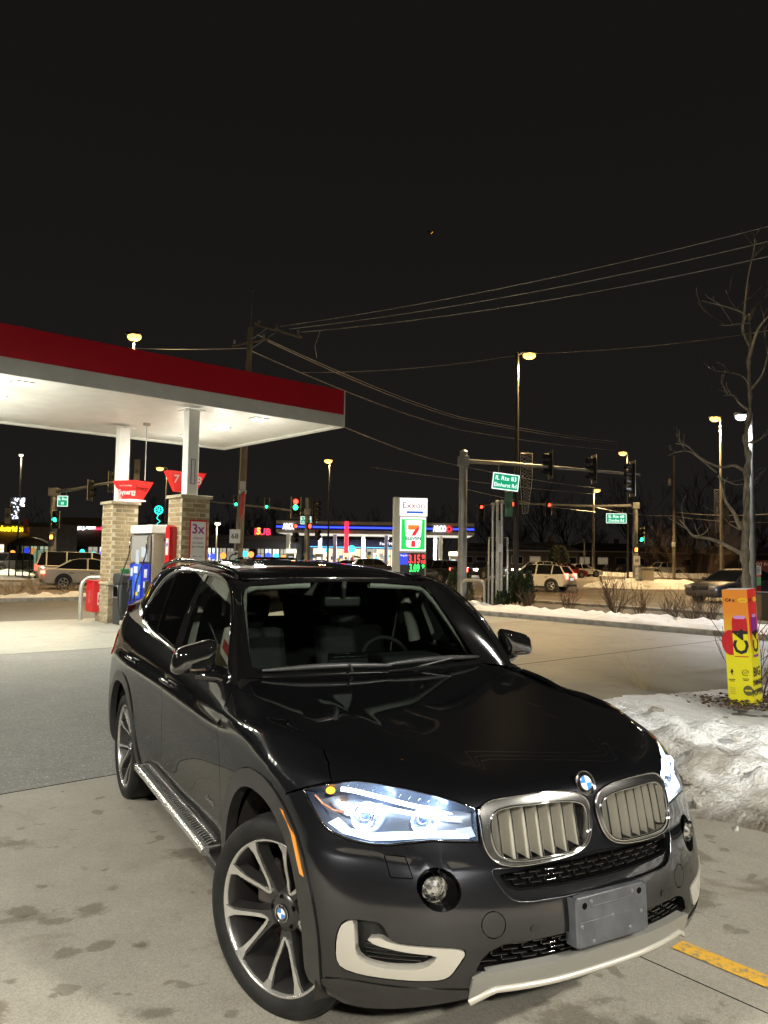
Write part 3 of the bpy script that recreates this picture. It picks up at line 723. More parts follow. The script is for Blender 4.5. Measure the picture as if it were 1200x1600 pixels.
OUT = [(-.735,1.13),(-.785,1.205),(-.892,1.350),(-1.03,1.470),(-1.215,1.570),(-1.445,1.616),(-1.80,1.6335),(-2.30,1.636),(-2.56,1.622),(-2.82,1.570),(-2.99,1.47),(-3.055,1.37),(-3.035,1.292),(-2.90,1.246),(-2.5,1.209),(-1.9,1.174),(-1.3,1.149),(-.9,1.133)]
for sy in (1, -1):
    t = MB(); L = smooth_loop(OUT, .05); t.tube([cab(x, z) for x, z in L], .0085, 6, closed=True)
    if sy < 0: t.v = [(x, -y, z) for x, y, z in t.v]; t.f = [f[::-1] for f in t.f]
    t.build('window_trim', CHROME, side[0 if sy > 0 else 1])
def spar(x0, z0, x1, z1, sy, par, w=.05, m=GLOSSBLACK):
    pass
# windscreen
SCR = [(.745,1.125),(.70,1.30),(.655,1.45),(.62,1.555),(.585,1.588),(.50,1.600),(.30,1.612),(0,1.618)]
scr = SCR + [(-y, z) for y, z in SCR[::-1][1:]]
ws = panel('windscreen', SCREEN, scr, WGLASS, CAR, res=.06, flange=False, gap=0)
GV = [(.690,1.172),(.650,1.40),(.628,1.50),(.602,1.552),(.57,1.570),(.30,1.588),(0,1.592)]
gv = GV + [(-y, z) for y, z in GV[::-1][1:]] ; gv_in = gv + [(-.60,1.150),(-.3,1.143),(0,1.14),(.3,1.143),(.60,1.150)]
panel('windscreen_border', SCREEN, scr, GLOSSBLACK, ws, [(gv_in[::-1], False)], res=.05, off=.0015, flange=False, gap=0)
# A pillars: ruled strip from the glass edge to the side frame
def edge_strip(name, A, B, m, parent, bulge=.012, n=30, k=6):
    def res_(L):
        L = np.array(L); d = np.concatenate([[0], np.cumsum(np.linalg.norm(np.diff(L, axis=0), axis=1))]); t = np.linspace(0, d[-1], n)
        return np.stack([np.interp(t, d, L[:, i]) for i in range(3)], 1)
    A, B = res_(A), res_(B); mid = np.array([-2.0, 0, 1.0]); objs = []
    for sy in (1, -1):
        mb = MB(); vs = []
        for i in range(n):
            for j in range(k+1):
                t = j/k; p = A[i]*(1-t)+B[i]*t; d = p-mid; d[0] *= .3; d /= np.linalg.norm(d)
                p = p+d*bulge*4*t*(1-t); vs.append((p[0], p[1]*sy, p[2]))
        f = [(i*(k+1)+j, i*(k+1)+j+1, (i+1)*(k+1)+j+1, (i+1)*(k+1)+j) for i in range(n-1) for j in range(k)]
        mb.add(vs, f, 0, True); objs.append(mb.build(name, m, parent))
    return objs
sv = lambda L: [tuple(SCREEN.at([y], [z])[0]) for y, z in L]
cvv = lambda L: [tuple(CABIN.at([x], [z])[0]) for x, z in L]
edge_strip('windscreen_pillar', sv([(-.745,1.125),(-.70,1.30),(-.655,1.45),(-.62,1.555),(-.585,1.588)]), cvv([(-.70,1.118),(-.80,1.245),(-.93,1.385),(-1.08,1.495),(-1.25,1.575),(-1.44,1.618)]), GLOSSBLACK, CAR)
# roof
RF = [(-1.295,0),(-1.30,-.15),(-1.315,-.3),(-1.345,-.5),(-1.40,-.585),(-1.6,-.615),(-1.9,-.635),(-2.4,-.635),(-2.9,-.615),(-3.3,-.585),(-3.85,-.53),(-3.90,-.3),(-3.91,0)]
rf = RF + [(x, -y) for x, y in RF[::-1][1:-1]]
SUN = [(-1.50,.42),(-1.50,-.42),(-2.95,-.40),(-2.95,.40)]
roof = panel('roof', ROOF, rf, PAINT, CAR, [(SUN, False)], res=.06, gap=0)
panel('sunroof_glass', ROOF, SUN, GLOSSBLACK, roof, res=.08, gap=.004)
rv = lambda L: [tuple(ROOF.at([x], [y])[0]) for x, y in L]
edge_strip('roof_side', rv([(-1.36,-.54),(-1.40,-.585),(-1.6,-.615),(-1.9,-.635),(-2.4,-.635),(-2.9,-.615),(-3.3,-.585),(-3.85,-.53)]), cvv([(-1.36,1.602),(-1.47,1.622),(-1.80,1.640),(-2.45,1.640),(-2.90,1.615),(-3.3,1.57),(-3.7,1.505),(-3.86,1.47)]), PAINT, CAR, .012, 40)
for sy in (1, -1):
    L = [(-1.40,-.590),(-1.50,-.602),(-1.8,-.628),(-2.2,-.638),(-2.6,-.630),(-3.0,-.608),(-3.3,-.585),(-3.42,-.575)]
    up = [.0, .028, .036, .040, .040, .036, .026, .0]
    pts = [Vector((x, y*sy*-1*-1, float(ROOF.h(np.array([x]), np.array([y]))[0])+h)) for (x, y), h in zip(L, up)]
    d, Wn = nat_spline(np.arange(8.), np.array([tuple(p) for p in pts]), np.linspace(0, 7, 40))
    t = MB(); t.tube([(p[0], p[1]*sy, p[2]) for p in d], .0165, 8); t.build('roof_rail', mat('black_rail', (.05, .05, .05), .12, .9, coat=1.0), CAR)
# drip strip across the screen head
t = MB(); t.tube([tuple(ROOF.at([x], [y])[0]+np.array([0.0, 0, .004])) for x, y in [(-1.40,-.585),(-1.345,-.5),(-1.315,-.3),(-1.30,-.15),(-1.295,0),(-1.30,.15),(-1.315,.3),(-1.345,.5),(-1.40,.585)]], .0045, 6); t.build('screen_trim', CHROME, roof)
t = MB(); t.prism([(-.10, 0), (.09, 0), (.07, .03), (.0, .045), (-.06, .06)], .03, frame((-3.2, -.015, 1.675), (-1, 0, .12), (0, 0, 1)) @ Matrix.Translation((0, 0, -.015))); t.build('roof_aerial', GLOSSBLACK, roof)
# tail of the cabin
rb = rv([(-3.91,0),(-3.90,-.3),(-3.85,-.53)]); lb = [tuple(BODY.at([u], [1.07])[0]) for u in (6.25, 5.95, 5.45)]
edge_strip('rear_window', rb, lb, TGLASS, CAR, .02, 8, 6)
edge_strip('rear_pillar', rv([(-3.85,-.53),(-3.85,-.53)]) + [lb[-1]], cvv([(-3.86,1.47),(-3.90,1.34)]) + [tuple(BODY.at([5.25], [1.07])[0])], GLOSSBLACK, CAR, .0, 12, 3)
# shelf between the shoulder and the cabin, belt line to the tail
edge_strip('shoulder_shelf', [tuple(BODY.at([u], [1.068])[0]) for u in np.linspace(2.13, 5.27, 30)], cvv([(-.72, 1.14), (-1.3, 1.152), (-1.9, 1.176), (-2.5, 1.21), (-2.93, 1.246), (-3.4, 1.288), (-3.72, 1.335), (-3.86, 1.36)]), PAINT, CAR, .004, 40, 4)
# cowl and wipers
cw = [(-.70,-.80),(-.80,-.78),(-.88,-.72),(-.93,-.3),(-.93,0)]; cwl = cw + [(x, -y) for x, y in cw[::-1][1:]] + [(-.66,.5),(-.66,-.5)]
cowl = panel('cowl', HOOD, [(-.62,-.81),(-.80,-.80),(-.90,-.72),(-.95,-.3),(-.95,.3),(-.90,.72),(-.80,.80),(-.62,.81)], PLASTIC, CAR, res=.08, off=-.018, gap=0)
WIPER = mat('wiper_black', (.05, .05, .05), .35, noise=.1)
for (y0, y1, zz) in ((-.655, .05, 0), (.02, .70, .01)):
    w = MB(); n_ = 24
    pts = []
    for i in range(n_+1):
        y = y0+(y1-y0)*i/n_; z = 1.150+zz*.5+.012*math.sin(math.pi*i/n_) ; q = SCREEN.at([y], [z])[0]; pts.append(Vector(q)+Vector((.022, 0, .012)))
    w.tube(pts, [.007+.008*math.sin(math.pi*i/n_)**.7 for i in range(n_+1)], 6)
    ym = (y0+y1)/2+.10; q = Vector(SCREEN.at([ym], [1.155])[0])+Vector((.035, 0, .025)); e = Vector((-.80, y0+.50, 1.105)) if y0 < 0 else Vector((-.80, .10, 1.105))
    w.tube([q, (q+e)/2+Vector((.012, 0, .006)), e], [.006, .008, .010], 6); w.build('wiper', WIPER, CAR)
# mirrors
for sy in (1, -1):
    b = bmesh.new(); bmesh.ops.create_uvsphere(b, u_segments=28, v_segments=18, radius=1)
    for v in b.verts:
        x, y, z = v.co; e = lambda a, p: math.copysign(abs(a)**p, a)
        x, y, z = e(x, .65), e(y, .42), e(z, .46)
        if x < -.05: x = -.05+ (x+.05)*.25
        v.co = Vector((-.885+x*.085, (-.99+.012*z)+y*.105, 1.232+z*.076*(1-.16*(-y)) - .012*(-y)))
    me = bpy.data.meshes.new('door_mirror'); b.to_mesh(me); b.free(); me.materials.append(GLOSSBLACK if sy > 0 else GLOSSBLACK)
    for p in me.polygons: p.use_smooth = True
    o = link(bpy.data.objects.new('door_mirror', me), CAR)
    t = MB(); t.tube([(-.86,-.985,1.155),(-.845,-.94,1.150),(-.84,-.88,1.14),(-.83,-.83,1.12)], [.020, .026, .030, .035], 8); a = t.build('mirror_foot', GLOSSBLACK, o)
    t = MB(); t.add([(-.906,-1.082,1.17),(-.906,-.90,1.165),(-.906,-.90,1.295),(-.906,-1.075,1.285)], [(0, 1, 2, 3)]); t.build('mirror_glass', CHROME, o)
    t = MB(); t.tube([(-.895,-1.085,1.19),(-.84,-1.07,1.188),(-.805,-1.02,1.186),(-.80,-.95,1.184)], .006, 6); t.build('mirror_repeater', mat('smoked_lens', (.05, .03, .02), .1, coat=1), o)
    if sy < 0:
        for q in [o]+list(o.children):
            co = np.zeros(len(q.data.vertices)*3); q.data.vertices.foreach_get('co', co); co = co.reshape(-1, 3); co[:, 1] *= -1
            q.data.vertices.foreach_set('co', co.ravel()); q.data.flip_normals(); q.data.update()
# running boards
for sy in (1, -1):
    b = MB(); b.cbox((-1.36, -.935*sy, .395), (1.52, .13, .035), .012); rbd = b.build('running_board', PLASTIC, CAR)
    b = MB(); b.tube([(-.595, -.985*sy, .398), (-2.125, -.985*sy, .398)], .020, 10); b.tube([(-.60, -.888*sy, .415), (-2.12, -.888*sy, .415)], .006, 6)
    b.tube([(-.60, -.888*sy, .415), (-.60, -.98*sy, .412)], .006, 6); b.tube([(-2.12, -.888*sy, .415), (-2.12, -.98*sy, .412)], .006, 6); b.build('board_edge', ALLOY, rbd)
    for i in range(46):
        x = -.63-i*.0322
        b = MB(); a0, a1, a2 = (x, -.893*sy, .416), (x-.028, -.932*sy, .4165), (x, -.968*sy, .416)
        b.tube([a0, a1, a2], .0052, 4); b.build('tread_rib', ALLOY, rbd) if sy > 0 else None
    for x in (-.52, -2.2):
        b = MB(); b.cbox((x, -.93*sy, .37), (.16, .10, .04), .012); b.build('board_end', PLASTIC, rbd)

# --- wheels
def make_wheel(steer=0):
    w = thing('wheel', None, None)
    b = MB(); b.lathe([(.285,-.118),(.325,-.128),(.352,-.122),(.366,-.105),(.3705,-.07),(.372,0),(.3705,.07),(.366,.105),(.354,.122),(.330,.130),(.305,.128),(.287,.118),(.284,.105)], 72, axis='Y')
    for k in (-.075, -.028, .028, .075): b.lathe([(.3735, k-.005), (.366, k-.004), (.366, k+.004), (.3735, k+.005)], 72, axis='Y', mi=0)
    b.build('tyre', RUBBER, w)
    b = MB(); b.lathe([(.286, -.11), (.27, -.10), (.255, -.06), (.252, .02), (.262, .085), (.282, .112)], 60, axis='Y'); b.build('rim', ALLOYDARK, w)
    b = MB(); b.lathe([(.275, .100), (.279, .1165), (.287, .119), (.290, .112)], 72, axis='Y'); b.build('rim_lip', ALLOY, w)
    b = MB(); b.lathe([(0, .070), (.045, .068), (.075, .06), (.085, .03), (.085, -.02)], 30, axis='Y'); hub = b.build('hub', ALLOYDARK, w)
    for k in range(5):
        th = R(72*k+11); b = MB()
        b.cyl((.057*math.sin(th), .058, .057*math.cos(th)), (.057*math.sin(th), .066, .057*math.cos(th)), .0105, n=10); b.build('wheel_bolt', BLACKHOLE, w)
    b = MB(); b.lathe([(.0, -.02), (.185, -.02), (.187, -.035), (.0, -.035)], 40, axis='Y'); b.lathe([(.10, .0), (.095, -.02)], 30, axis='Y'); b.build('brake_disc', mat('brake_iron', (.22, .13, .08), .45, .8, noise=.4, nscale=9), w)
    b = MB(); b.cbox((.15, -.01, .06), (.10, .05, .18), .015); b.build('brake_caliper', mat('caliper', (.06, .05, .045), .5), w)
    def pt(r, a, y): return Vector((r*math.sin(R(a)), y, r*math.cos(R(a))))
    for k in range(5):
        a = 72*k-25
        # dark spoke body: two arms from the hub, then the thin machined V on top
        for s_ in (-1, 1):
            b = MB(); st = [(.06, 6*s_, .060, .030), (.12, 11*s_, .068, .026), (.19, 16.2*s_, .088, .022), (.268, 18.2*s_, .103, .025)]
            vs = []
            for r, da, y, hw in st:
                p = pt(r, a+da, 0); t_ = Vector((math.cos(R(a+da)), 0, -math.sin(R(a+da))))
                vs += [p+t_*hw*.55+Vector((0, y, 0)), p-t_*hw*.55+Vector((0, y, 0)), p-t_*hw+Vector((0, y-.045, 0)), p+t_*hw+Vector((0, y-.045, 0))]
            b.add(vs, [(4*i+j, 4*i+(j+1) % 4, 4*i+4+(j+1) % 4, 4*i+4+j) for i in range(3) for j in range(4)] + [(12, 13, 14, 15)], 0, False)
            b.build('spoke', ALLOYDARK, w)
        b = MB(); L = []
        for s_ in (-1, 1):
            arm = [(.096, 4.5*s_, .0725, .0062), (.13, 10.5*s_, .0765, .0066), (.20, 15.5*s_, .0955, .0074), (.245, 16.6*s_, .105, .0105), (.279, 18.0*s_, .1165, .025)]
            vs = []
            for r, da, y, hw in arm:
                p = pt(r, a+da, y); t_ = Vector((math.cos(R(a+da)), 0, -math.sin(R(a+da))))
                vs += [p+t_*hw, p-t_*hw, p-t_*hw-Vector((0, .012, 0)), p+t_*hw-Vector((0, .012, 0))]
            b.add(vs, [(4*i+j, 4*i+(j+1) % 4, 4*i+4+(j+1) % 4, 4*i+4+j) for i in range(4) for j in range(4)])
        q = [pt(.088, a-5.5, .0715), pt(.088, a+5.5, .0715), pt(.0985, a+5.0, .0728), pt(.0985, a-5.0, .0728)]
        b.add(q + [v-Vector((0, .012, 0)) for v in q], [(0, 1, 2, 3), (7, 6, 5, 4), (0, 4, 5, 1), (1, 5, 6, 2), (2, 6, 7, 3), (3, 7, 4, 0)])
        b.build('machined_spoke', ALLOY, w)
    roundel(w, frame((0, .0735, 0), (-1, 0, 0), (0, 0, 1)), .034)
    return w
W0 = make_wheel(); W0.parent = CAR
def flip_y(o): o.rotation_euler.z += math.pi
W0.location = (0, -.79, .352); W0.rotation_euler = (0, 0, math.pi+R(24))          # outer face is local +y: turned to the right hand side, steered left
for (x, y, rz) in ((0, .79, R(24)), (-2.933, -.80, math.pi), (-2.933, .80, 0)):
    c = copy_tree(W0, CAR); c.location = (x, y, .352); c.rotation_euler = (0, 0, rz)
for x in (0, -2.933):
    for sy in (1, -1):
        b = MB(); n_ = 24; vs = []
        for yy in (.50, .90):
            for i in range(n_+1):
                t = math.pi*(i/n_)*1.16-.25; vs.append((x+.455*math.cos(t), yy*sy, .352+.47*math.sin(t)))
        b.add(vs, [(i, i+1, n_+2+i, n_+1+i) for i in range(n_)], 0, True); b.add(vs[:n_+1], [list(range(n_+1))]); b.build('wheel_liner', LINER, CAR)
# underside, bulkhead, floor
b = MB(); b.box((-1.55, 0, .27), (3.6, 1.55, .08)); b.box((-3.45, 0, .45), (.9, 1.5, .3)); b.box((.28, 0, .35), (.75, 1.0, .10)); b.build('underbody', BLACKHOLE, CAR)
b = MB(); b.box((-.60, 0, .72), (.04, 1.5, .70)); b.box((.50, 0, .55), (.05, .95, .36)); b.box((-1.1, 0, .90), (.10, 1.5, .42)); b.build('bulkhead', BLACKHOLE, CAR)

# --- headlamps
BLUEWHITE = (.62, .78, 1.0)
LED = glow('headlamp_led', BLUEWHITE, 26.0); HALO = glow('headlamp_ring', (.75, .86, 1.0), 7.0); BROW = glow('headlamp_brow', (.80, .90, 1.0), 6.5)
TRAY_SCATTER = glow('headlamp_tray_scatter', (.70, .83, 1.0), 1.9); TURN = glow('turn_signal_lamp', (1.0, .36, .02), 3.4)
CHROME2 = mat('lamp_chrome', (.70, .74, .80), .15, 1.0)
LAMPBACK = mat('lamp_backing', (.22, .26, .34), .25, .5)
for sgn_ in (1, -1):
    poly = LAMP if sgn_ > 0 else mir(LAMP)
    hl = panel('headlamp', BODY, poly, LAMPBACK, CAR, off=-.075, thick=-.073, res=.05, gap=.003)
    panel('lamp_lens', BODY, poly, LENS, hl, res=.03, off=.001, gap=.003, thick=.004, smooth=False)
    # lamp edge seal
    t = MB(); L = line_loop(np.array(poly), .03); t.tube([P_(u, v, -.001)[0] for u, v in inset(L, .004)], .0035, 5, closed=True); t.build('lamp_seal', GLOSSBLACK, hl)
    S_ = lambda u, v, o=0: P_(u*sgn_, v, o)[0]
    for (u, v, r) in ((.820, .865, .050), (.625, .868, .048)):
        c, n = P_(u*sgn_, v, -.040); d = (n*.6+Vector((1, 0, .0))).normalized(); M = frame(c, d.cross(Vector((0, 0, 1))) * -1 if False else Vector((0, 0, 1)).cross(d), (0, 0, 1))
        b = MB(); b.lathe([(r*.98, .006), (r*.90, .0), (r*.70, -.012), (r*.62, -.022)], 28); b.v = [tuple(M @ Vector(q)) for q in b.v]; b.build('lamp_bowl', CHROME2, hl)
        # ring with flats: the lit circle is open at the top
        pts = [(r*math.cos(R(a)), r*math.sin(R(a))) for a in (155, 180, 205, 232, 260, 285, 312, 338, 360, 385)]
        b = MB(); b.tube([M @ Vector((x, y, .012)) for x, y in pts], .0042, 6); b.build('lamp_ring', HALO, hl)
        b = MB(); b.sphere((0, 0, 0), r*.48, 20, 12, sc=(1, 1, .5)); b.v = [tuple(M @ (Vector(q)+Vector((0, 0, -.012)))) for q in b.v]; b.build('projector_lens', glass('projector_glass', (.75, .8, .9), 1.7), hl)
        b = MB(); b.prism([(-r*.62, r*.30), (-r*.40, r*.66), (r*.2, r*.80), (r*1.1, r*.70), (r*1.7, r*.22), (r*1.2, r*.02), (r*.7, r*.05), (.0, r*.22)], .006, M @ Matrix.Translation((0, 0, -.006))); b.build('led_array', LED, hl)
    # brow light; tray and wedge glow to imitate scattered lamp light; side details
    pts = [(.905,.925),(.86,.927),(.80,.924),(.74,.919),(.66,.909),(.58,.897),(.53,.886)]
    b = MB(); b.tube([S_(u, v, -.016) for u, v in nat_spline(np.arange(7.), np.array(pts), np.linspace(0, 6, 30))[0]], [.0078]*22+[.0078-.0009*i for i in range(8)], 8); b.build('brow_light', BROW, hl)
    b = MB(); top = [(.93,.845),(.88,.818),(.80,.812),(.73,.822),(.62,.828),(.50,.832)]; low = [(.965,.822),(.90,.798),(.80,.788),(.73,.796),(.62,.808),(.49,.806)]
    vs = [S_(u, v, -.030) for u, v in top] + [S_(u, v, -.008) for u, v in low]
    b.add(vs, [(i, i+1, 7+i, 6+i) for i in range(5)], 0, True); b.build('tray_scatter_glow', TRAY_SCATTER, hl)
    band = [(.885,.878),(.85,.897),(.79,.906),(.70,.899),(.61,.889),(.545,.874),(.50,.858),(.55,.862),(.63,.874),(.70,.882),(.80,.888),(.85,.884)]
    panel('wash_glow_band', BODY, band if sgn_ > 0 else mir(band), glow('headlamp_wash', (.80, .89, 1.0), 3.2), hl, off=-.036, thick=.004, res=.02, gap=0)  # glowing strip added to imitate the white wash across the lamp
    b = MB(); q = [S_(.53,.835,-.03), S_(.475,.842,-.03), S_(.468,.812,-.012), S_(.50,.806,-.012)]; b.add(q, [(0, 1, 2, 3)]); b.build('lamp_wedge', glow('wedge_wash', (.80, .88, 1.0), .8), hl)
    for i in range(12):
        u = .90-i*.030; v0 = .934-.0016*i; b = MB(); b.tube([S_(u, v0+.004, -.006), S_(u-.012, v0+.020-.0008*i, -.004)], .0018, 4); b.build('brow_rib', CHROME2, hl)
    b = MB(); b.sphere(tuple(S_(.955,.914,-.014)), .017, 14, 8, sc=(1, 1, .7)); b.build('turn_signal', TURN if sgn_ > 0 else mat('amber_lens', (.8, .2, .02), .2, coat=1), hl)
    b = MB(); b.tube([S_(1.03,.890,-.012), S_(.99,.872,-.014), S_(.945,.862,-.018), S_(.90,.862,-.02)], .004, 6); b.build('lamp_amber_strip', mat('amber_strip', (.8, .3, .15), .2, coat=1), hl)

# --- inside
SEATS = []
def seat(x, y, w=.50, rear=False):
    b = MB(); b.cbox((x+.10, y, .62), (.52, w, .18), .05); b.cbox((x-.20, y, .95), (.15, w, .66), .06, M=Matrix.Rotation(R(-14), 3, 'Y')); s_ = b.build('seat', LEATHER, CAR)
    for yy in ([y] if not rear else [y-.38, y, y+.38]):
        b = MB(); b.cbox((x-.31, yy, 1.345), (.10, .25, .17), .04, M=Matrix.Rotation(R(-8), 3, 'Y')); b.cyl((x-.29, yy-.05, 1.22), (x-.30, yy-.05, 1.30), .007); b.cyl((x-.29, yy+.05, 1.22), (x-.30, yy+.05, 1.30), .007); b.build('headrest', LEATHER, s_)
seat(-1.65, -.37); seat(-1.65, .37); seat(-2.55, 0, 1.30, True)
b = MB(); b.cbox((-1.02, 0, 1.02), (.42, 1.42, .20), .06); b.cbox((-1.16, .38, 1.13), (.22, .42, .07), .03); b.cbox((-1.25, 0, .86), (.25, .40, .45), .04); dash = b.build('dashboard', mat('dash_plastic', (.012, .012, .013), .8, spec=.2), CAR)
b = MB(); b.box((-1.165, 0, 1.135), (.012, .26, .10)); b.build('display', GLOSSBLACK, dash)
M = frame((-1.38, .38, 1.06), (0, 1, 0), (-.42, 0, 1)); b = MB(); b.tube([M @ Vector((.185*math.cos(R(a)), .185*math.sin(R(a)), 0)) for a in range(0, 360, 12)], .015, 8, closed=True)
for a in (0, 180, 270): b.tube([M @ Vector((.03*math.cos(R(a)), .03*math.sin(R(a)), -.02)), M @ Vector((.18*math.cos(R(a)), .18*math.sin(R(a)), 0))], .014, 6)
b.sphere(tuple(M @ Vector((0, 0, -.02))), .065, 14, 8); b.build('steering_wheel', LEATHER, CAR)
b = MB(); b.cbox((-1.27, 0, 1.475), (.035, .24, .065), .014); b.cyl((-1.25, 0, 1.50), (-1.24, 0, 1.60), .016); im = b.build('interior_mirror', PLASTIC, CAR)
b = MB(); b.box((-1.292, 0, 1.475), (.004, .215, .05)); b.build('interior_mirror_glass', CHROME, im)
hdl = panel('headlining', ROOF, [(x*1.0-.02, y*.97) for x, y in rf], LINING, CAR, res=.1, off=-.035, sgn=1, gap=0, flange=False)
panel('roof_lining_edge', CABIN, [(-1.30,1.50),(-1.36,1.60),(-1.80,1.63),(-2.45,1.63),(-2.5,1.60),(-1.80,1.60)], LINING, CAR, res=.1, off=-.045, flange=False, gap=0, both=True)
# pillar trim and belts seen through the glass
for sy in (1, -1):
    b = MB(); b.tube([tuple(SCREEN.at([y*sy], [z])[0]+np.array([-.035, 0, -.012])) for y, z in ((.70, 1.16), (.67, 1.30), (.635, 1.45), (.60, 1.55), (.52, 1.575), (.20, 1.585))], .022, 6); b.build('pillar_trim', LINING, CAR)
    b = MB(); b.tube([(-1.74, -.80*sy, 1.17), (-1.76, -.755*sy, 1.38), (-1.76, -.66*sy, 1.60)], .045, 6); b.build('centre_pillar', LINING, CAR)
    b = MB(); b.tube([(-1.80, -.70*sy, 1.42), (-1.72, -.60*sy, 1.15), (-1.66, -.52*sy, .75)], .016, 4); b.build('seat_belt', PLASTIC, CAR)

# things lying on the front seat, seen through the door window
KRAFT = mat('kraft_paper', (.20, .15, .085), .85, noise=.2, nscale=14)
def on_seat(name, label, cat, c, size, m, rot=(0, 0, 0), extra=None):
    th = thing(name, label, cat); th.matrix_world = Matrix.Translation(CAR.location) @ Matrix.Rotation(CAR.rotation_euler.z, 4, 'Z') @ Matrix.Translation(c) @ Matrix.Rotation(rot[2], 4, 'Z') @ Matrix.Rotation(rot[0], 4, 'X') @ Matrix.Rotation(rot[1], 4, 'Y')
    b = MB(); b.cbox((0, 0, size[2]/2), size, .012); b.build('carton' if 'box' in name else 'bag_body', m, th)
    if extra: b = MB(); b.box((0, -size[1]/2-.002, size[2]*.5), (size[0]*.6, .003, size[2]*.35)); b.build('label_patch', extra, th)
on_seat('paper_bag', 'brown paper bag on the front seat behind the door window', 'bag', (-1.47, -.655, .80), (.24, .13, .42), KRAFT, (R(4), R(-10), .1), mat('bag_print', (.28, .24, .17), .8))
on_seat('carton_box', 'white and red carton leaning on the paper bag inside the SUV', 'box', (-1.36, -.655, 1.14), (.20, .06, .17), mat('white_card', (.50, .48, .44), .7), (R(2), R(30), .1), mat('red_card', (.35, .03, .03), .6))
# ================================================================ the site: s runs to the right hand street, t to the street behind the pumps
SX, TX = Vector((.755, .655, 0)), Vector((-.655, .755, 0))
SITE_RZ = math.atan2(.655, .755)
def site(s, t, z=0.0): return SX*s + TX*t + Vector((0, 0, z))
def spot(px, py, Y, z=0.0):
    p = at_y(px, py, Y); return Vector((p.x, Y, z))
def zat(px, py, Y): return at_y(px, py, Y).z

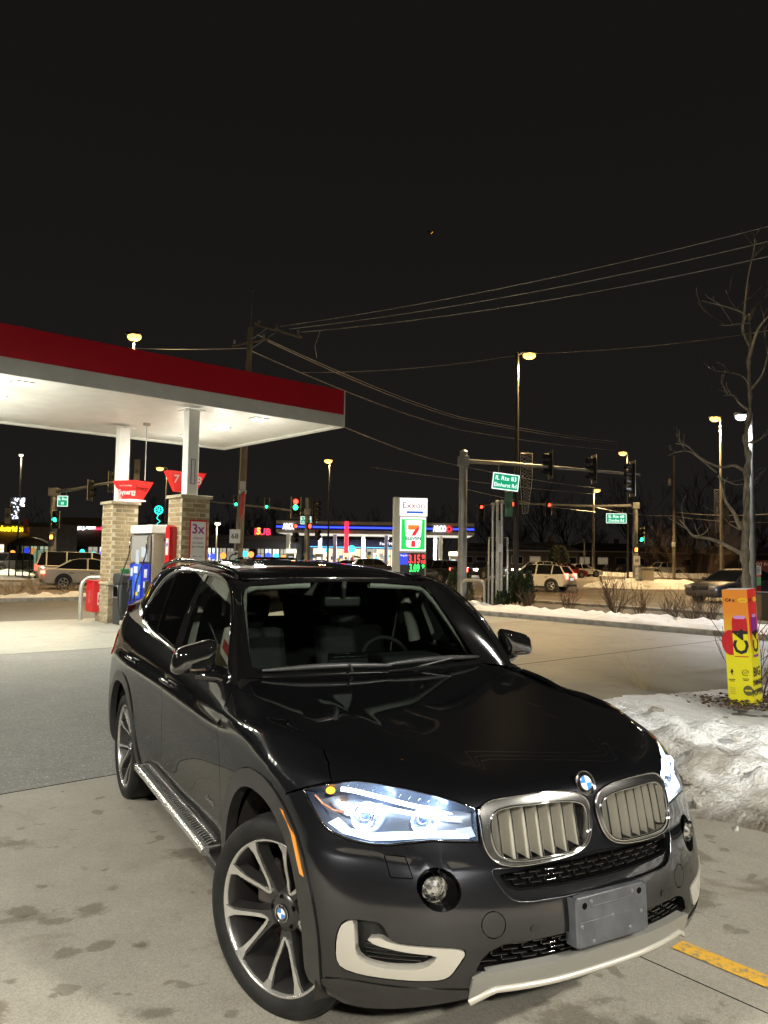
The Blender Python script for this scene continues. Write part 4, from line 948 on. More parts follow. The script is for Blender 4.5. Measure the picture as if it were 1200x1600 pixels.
def surface_mat(name, base, dark, light, marks=(), speck=0.0, stain=0.5, rough=.8, big=.25, spots=True, bump=.25, bscale=120, glit=0.0, tint=None):
    """worn paving: cloudy tone, fine grain, dark stains of their own shape"""
    m = bpy.data.materials.new(name); m.use_nodes = True; MATS[name] = m; nt = m.node_tree; L = nt.links.new
    b = nt.nodes['Principled BSDF']; b.inputs['Roughness'].default_value = rough
    tc = nt.nodes.new('ShaderNodeTexCoord')
    def noise(scale, det=5, rgh=.55, dist=0.0):
        n = nt.nodes.new('ShaderNodeTexNoise'); n.inputs['Scale'].default_value = scale; n.inputs['Detail'].default_value = det
        n.inputs['Roughness'].default_value = rgh; n.inputs['Distortion'].default_value = dist; L(tc.outputs['Object'], n.inputs['Vector']); return n.outputs['Fac']
    def ramp(src, a, b_, c0, c1):
        r = nt.nodes.new('ShaderNodeValToRGB'); r.color_ramp.elements[0].position = a; r.color_ramp.elements[1].position = b_
        r.color_ramp.elements[0].color = (*c0, 1); r.color_ramp.elements[1].color = (*c1, 1); L(src, r.inputs[0]); return r.outputs[0]
    def mix(a, b_, fac, mode='MIX'):
        x = nt.nodes.new('ShaderNodeMix'); x.data_type = 'RGBA'; x.blend_type = mode
        if isinstance(fac, float): x.inputs[0].default_value = fac
        else: L(fac, x.inputs[0])
        L(a, x.inputs[6]); L(b_, x.inputs[7]); return x.outputs[2]
    c = ramp(noise(big, 6, .6, .4), .32, .68, dark, light)
    c2 = ramp(noise(big*9, 5, .65), .3, .7, tuple(k*.86 for k in base), tuple(min(1, k*1.12) for k in base))
    c = mix(c, c2, .5)
    g = ramp(noise(bscale*1.2, 2), .35, .65, (.80, .80, .80), (1.16, 1.16, 1.16)); c = mix(c, g, 1.0 if speck == 0 else speck, 'MULTIPLY')
    if spots:
        s1 = ramp(noise(1.7, 3, .5, .6), .615, .66, (1, 1, 1), (.52, .48, .44)); c = mix(c, s1, stain, 'MULTIPLY')
        s2 = ramp(noise(5.5, 2, .45, .3), .655, .69, (1, 1, 1), (.50, .47, .43)); c = mix(c, s2, stain, 'MULTIPLY')
        s3 = ramp(noise(.7, 7, .7, 1.2), .56, .76, (1, 1, 1), (.62, .58, .53)); c = mix(c, s3, stain, 'MULTIPLY')
    if marks:                                                     # oil and melt water stains where they lie
        acc = None; nz = noise(9.0, 5, .65, .6); nb = noise(2.6, 4, .6, .5)
        for x_, y_, r_, sx_ in marks:
            mp = nt.nodes.new('ShaderNodeMapping'); mp.vector_type = 'TEXTURE'; mp.inputs['Location'].default_value = (x_, y_, 0); mp.inputs['Scale'].default_value = (r_*sx_*.78, r_*.72, 1); mp.inputs['Rotation'].default_value = (0, 0, (x_*7.3+y_*3.1) % 1.2-.4); L(tc.outputs['Object'], mp.inputs[0])
            ln = nt.nodes.new('ShaderNodeVectorMath'); ln.operation = 'LENGTH'; L(mp.outputs[0], ln.inputs[0])
            if acc is None: acc = ln.outputs['Value']
            else:
                mn = nt.nodes.new('ShaderNodeMath'); mn.operation = 'MINIMUM'; L(acc, mn.inputs[0]); L(ln.outputs['Value'], mn.inputs[1]); acc = mn.outputs[0]
        a1 = nt.nodes.new('ShaderNodeMath'); a1.operation = 'MULTIPLY_ADD'; a1.inputs[1].default_value = 2.6; L(nz, a1.inputs[0]); L(acc, a1.inputs[2])
        a2 = nt.nodes.new('ShaderNodeMath'); a2.operation = 'MULTIPLY_ADD'; a2.inputs[1].default_value = 1.6; L(nb, a2.inputs[0]); L(a1.outputs[0], a2.inputs[2])
        mr_ = nt.nodes.new('ShaderNodeMapRange'); mr_.inputs['From Min'].default_value = 2.5; mr_.inputs['From Max'].default_value = 2.95; L(a2.outputs[0], mr_.inputs['Value']); wet = mr_.outputs[0]
        c = mix(c, ramp(wet, 0, 1, (.58, .555, .52), (1, 1, 1)), 1.0, 'MULTIPLY')
    if glit:
        v = nt.nodes.new('ShaderNodeTexVoronoi'); v.inputs['Scale'].default_value = 95; L(tc.outputs['Object'], v.inputs['Vector'])
        g2 = ramp(v.outputs['Color'], .80, .93, (1, 1, 1), (1+glit, 1+glit, 1+glit)); c = mix(c, g2, 1.0, 'MULTIPLY')
        g3 = ramp(v.outputs['Color'], .06, .22, (.55, .55, .55), (1, 1, 1)); c = mix(c, g3, 1.0, 'MULTIPLY')
    L(c, b.inputs['Base Color'])
    rr = nt.nodes.new('ShaderNodeMapRange'); rr.inputs['To Min'].default_value = rough-.18; rr.inputs['To Max'].default_value = min(1, rough+.12); L(noise(1.2, 6, .6), rr.inputs['Value']); L(rr.outputs[0], b.inputs['Roughness'])
    bp = nt.nodes.new('ShaderNodeBump'); bp.inputs['Strength'].default_value = bump; bp.inputs['Distance'].default_value = .01
    L(noise(bscale, 6, .7), bp.inputs['Height']); L(bp.outputs[0], b.inputs['Normal'])
    return m
ROADM = surface_mat('road_asphalt', (.135, .118, .092), (.10, .088, .07), (.17, .15, .118), stain=.3, rough=.62, big=.12, bscale=60)
LANEM = surface_mat('lot_asphalt', (.12, .115, .10), (.095, .092, .085), (.15, .145, .13), stain=.25, rough=.75, big=.2, bscale=70)
APRONM = surface_mat('pump_concrete', (.33, .325, .28), (.28, .275, .235), (.37, .365, .315), stain=.35, rough=.7, big=.3)
MARKS_ = [(.78,3.05,.22,1.2),(.86,3.02,.16,1.5),(1.02,3.0,.10,1.6),(1.26,3.04,.13,1.5),(.70,3.06,.10,1.2),(-1.41,3.85,.12,1.6),(-1.52,3.75,.09,1.6),(-1.36,3.45,.08,1),(-1.22,3.53,.07,1.3),(-1.49,3.22,.05,1),(-1.27,3.13,.05,1),(-.86,3.02,.10,1.5),(-1.72,3.82,.10,1.2),(-1.5,2.98,.15,1.3),(-1.05,4.6,.25,1.4),(1.6,4.1,.3,1.2),(-2.3,4.7,.22,1.5)]
SLABM = surface_mat('worn_concrete', (.305, .283, .237), (.23, .212, .176), (.355, .333, .282), MARKS_, stain=.75, rough=.72, big=.45)
DRIVEM = surface_mat('drive_concrete', (.235, .228, .19), (.195, .19, .16), (.275, .268, .225), stain=.3, rough=.62, big=.35)
STRIPM = surface_mat('chip_asphalt', (.22, .218, .205), (.185, .183, .172), (.255, .252, .238), stain=.12, rough=.8, big=.5, spots=False, bump=.7, bscale=85, glit=1.1)
DIRTM = mat('frozen_verge', (.10, .085, .06), .95, noise=.4, nscale=3, bump=.6, bscale=14)

def sheet(name, pts, z, m, kind='structure', label=None, cat=None):
    b = MB(); b.add([(p.x, p.y, z) for p in pts], [list(range(len(pts)))]); o = b.build(name, m)
    if o.data.polygons[0].normal.z < 0: o.data.flip_normals()
    return tag(o, label, cat, None, kind)
def srect(s0, s1, t0, t1): return [site(s0, t0), site(s1, t0), site(s1, t1), site(s0, t1)]
sheet('road', [Vector((-1500, -300, 0)), Vector((1500, -300, 0)), Vector((1500, 2200, 0)), Vector((-1500, 2200, 0))], -.012, ROADM)
sheet('lot_lane', srect(-60, 18.3, 20.75, 28.4), -.004, LANEM)
sheet('pump_apron', srect(-60, 18.3, 14.1, 20.7), -.004, APRONM)
sheet('asphalt_strip', srect(-60, 8.0, 6.04, 14.07), -.004, STRIPM)
sheet('drive', srect(8.02, 18.3, 8.3, 14.08), -.004, DRIVEM)
sheet('drive_slab', srect(8.02, 18.3, -60, 8.27), -.004, DRIVEM)
for i, (s0, s1) in enumerate(((-60, -8.6), (-8.585, -2.72), (-2.705, 3.179), (3.187, 8.0))):
    sheet('concrete_slab', srect(s0, s1, -60, 1.1 if i == 9 else 6.02), -.0035, SLABM)
sheet('joint_filler', srect(-60, 18.3, -60, 28.4), -.010, BLACKHOLE)
sheet('far_pavement', srect(-140, 18, 47, 51), .03, mat('far_paving', (.2, .19, .17), .9, noise=.2, nscale=2))
# yellow bay line with worn edges
m = mat('yellow_line_paint', (.62, .34, .035), .6)
nt = m.node_tree; tc = nt.nodes.new('ShaderNodeTexCoord'); n = nt.nodes.new('ShaderNodeTexNoise'); n.inputs['Scale'].default_value = 24; n.inputs['Detail'].default_value = 6; n.inputs['Roughness'].default_value = .7
r = nt.nodes.new('ShaderNodeValToRGB'); r.color_ramp.elements[0].position = .40; r.color_ramp.elements[0].color = (.25, .21, .14, 1); r.color_ramp.elements[1].position = .50; r.color_ramp.elements[1].color = (.66, .37, .035, 1)
nt.links.new(tc.outputs['Object'], n.inputs['Vector']); nt.links.new(n.outputs['Fac'], r.inputs[0]); nt.links.new(r.outputs[0], nt.nodes['Principled BSDF'].inputs['Base Color'])
sheet('bay_line', srect(3.36, 3.46, -8, 1.83), .001, m)
# lane markings on the two streets
WLINE = mat('worn_white_paint', (.42, .41, .36), .7, noise=.4, nscale=6)
for (a, b_, c, d) in ((-60, 15, 38.6, 38.72), (-60, 15, 33.0, 33.1), (30.0, 30.12, -60, 25), (36, 36.12, -60, 26), (41.8, 41.92, -60, 26), (26.2, 26.5, 31.5, 46), (48.2, 48.5, 31.5, 46)):
    sheet('lane_line', srect(a, b_, c, d), -.003, WLINE)

# ---------------------------------------------------------------- snow
SNOWM = bpy.data.materials.new('dirty_snow'); SNOWM.use_nodes = True
nt = SNOWM.node_tree; bs = nt.nodes['Principled BSDF']; bs.inputs['Roughness'].default_value = .55; bs.inputs['Subsurface Weight'].default_value = .0
tc = nt.nodes.new('ShaderNodeTexCoord'); n = nt.nodes.new('ShaderNodeTexNoise'); n.inputs['Scale'].default_value = 2.6; n.inputs['Detail'].default_value = 9; n.inputs['Roughness'].default_value = .68; n.inputs['Distortion'].default_value = .5
at_ = nt.nodes.new('ShaderNodeAttribute'); at_.attribute_name = 'dirt'
ad = nt.nodes.new('ShaderNodeMath'); ad.operation = 'ADD'; r = nt.nodes.new('ShaderNodeValToRGB')
for e, (p, c) in zip((0, 1), ((.56, (.84, .85, .86)), (1.0, (.17, .145, .115)))): r.color_ramp.elements[e].position = p; r.color_ramp.elements[e].color = (*c, 1)
e = r.color_ramp.elements.new(.76); e.color = (.46, .44, .40, 1)
nt.links.new(tc.outputs['Object'], n.inputs['Vector']); nt.links.new(n.outputs['Fac'], ad.inputs[0]); nt.links.new(at_.outputs['Fac'], ad.inputs[1]); nt.links.new(ad.outputs[0], r.inputs[0]); nt.links.new(r.outputs[0], bs.inputs['Base Color'])
n2 = nt.nodes.new('ShaderNodeTexNoise'); n2.inputs['Scale'].default_value = 38; n2.inputs['Detail'].default_value = 6; bp = nt.nodes.new('ShaderNodeBump'); bp.inputs['Strength'].default_value = .8; bp.inputs['Distance'].default_value = .04
nt.links.new(tc.outputs['Object'], n2.inputs['Vector']); nt.links.new(n2.outputs['Fac'], bp.inputs['Height']); nt.links.new(bp.outputs[0], bs.inputs['Normal'])
from mathutils import noise as mnoise
def snow_field(name, poly, h, res, label, dirt=lambda p, d: 0.0, lump=.12, edge=.5, seed=0, zbase=-.03, dome=None):
    """a heap of old snow over an outline of ground points: rises from its edge, lumped and chunked"""
    P = np.array([(p.x, p.y) for p in poly]); L = line_loop(P, res); V, T = fill([L], res)
    z = []; dirts = []
    for x, y in V:
        d = np.min(np.linalg.norm(L-np.array([x, y]), axis=1)); k = min(1, d/edge); k = k*k*(3-2*k)
        q = Vector((x, y, seed*3.1))
        a = mnoise.fractal(q*1.1, 1.0, 2.0, 4); b_ = mnoise.turbulence(q*3.2, 4, False); c = mnoise.noise(q*7.0)*.8+abs(mnoise.noise(q*13.0))*.6
        dm = (dome(x, y) if dome else 1.0); hh = dm*h
        fine = mnoise.fractal(q*6.0, .75, 2.1, 5); ridg = 1-abs(mnoise.noise(q*2.6+Vector((5, 2, 0))))*2
        zz = hh*k*(1+.35*a) + dm*lump*k*((b_-.5)*.9 + .22*c + .30*fine + .25*ridg)
        z.append(zbase+max(0, zz)); dirts.append(float(dirt(Vector((x, y, 0)), d)))
    me = bpy.data.meshes.new(name); me.from_pydata([(v[0], v[1], zz) for v, zz in zip(V, z)], [], [list(t) for t in T]); me.materials.append(SNOWM)
    me.polygons.foreach_set('use_smooth', [True]*len(T)); at = me.attributes.new('dirt', 'FLOAT', 'POINT'); at.data.foreach_set('value', dirts)
    if me.polygons[0].normal.z < 0: me.flip_normals()
    me.update(); o = link(bpy.data.objects.new(name, me)); o['label'] = label; o['kind'] = 'stuff'; return o
def snow_dome(x, y):
    s, t = x*.755+y*.655, -.655*x+.755*y
    return .26 + .50*math.exp(-((s-6.5)/1.15)**2)*math.exp(-max(0, t-4.2)**2/1.2) - .16*math.exp(-((s-9.3)/1.3)**2-((t-4.0)/1.5)**2)
def near_dirt(p, d):
    s, t = p.dot(SX), p.dot(TX)
    return .33*max(0, 1-(s-5.0)/1.8) + .24*max(0, 1-d/.5) - .12*min(1, max(0, (s-6.4)/1.5)) + .16*mnoise.noise(Vector((s*1.4, t*1.4, 3)))
snow_field('snow_bank', [site(*q) for q in ((4.95, 5.6), (4.95, 3.4), (5.0, 2.3), (5.1, .6), (5.2, -4), (14.5, -4), (14.5, 4.6), (12.2, 5.0), (10.2, 5.5), (9.0, 5.95), (6.0, 6.0))], .42, .048, 'dirty ploughed snow heaped beside the SUV', near_dirt, .20, .9, 1,
           dome=snow_dome)
snow_field('verge_snow', [site(*q) for q in ((18.5, 31), (18.5, 20), (18.5, 6), (18.5, -6), (21.3, -6), (21.4, 8), (21.5, 22), (21.8, 31))], .24, .17, 'crusted snow strip along the right hand verge', lambda p, d: .10*max(0, 1-d/.5), .16, .8, 2)
snow_field('verge_snow', [site(*q) for q in ((-45, 28.7), (16, 28.5), (18, 30.0), (16, 30.9), (-45, 31.2))], .22, .22, 'low strip of old snow behind the pumps', lambda p, d: .12*max(0, 1-d/.5), .16, .7, 3)
sheet('verge', srect(21.2, 25.4, -60, 31), .02, DIRTM)
def kerb(name, a, b_, w=.16, h=.13):
    m_ = (a+b_)/2; d = (b_-a); o = MB(); o.cbox((m_.x, m_.y, h/2-.02), (d.length, w, h+.04), .02, rz=math.atan2(d.y, d.x))
    return tag(o.build(name, mat('kerb_concrete', (.30, .285, .25), .85, noise=.25, nscale=5)), kind='structure')
kerb('kerb', site(18.4, -20), site(18.4, 28)); kerb('kerb', site(25.45, -40), site(25.45, 31)); kerb('kerb', site(-60, 28.5), site(18, 28.5)); kerb('kerb', site(-60, 31.3), site(18, 31.3)); kerb('kerb', site(-60, 46.9), site(18, 46.9))
# median snow across the junction and the far corners
snow_field('island_snow', [spot(905, 925, 53), spot(1000, 925, 50), spot(1110, 925, 52), spot(1115, 925, 62), spot(1000, 925, 64), spot(915, 925, 62)], .42, .5, 'snow on the traffic island round the signal pole', lambda p, d: .08, .2, 2.2, 4)
snow_field('far_snow', [spot(905, 895, 96), spot(1000, 895, 92), spot(1200, 895, 86), spot(1260, 895, 92), spot(1200, 895, 98), spot(905, 895, 104)], .5, 1.0, 'snow bank along the far side of the street', lambda p, d: .12, .3, 2.5, 5)
snow_field('far_snow', [spot(-80, 905, 56), spot(45, 905, 57), spot(60, 905, 60), spot(-80, 905, 63)], .5, .5, 'snow heap in front of the bus shelter', lambda p, d: .15, .3, 1.5, 6)
# ================================================================ petrol station canopy, columns, pump
A1, A2 = -SX, TX                                                 # along the fascia to the left, and to the back
CANO = Vector((-1.04, 19.11, 0))
def cano(a, b, z=0.0): return CANO + A1*a + A2*b + Vector((0, 0, z))
CM = lambda a, b, z=0: Matrix.Translation(cano(a, b, z)) @ Matrix.Rotation(SITE_RZ, 4, 'Z')       # local x = SX, y = TX
WHITEP = mat('white_canopy_paint', (.84, .84, .80), .42, noise=.04, nscale=3)
REDP = mat('red_fascia', (.56, .010, .022), .38, coat=.4)
GREYP = mat('canopy_seam_grey', (.28, .28, .26), .5)
LAMPLED = glow('canopy_led', (1.0, .97, .86), 26.0)
RZ = Matrix.Rotation(SITE_RZ, 3, 'Z')
can = thing('fuel_canopy', 'flat petrol station canopy with red and white fascia', 'canopy', cano(0, 0, 5.0), SITE_RZ)
LEN, DEP = 26.0, 6.04                                             # local frame: x from 0 (right end) to -LEN, y 0..DEP, z 0 = soffit
def cbx(name, x0, x1, y0, y1, z0, z1, m, par=can, bev=.004):
    b = MB(); b.cbox(((x0+x1)/2, (y0+y1)/2, (z0+z1)/2), (abs(x1-x0), abs(y1-y0), abs(z1-z0)), bev); return b.build(name, m, par)
for (x0, x1, y0, y1) in ((-LEN, 0, 0, .06), (-LEN, 0, DEP-.06, DEP), (-.06, -.0005, .061, DEP-.061)):
    cbx('red_band', x0, x1, y0, y1, .325, .94, REDP); cbx('white_band', x0, x1, y0, y1, 0, .32, WHITEP)
cbx('corner_trim', -.02, .012, -.012, .02, 0, .945, WHITEP)
cbx('canopy_roof', -LEN, -.07, .07, DEP-.07, .50, .60, GREYP)
for k in range(5):                                               # soffit panels
    y0 = .07+k*(DEP-.14)/5; y1 = y0+(DEP-.14)/5-.004
    cbx('soffit_panel', -LEN, -.07, y0, y1, .06, .10, WHITEP, bev=.0015)
for (x0, x1, y0, y1) in ((-LEN, -.064, .062, .14), (-LEN, -.064, DEP-.14, DEP-.062), (-.14, -.064, .142, DEP-.142)): cbx('soffit_rim', x0, x1, y0, y1, .004, .056, WHITEP)
li = 0
for a in (2.0, 7.4, 12.8, 18.2, 23.6):
    for b_ in (.80, 2.6, 4.45):
        f = cbx('soffit_light', -a-.19, -a+.19, b_-.16, b_+.16, .035, .058, WHITEP)
        g = MB(); g.box((-a, b_, .026), (.28, .22, .014)); g.build('led_panel', LAMPLED, f)
        if a < 20:
            l = bpy.data.lights.new('canopy_light', 'AREA'); l.shape = 'RECTANGLE'; l.size = .34; l.size_y = .28; l.energy = 150; l.color = (1.0, .98, .84)
            o = bpy.data.objects.new('canopy_light', l); COL.objects.link(o); o.parent = can; o.location = (-a, b_, .012)
            l2 = bpy.data.lights.new('soffit_fill', 'POINT'); l2.energy = 44; l2.color = (1.0, .98, .84); l2.shadow_soft_size = .14  # added point lamp hung below each fixture to brighten the soffit
            o = bpy.data.objects.new('soffit_fill', l2); COL.objects.link(o); o.parent = can; o.location = (-a, b_, -.95)

def vary(m, amt=.25):
    """shade each brick a little differently"""
    nt = m.node_tree; b = nt.nodes['Principled BSDF']; oi = nt.nodes.new('ShaderNodeObjectInfo'); mr = nt.nodes.new('ShaderNodeMapRange')
    mr.inputs['To Min'].default_value = 1-amt; mr.inputs['To Max'].default_value = 1+amt; nt.links.new(oi.outputs['Random'], mr.inputs['Value'])
    x = nt.nodes.new('ShaderNodeMix'); x.data_type = 'RGBA'; x.blend_type = 'MULTIPLY'; x.inputs[0].default_value = 1
    src = b.inputs['Base Color'].links[0].from_socket; nt.links.new(src, x.inputs[6]); nt.links.new(mr.outputs[0], x.inputs[7]); nt.links.new(x.outputs[2], b.inputs['Base Color']); return m
BRICKM = vary(mat('tan_brick', (.30, .225, .125), .85, noise=.16, nscale=30, bump=.4, bscale=90), .22)
STONEM = vary(mat('split_stone', (.36, .30, .20), .9, noise=.25, nscale=14, bump=.9, bscale=40), .2)
MORTAR = mat('mortar', (.48, .42, .31), .95, noise=.1, nscale=40); CAPM = mat('cast_cap', (.42, .36, .25), .8, noise=.12, nscale=12)
def brick_mesh(name, l, w, h, m, rough=0.0, seed=0):
    b = MB(); b.cbox((0, 0, 0), (l, w, h), min(.006, h*.1)); me = b.mesh(name, m)
    if rough:
        for v in me.vertices:
            q = mnoise.noise_vector(v.co*17+Vector((seed, 0, 0))); v.co += Vector((0, q.y*rough, q.z*rough*.3))
    return me
def masonry(par, side, z0, rows, ch, mesh_for, lens, wd, nm):
    """running bond round a square pier, one object a block"""
    for r_ in range(rows):
        z = z0+ch*(r_+.5)
        for f in range(4):
            full = (r_+f) % 2 == 0; L = side if full else side-2*wd
            cuts = lens[0] if full else lens[1]; x = -L/2
            if (r_//2) % 2: cuts = cuts[::-1]
            for c in cuts:
                l = c*L; o = link(bpy.data.objects.new(nm, mesh_for(l-.010, r_)), par)
                ang = f*math.pi/2; px, py = x+l/2, -(side/2-wd/2)
                o.location = (px*math.cos(ang)-py*math.sin(ang), px*math.sin(ang)+py*math.cos(ang), z); o.rotation_euler = (0, 0, ang); x += l
def pier(label, s_, t_, rot=0, b0=1.0):
    th = thing('canopy_column', label, 'column', cano(s_, t_), SITE_RZ, 'brick canopy columns')
    cache = {}
    def bm(l, r_):
        k = round(l, 3)
        if k not in cache: cache[k] = brick_mesh('brick', l-.006, .09, .0865, BRICKM)
        return cache[k]
    sc = {}
    def sm(l, r_):
        k = (round(l, 3), r_ % 4)
        if k not in sc: sc[k] = brick_mesh('stone', l, .12, .093, STONEM, .022, r_*7+l*31)
        return sc[k]
    b = MB(); b.box((0, 0, .48), (.76, .76, .96)); b.box((0, 0, 2.02), (.664, .664, 1.95)); b.build('mortar_core', MORTAR, th)
    masonry(th, .80, .0, 9, .104, sm, ((.55, .45), (.45, .55)), .12, 'stone')
    b = MB(); b.cbox((0, 0, .985), (.86, .86, .085), .015); b.build('stone_ledge', CAPM, th)
    masonry(th, .675, 1.03, 19, .1025, bm, ((.48, .52), (.33, .67)), .09, 'brick')
    b = MB(); b.cbox((0, 0, 3.02), (.77, .77, .075), .012); b.build('column_cap', CAPM, th)
    b = MB(); b.cbox((0, 0, 4.03), (.27, .27, 1.96), .012); st = b.build('steel_post', WHITEP, th)
    b = MB(); b.cbox((0, 0, 4.985), (.46, .46, .02), .004); b.build('post_flange', WHITEP, th)
    return th
colL = pier('rear brick canopy column beside the red bin and hoop rail', 3.96, 4.22)
colR = pier('front brick canopy column carrying the framed offer poster', 3.80, .72)
# framed poster on the front column (face towards the street, normal -t, right hand half)
REDF = mat('red_enamel', (.55, .015, .02), .3, coat=.5)
FACE = lambda th_, x, z, off=.0: Matrix.Translation((x, -.3375-off, z)) @ Matrix.Rotation(R(90), 4, 'X')
po = thing('poster_frame', 'red framed white offer poster on the front brick column', 'poster', cano(3.80, .72), SITE_RZ)
b = MB(); b.cbox((.06, -.352, 2.02), (.42, .02, .98), .006); b.build('frame', REDF, po)
b = MB(); b.box((.06, -.364, 2.02), (.355, .006, .90)); b.build('paper', mat('poster_paper', (.72, .71, .66), .5), po)
text('print', '3x', .30, FACE(0, .05, 2.30, .031), mat('print_purple', (.33, .03, .25), .6), po, .0008, bold=.006)
for i, (w_, s_, z_, c_) in enumerate((('cleaner', .085, 2.11, 'print_purple'), ('for better', .066, 2.0, 'print_black'), ('gas mileage', .066, 1.92, 'print_black'))): text('print', w_, s_, FACE(0, .06, z_, .031), mat(c_, (.02, .02, .02), .6), po, .0008)
b = MB(); b.box((-.02, -.3685, 1.70), (.10, .001, .02)); b.box((.12, -.3685, 1.70), (.07, .001, .02)); b.build('small_print', mat('print_grey', (.3, .3, .3), .6), po)
# red call point on the pump side of the front column
sq = thing('fire_extinguisher_cabinet', 'tall narrow rounded red cabinet on the front brick column', 'cabinet', cano(3.80, .72), SITE_RZ)
b = MB(); pr = [(-.09, -.47), (.09, -.47), (.11, -.40), (.11, .40), (.09, .50), (.0, .54), (-.09, .50), (-.11, .40), (-.11, -.40)]
b.prism(pr, .16, Matrix.Translation((-.345, .02, 1.85)) @ Matrix.Rotation(R(-90), 4, 'Y') @ Matrix.Rotation(R(-90), 4, 'Z') if False else frame((-.342, -.03, 1.84), (0, -1, 0), (0, 0, 1))); b.build('body', REDF, sq)
b = MB(); b.prism([(-.06, -.12), (.06, -.12), (.06, .25), (-.06, .25)], .006, frame((-.503, -.03, 1.84), (0, -1, 0), (0, 0, 1))); b.build('label_plate', WHITE, sq)
b = MB(); b.lathe([(0, .008), (.045, .007), (.05, 0)], 18); MF = frame((-.503, -.03, 1.95), (0, -1, 0), (0, 0, 1)); b.v = [tuple(MF @ Vector(v)) for v in b.v]; b.build('blue_disc', BLUE, sq)
# hanging red signs
def tray_sign(nm, lab, loc, w, h, d, rz, inner=True):
    th = thing(nm, lab, 'sign', loc, rz)
    top = [(-w/2, -d/2), (w/2, -d/2), (w/2, d/2), (-w/2, d/2)]; bot = [(-w*.28, -d*.22), (w*.28, -d*.22), (w*.28, d*.22), (-w*.28, d*.22)]
    vs = [(x, y, h) for x, y in top] + [(x, y, 0) for x, y in bot]; b = MB(); b.add(vs, [(0, 1, 2, 3), (7, 6, 5, 4), (4, 5, 1, 0), (5, 6, 2, 1), (6, 7, 3, 2), (7, 4, 0, 3)]); b.build('sign_box', mat('lit_red_plastic', (.62, .02, .02), .35, emit=(.9, .03, .02), strength=.25), th); return th
loc = cano(3.88, 3.66, 3.10)
sy = tray_sign('product_sign', 'red inverted tray sign with white lettering on the rear column', loc, .70, .46, .70, SITE_RZ+R(23))
def slope_face(w, h, d, side):
    # matrix on one sloped face of the tray; side 0 = -y face, 1 = -x face
    if side == 0: o = Vector((0, -(d/2+d*.22)/2, h/2)); x = Vector((1, 0, 0)); up = Vector((0, -(d/2-d*.22), h))
    else: o = Vector((-(w/2+w*.28)/2, 0, h/2)); x = Vector((0, -1, 0)); up = Vector((-(w/2-w*.28), 0, h))
    return frame(o, x, up) @ Matrix.Translation((0, 0, .004))
text('lettering', 'Synergy', .185, slope_face(.70, .46, .70, 1) @ Matrix.Translation((.06, -.06, 0)), WHITE, sy, .001, bold=.004, sx=.95)
text('lettering', 'Fuel Technology', .06, slope_face(.70, .46, .70, 1) @ Matrix.Translation((.05, .11, 0)), WHITE, sy, .001)
text('lettering', 'Synergy', .15, slope_face(.70, .46, .70, 0) @ Matrix.Translation((.02, .06, 0)), mat('dark_red_print', (.16, .0, .0), .5), sy, .001, bold=.003)
b = MB(); b.prism([(.05*math.cos(R(a)), .05*math.sin(R(a))) for a in range(0, 360, 30)], .002, slope_face(.70, .46, .70, 1) @ Matrix.Translation((-.27, .0, 0))); b.build('logo', WHITE, sy)
b = MB(); b.box((0, 0, -.02), (.50, .40, .03)); b.build('lit_base', glow('sign_base_light', (1, .95, .85), 1.5), sy)
b = MB(); b.cyl((.14, -.25, .50), (.14, -.25, 1.98), .012, n=8); b.cyl((.14, -.25, 1.90), (.14, -.25, 1.985), .09, .10, n=16); b.build('hanger', GREYP, sy)
pn = tray_sign('pump_number_sign', 'red tray sign numbered 7 and 8 behind the front post', cano(3.66, 1.25, 3.18), .92, .46, .30, SITE_RZ)
for x, ch in ((-.27, '7'), (.30, '8')): text('number', ch, .26, slope_face(.92, .46, .30, 0) @ Matrix.Translation((x, .04, 0)), WHITE, pn, .001, bold=.004)
# small framed stickers on the front post
st = thing('post_sticker', 'narrow framed notice on the white front post', 'notice', cano(3.80, .72), SITE_RZ)
b = MB(); b.box((0, -.1375, 3.60), (.075, .004, .52)); b.build('paper', WHITE, st)
b = MB()
for (x, z, w_, h_) in ((-.045, 3.60, .012, .56), (.045, 3.60, .012, .56), (0, 3.875, .10, .012), (0, 3.325, .10, .012)): b.box((x, -.1385, z), (w_, .006, h_))
b.build('frame', mat('dark_red_frame', (.15, .03, .03), .5), st)

# pump
STEEL = mat('brushed_steel', (.50, .49, .46), .36, .85, noise=.1, nscale=40, stretch=(1, 1, 12)); PBLUE = mat('pump_blue', (.015, .03, .45), .35, coat=.4); LBLUE = mat('pump_light_blue', (.10, .30, .75), .35)
DARKG = mat('dark_grey_plastic', (.04, .042, .042), .5); HOSE = mat('rubber_hose', (.012, .012, .012), .45); SCREENW = glow('pump_screen', (.75, .85, 1.0), .7)
pu = thing('fuel_pump', 'fuel dispenser with blue front and steel side between the columns', 'fuel pump', cano(3.87, 2.40), SITE_RZ)
W2, D2 = .56, 1.12                                                # local x: depth (front faces -x), y: width
b = MB(); b.cbox((0, 0, 1.22), (W2-.06, D2-.02, 2.20), .015); b.build('housing', STEEL, pu)
b = MB(); b.cbox((0, 0, 2.32), (W2+.06, D2+.10, .20), .02); hd = b.build('header', WHITEP, pu)
for y in (-.40, .38): text('header_mark', 'x', .07, frame((-.312, y, 2.32), (0, -1, 0)), mat('print_red', (.5, .02, .02), .5), hd, .001)
b = MB(); b.cbox((-.285, 0, 1.05), (.07, D2-.06, .92), .015); b.cbox((-.29, 0, .33), (.08, D2-.02, .52), .015); fp = b.build('front_panel', PBLUE, pu)
b = MB(); b.cbox((-.33, .06, 1.08), (.05, .46, .80), .015); b.build('centre_console', mat('pump_mid_blue', (.03, .10, .62), .35), fp)
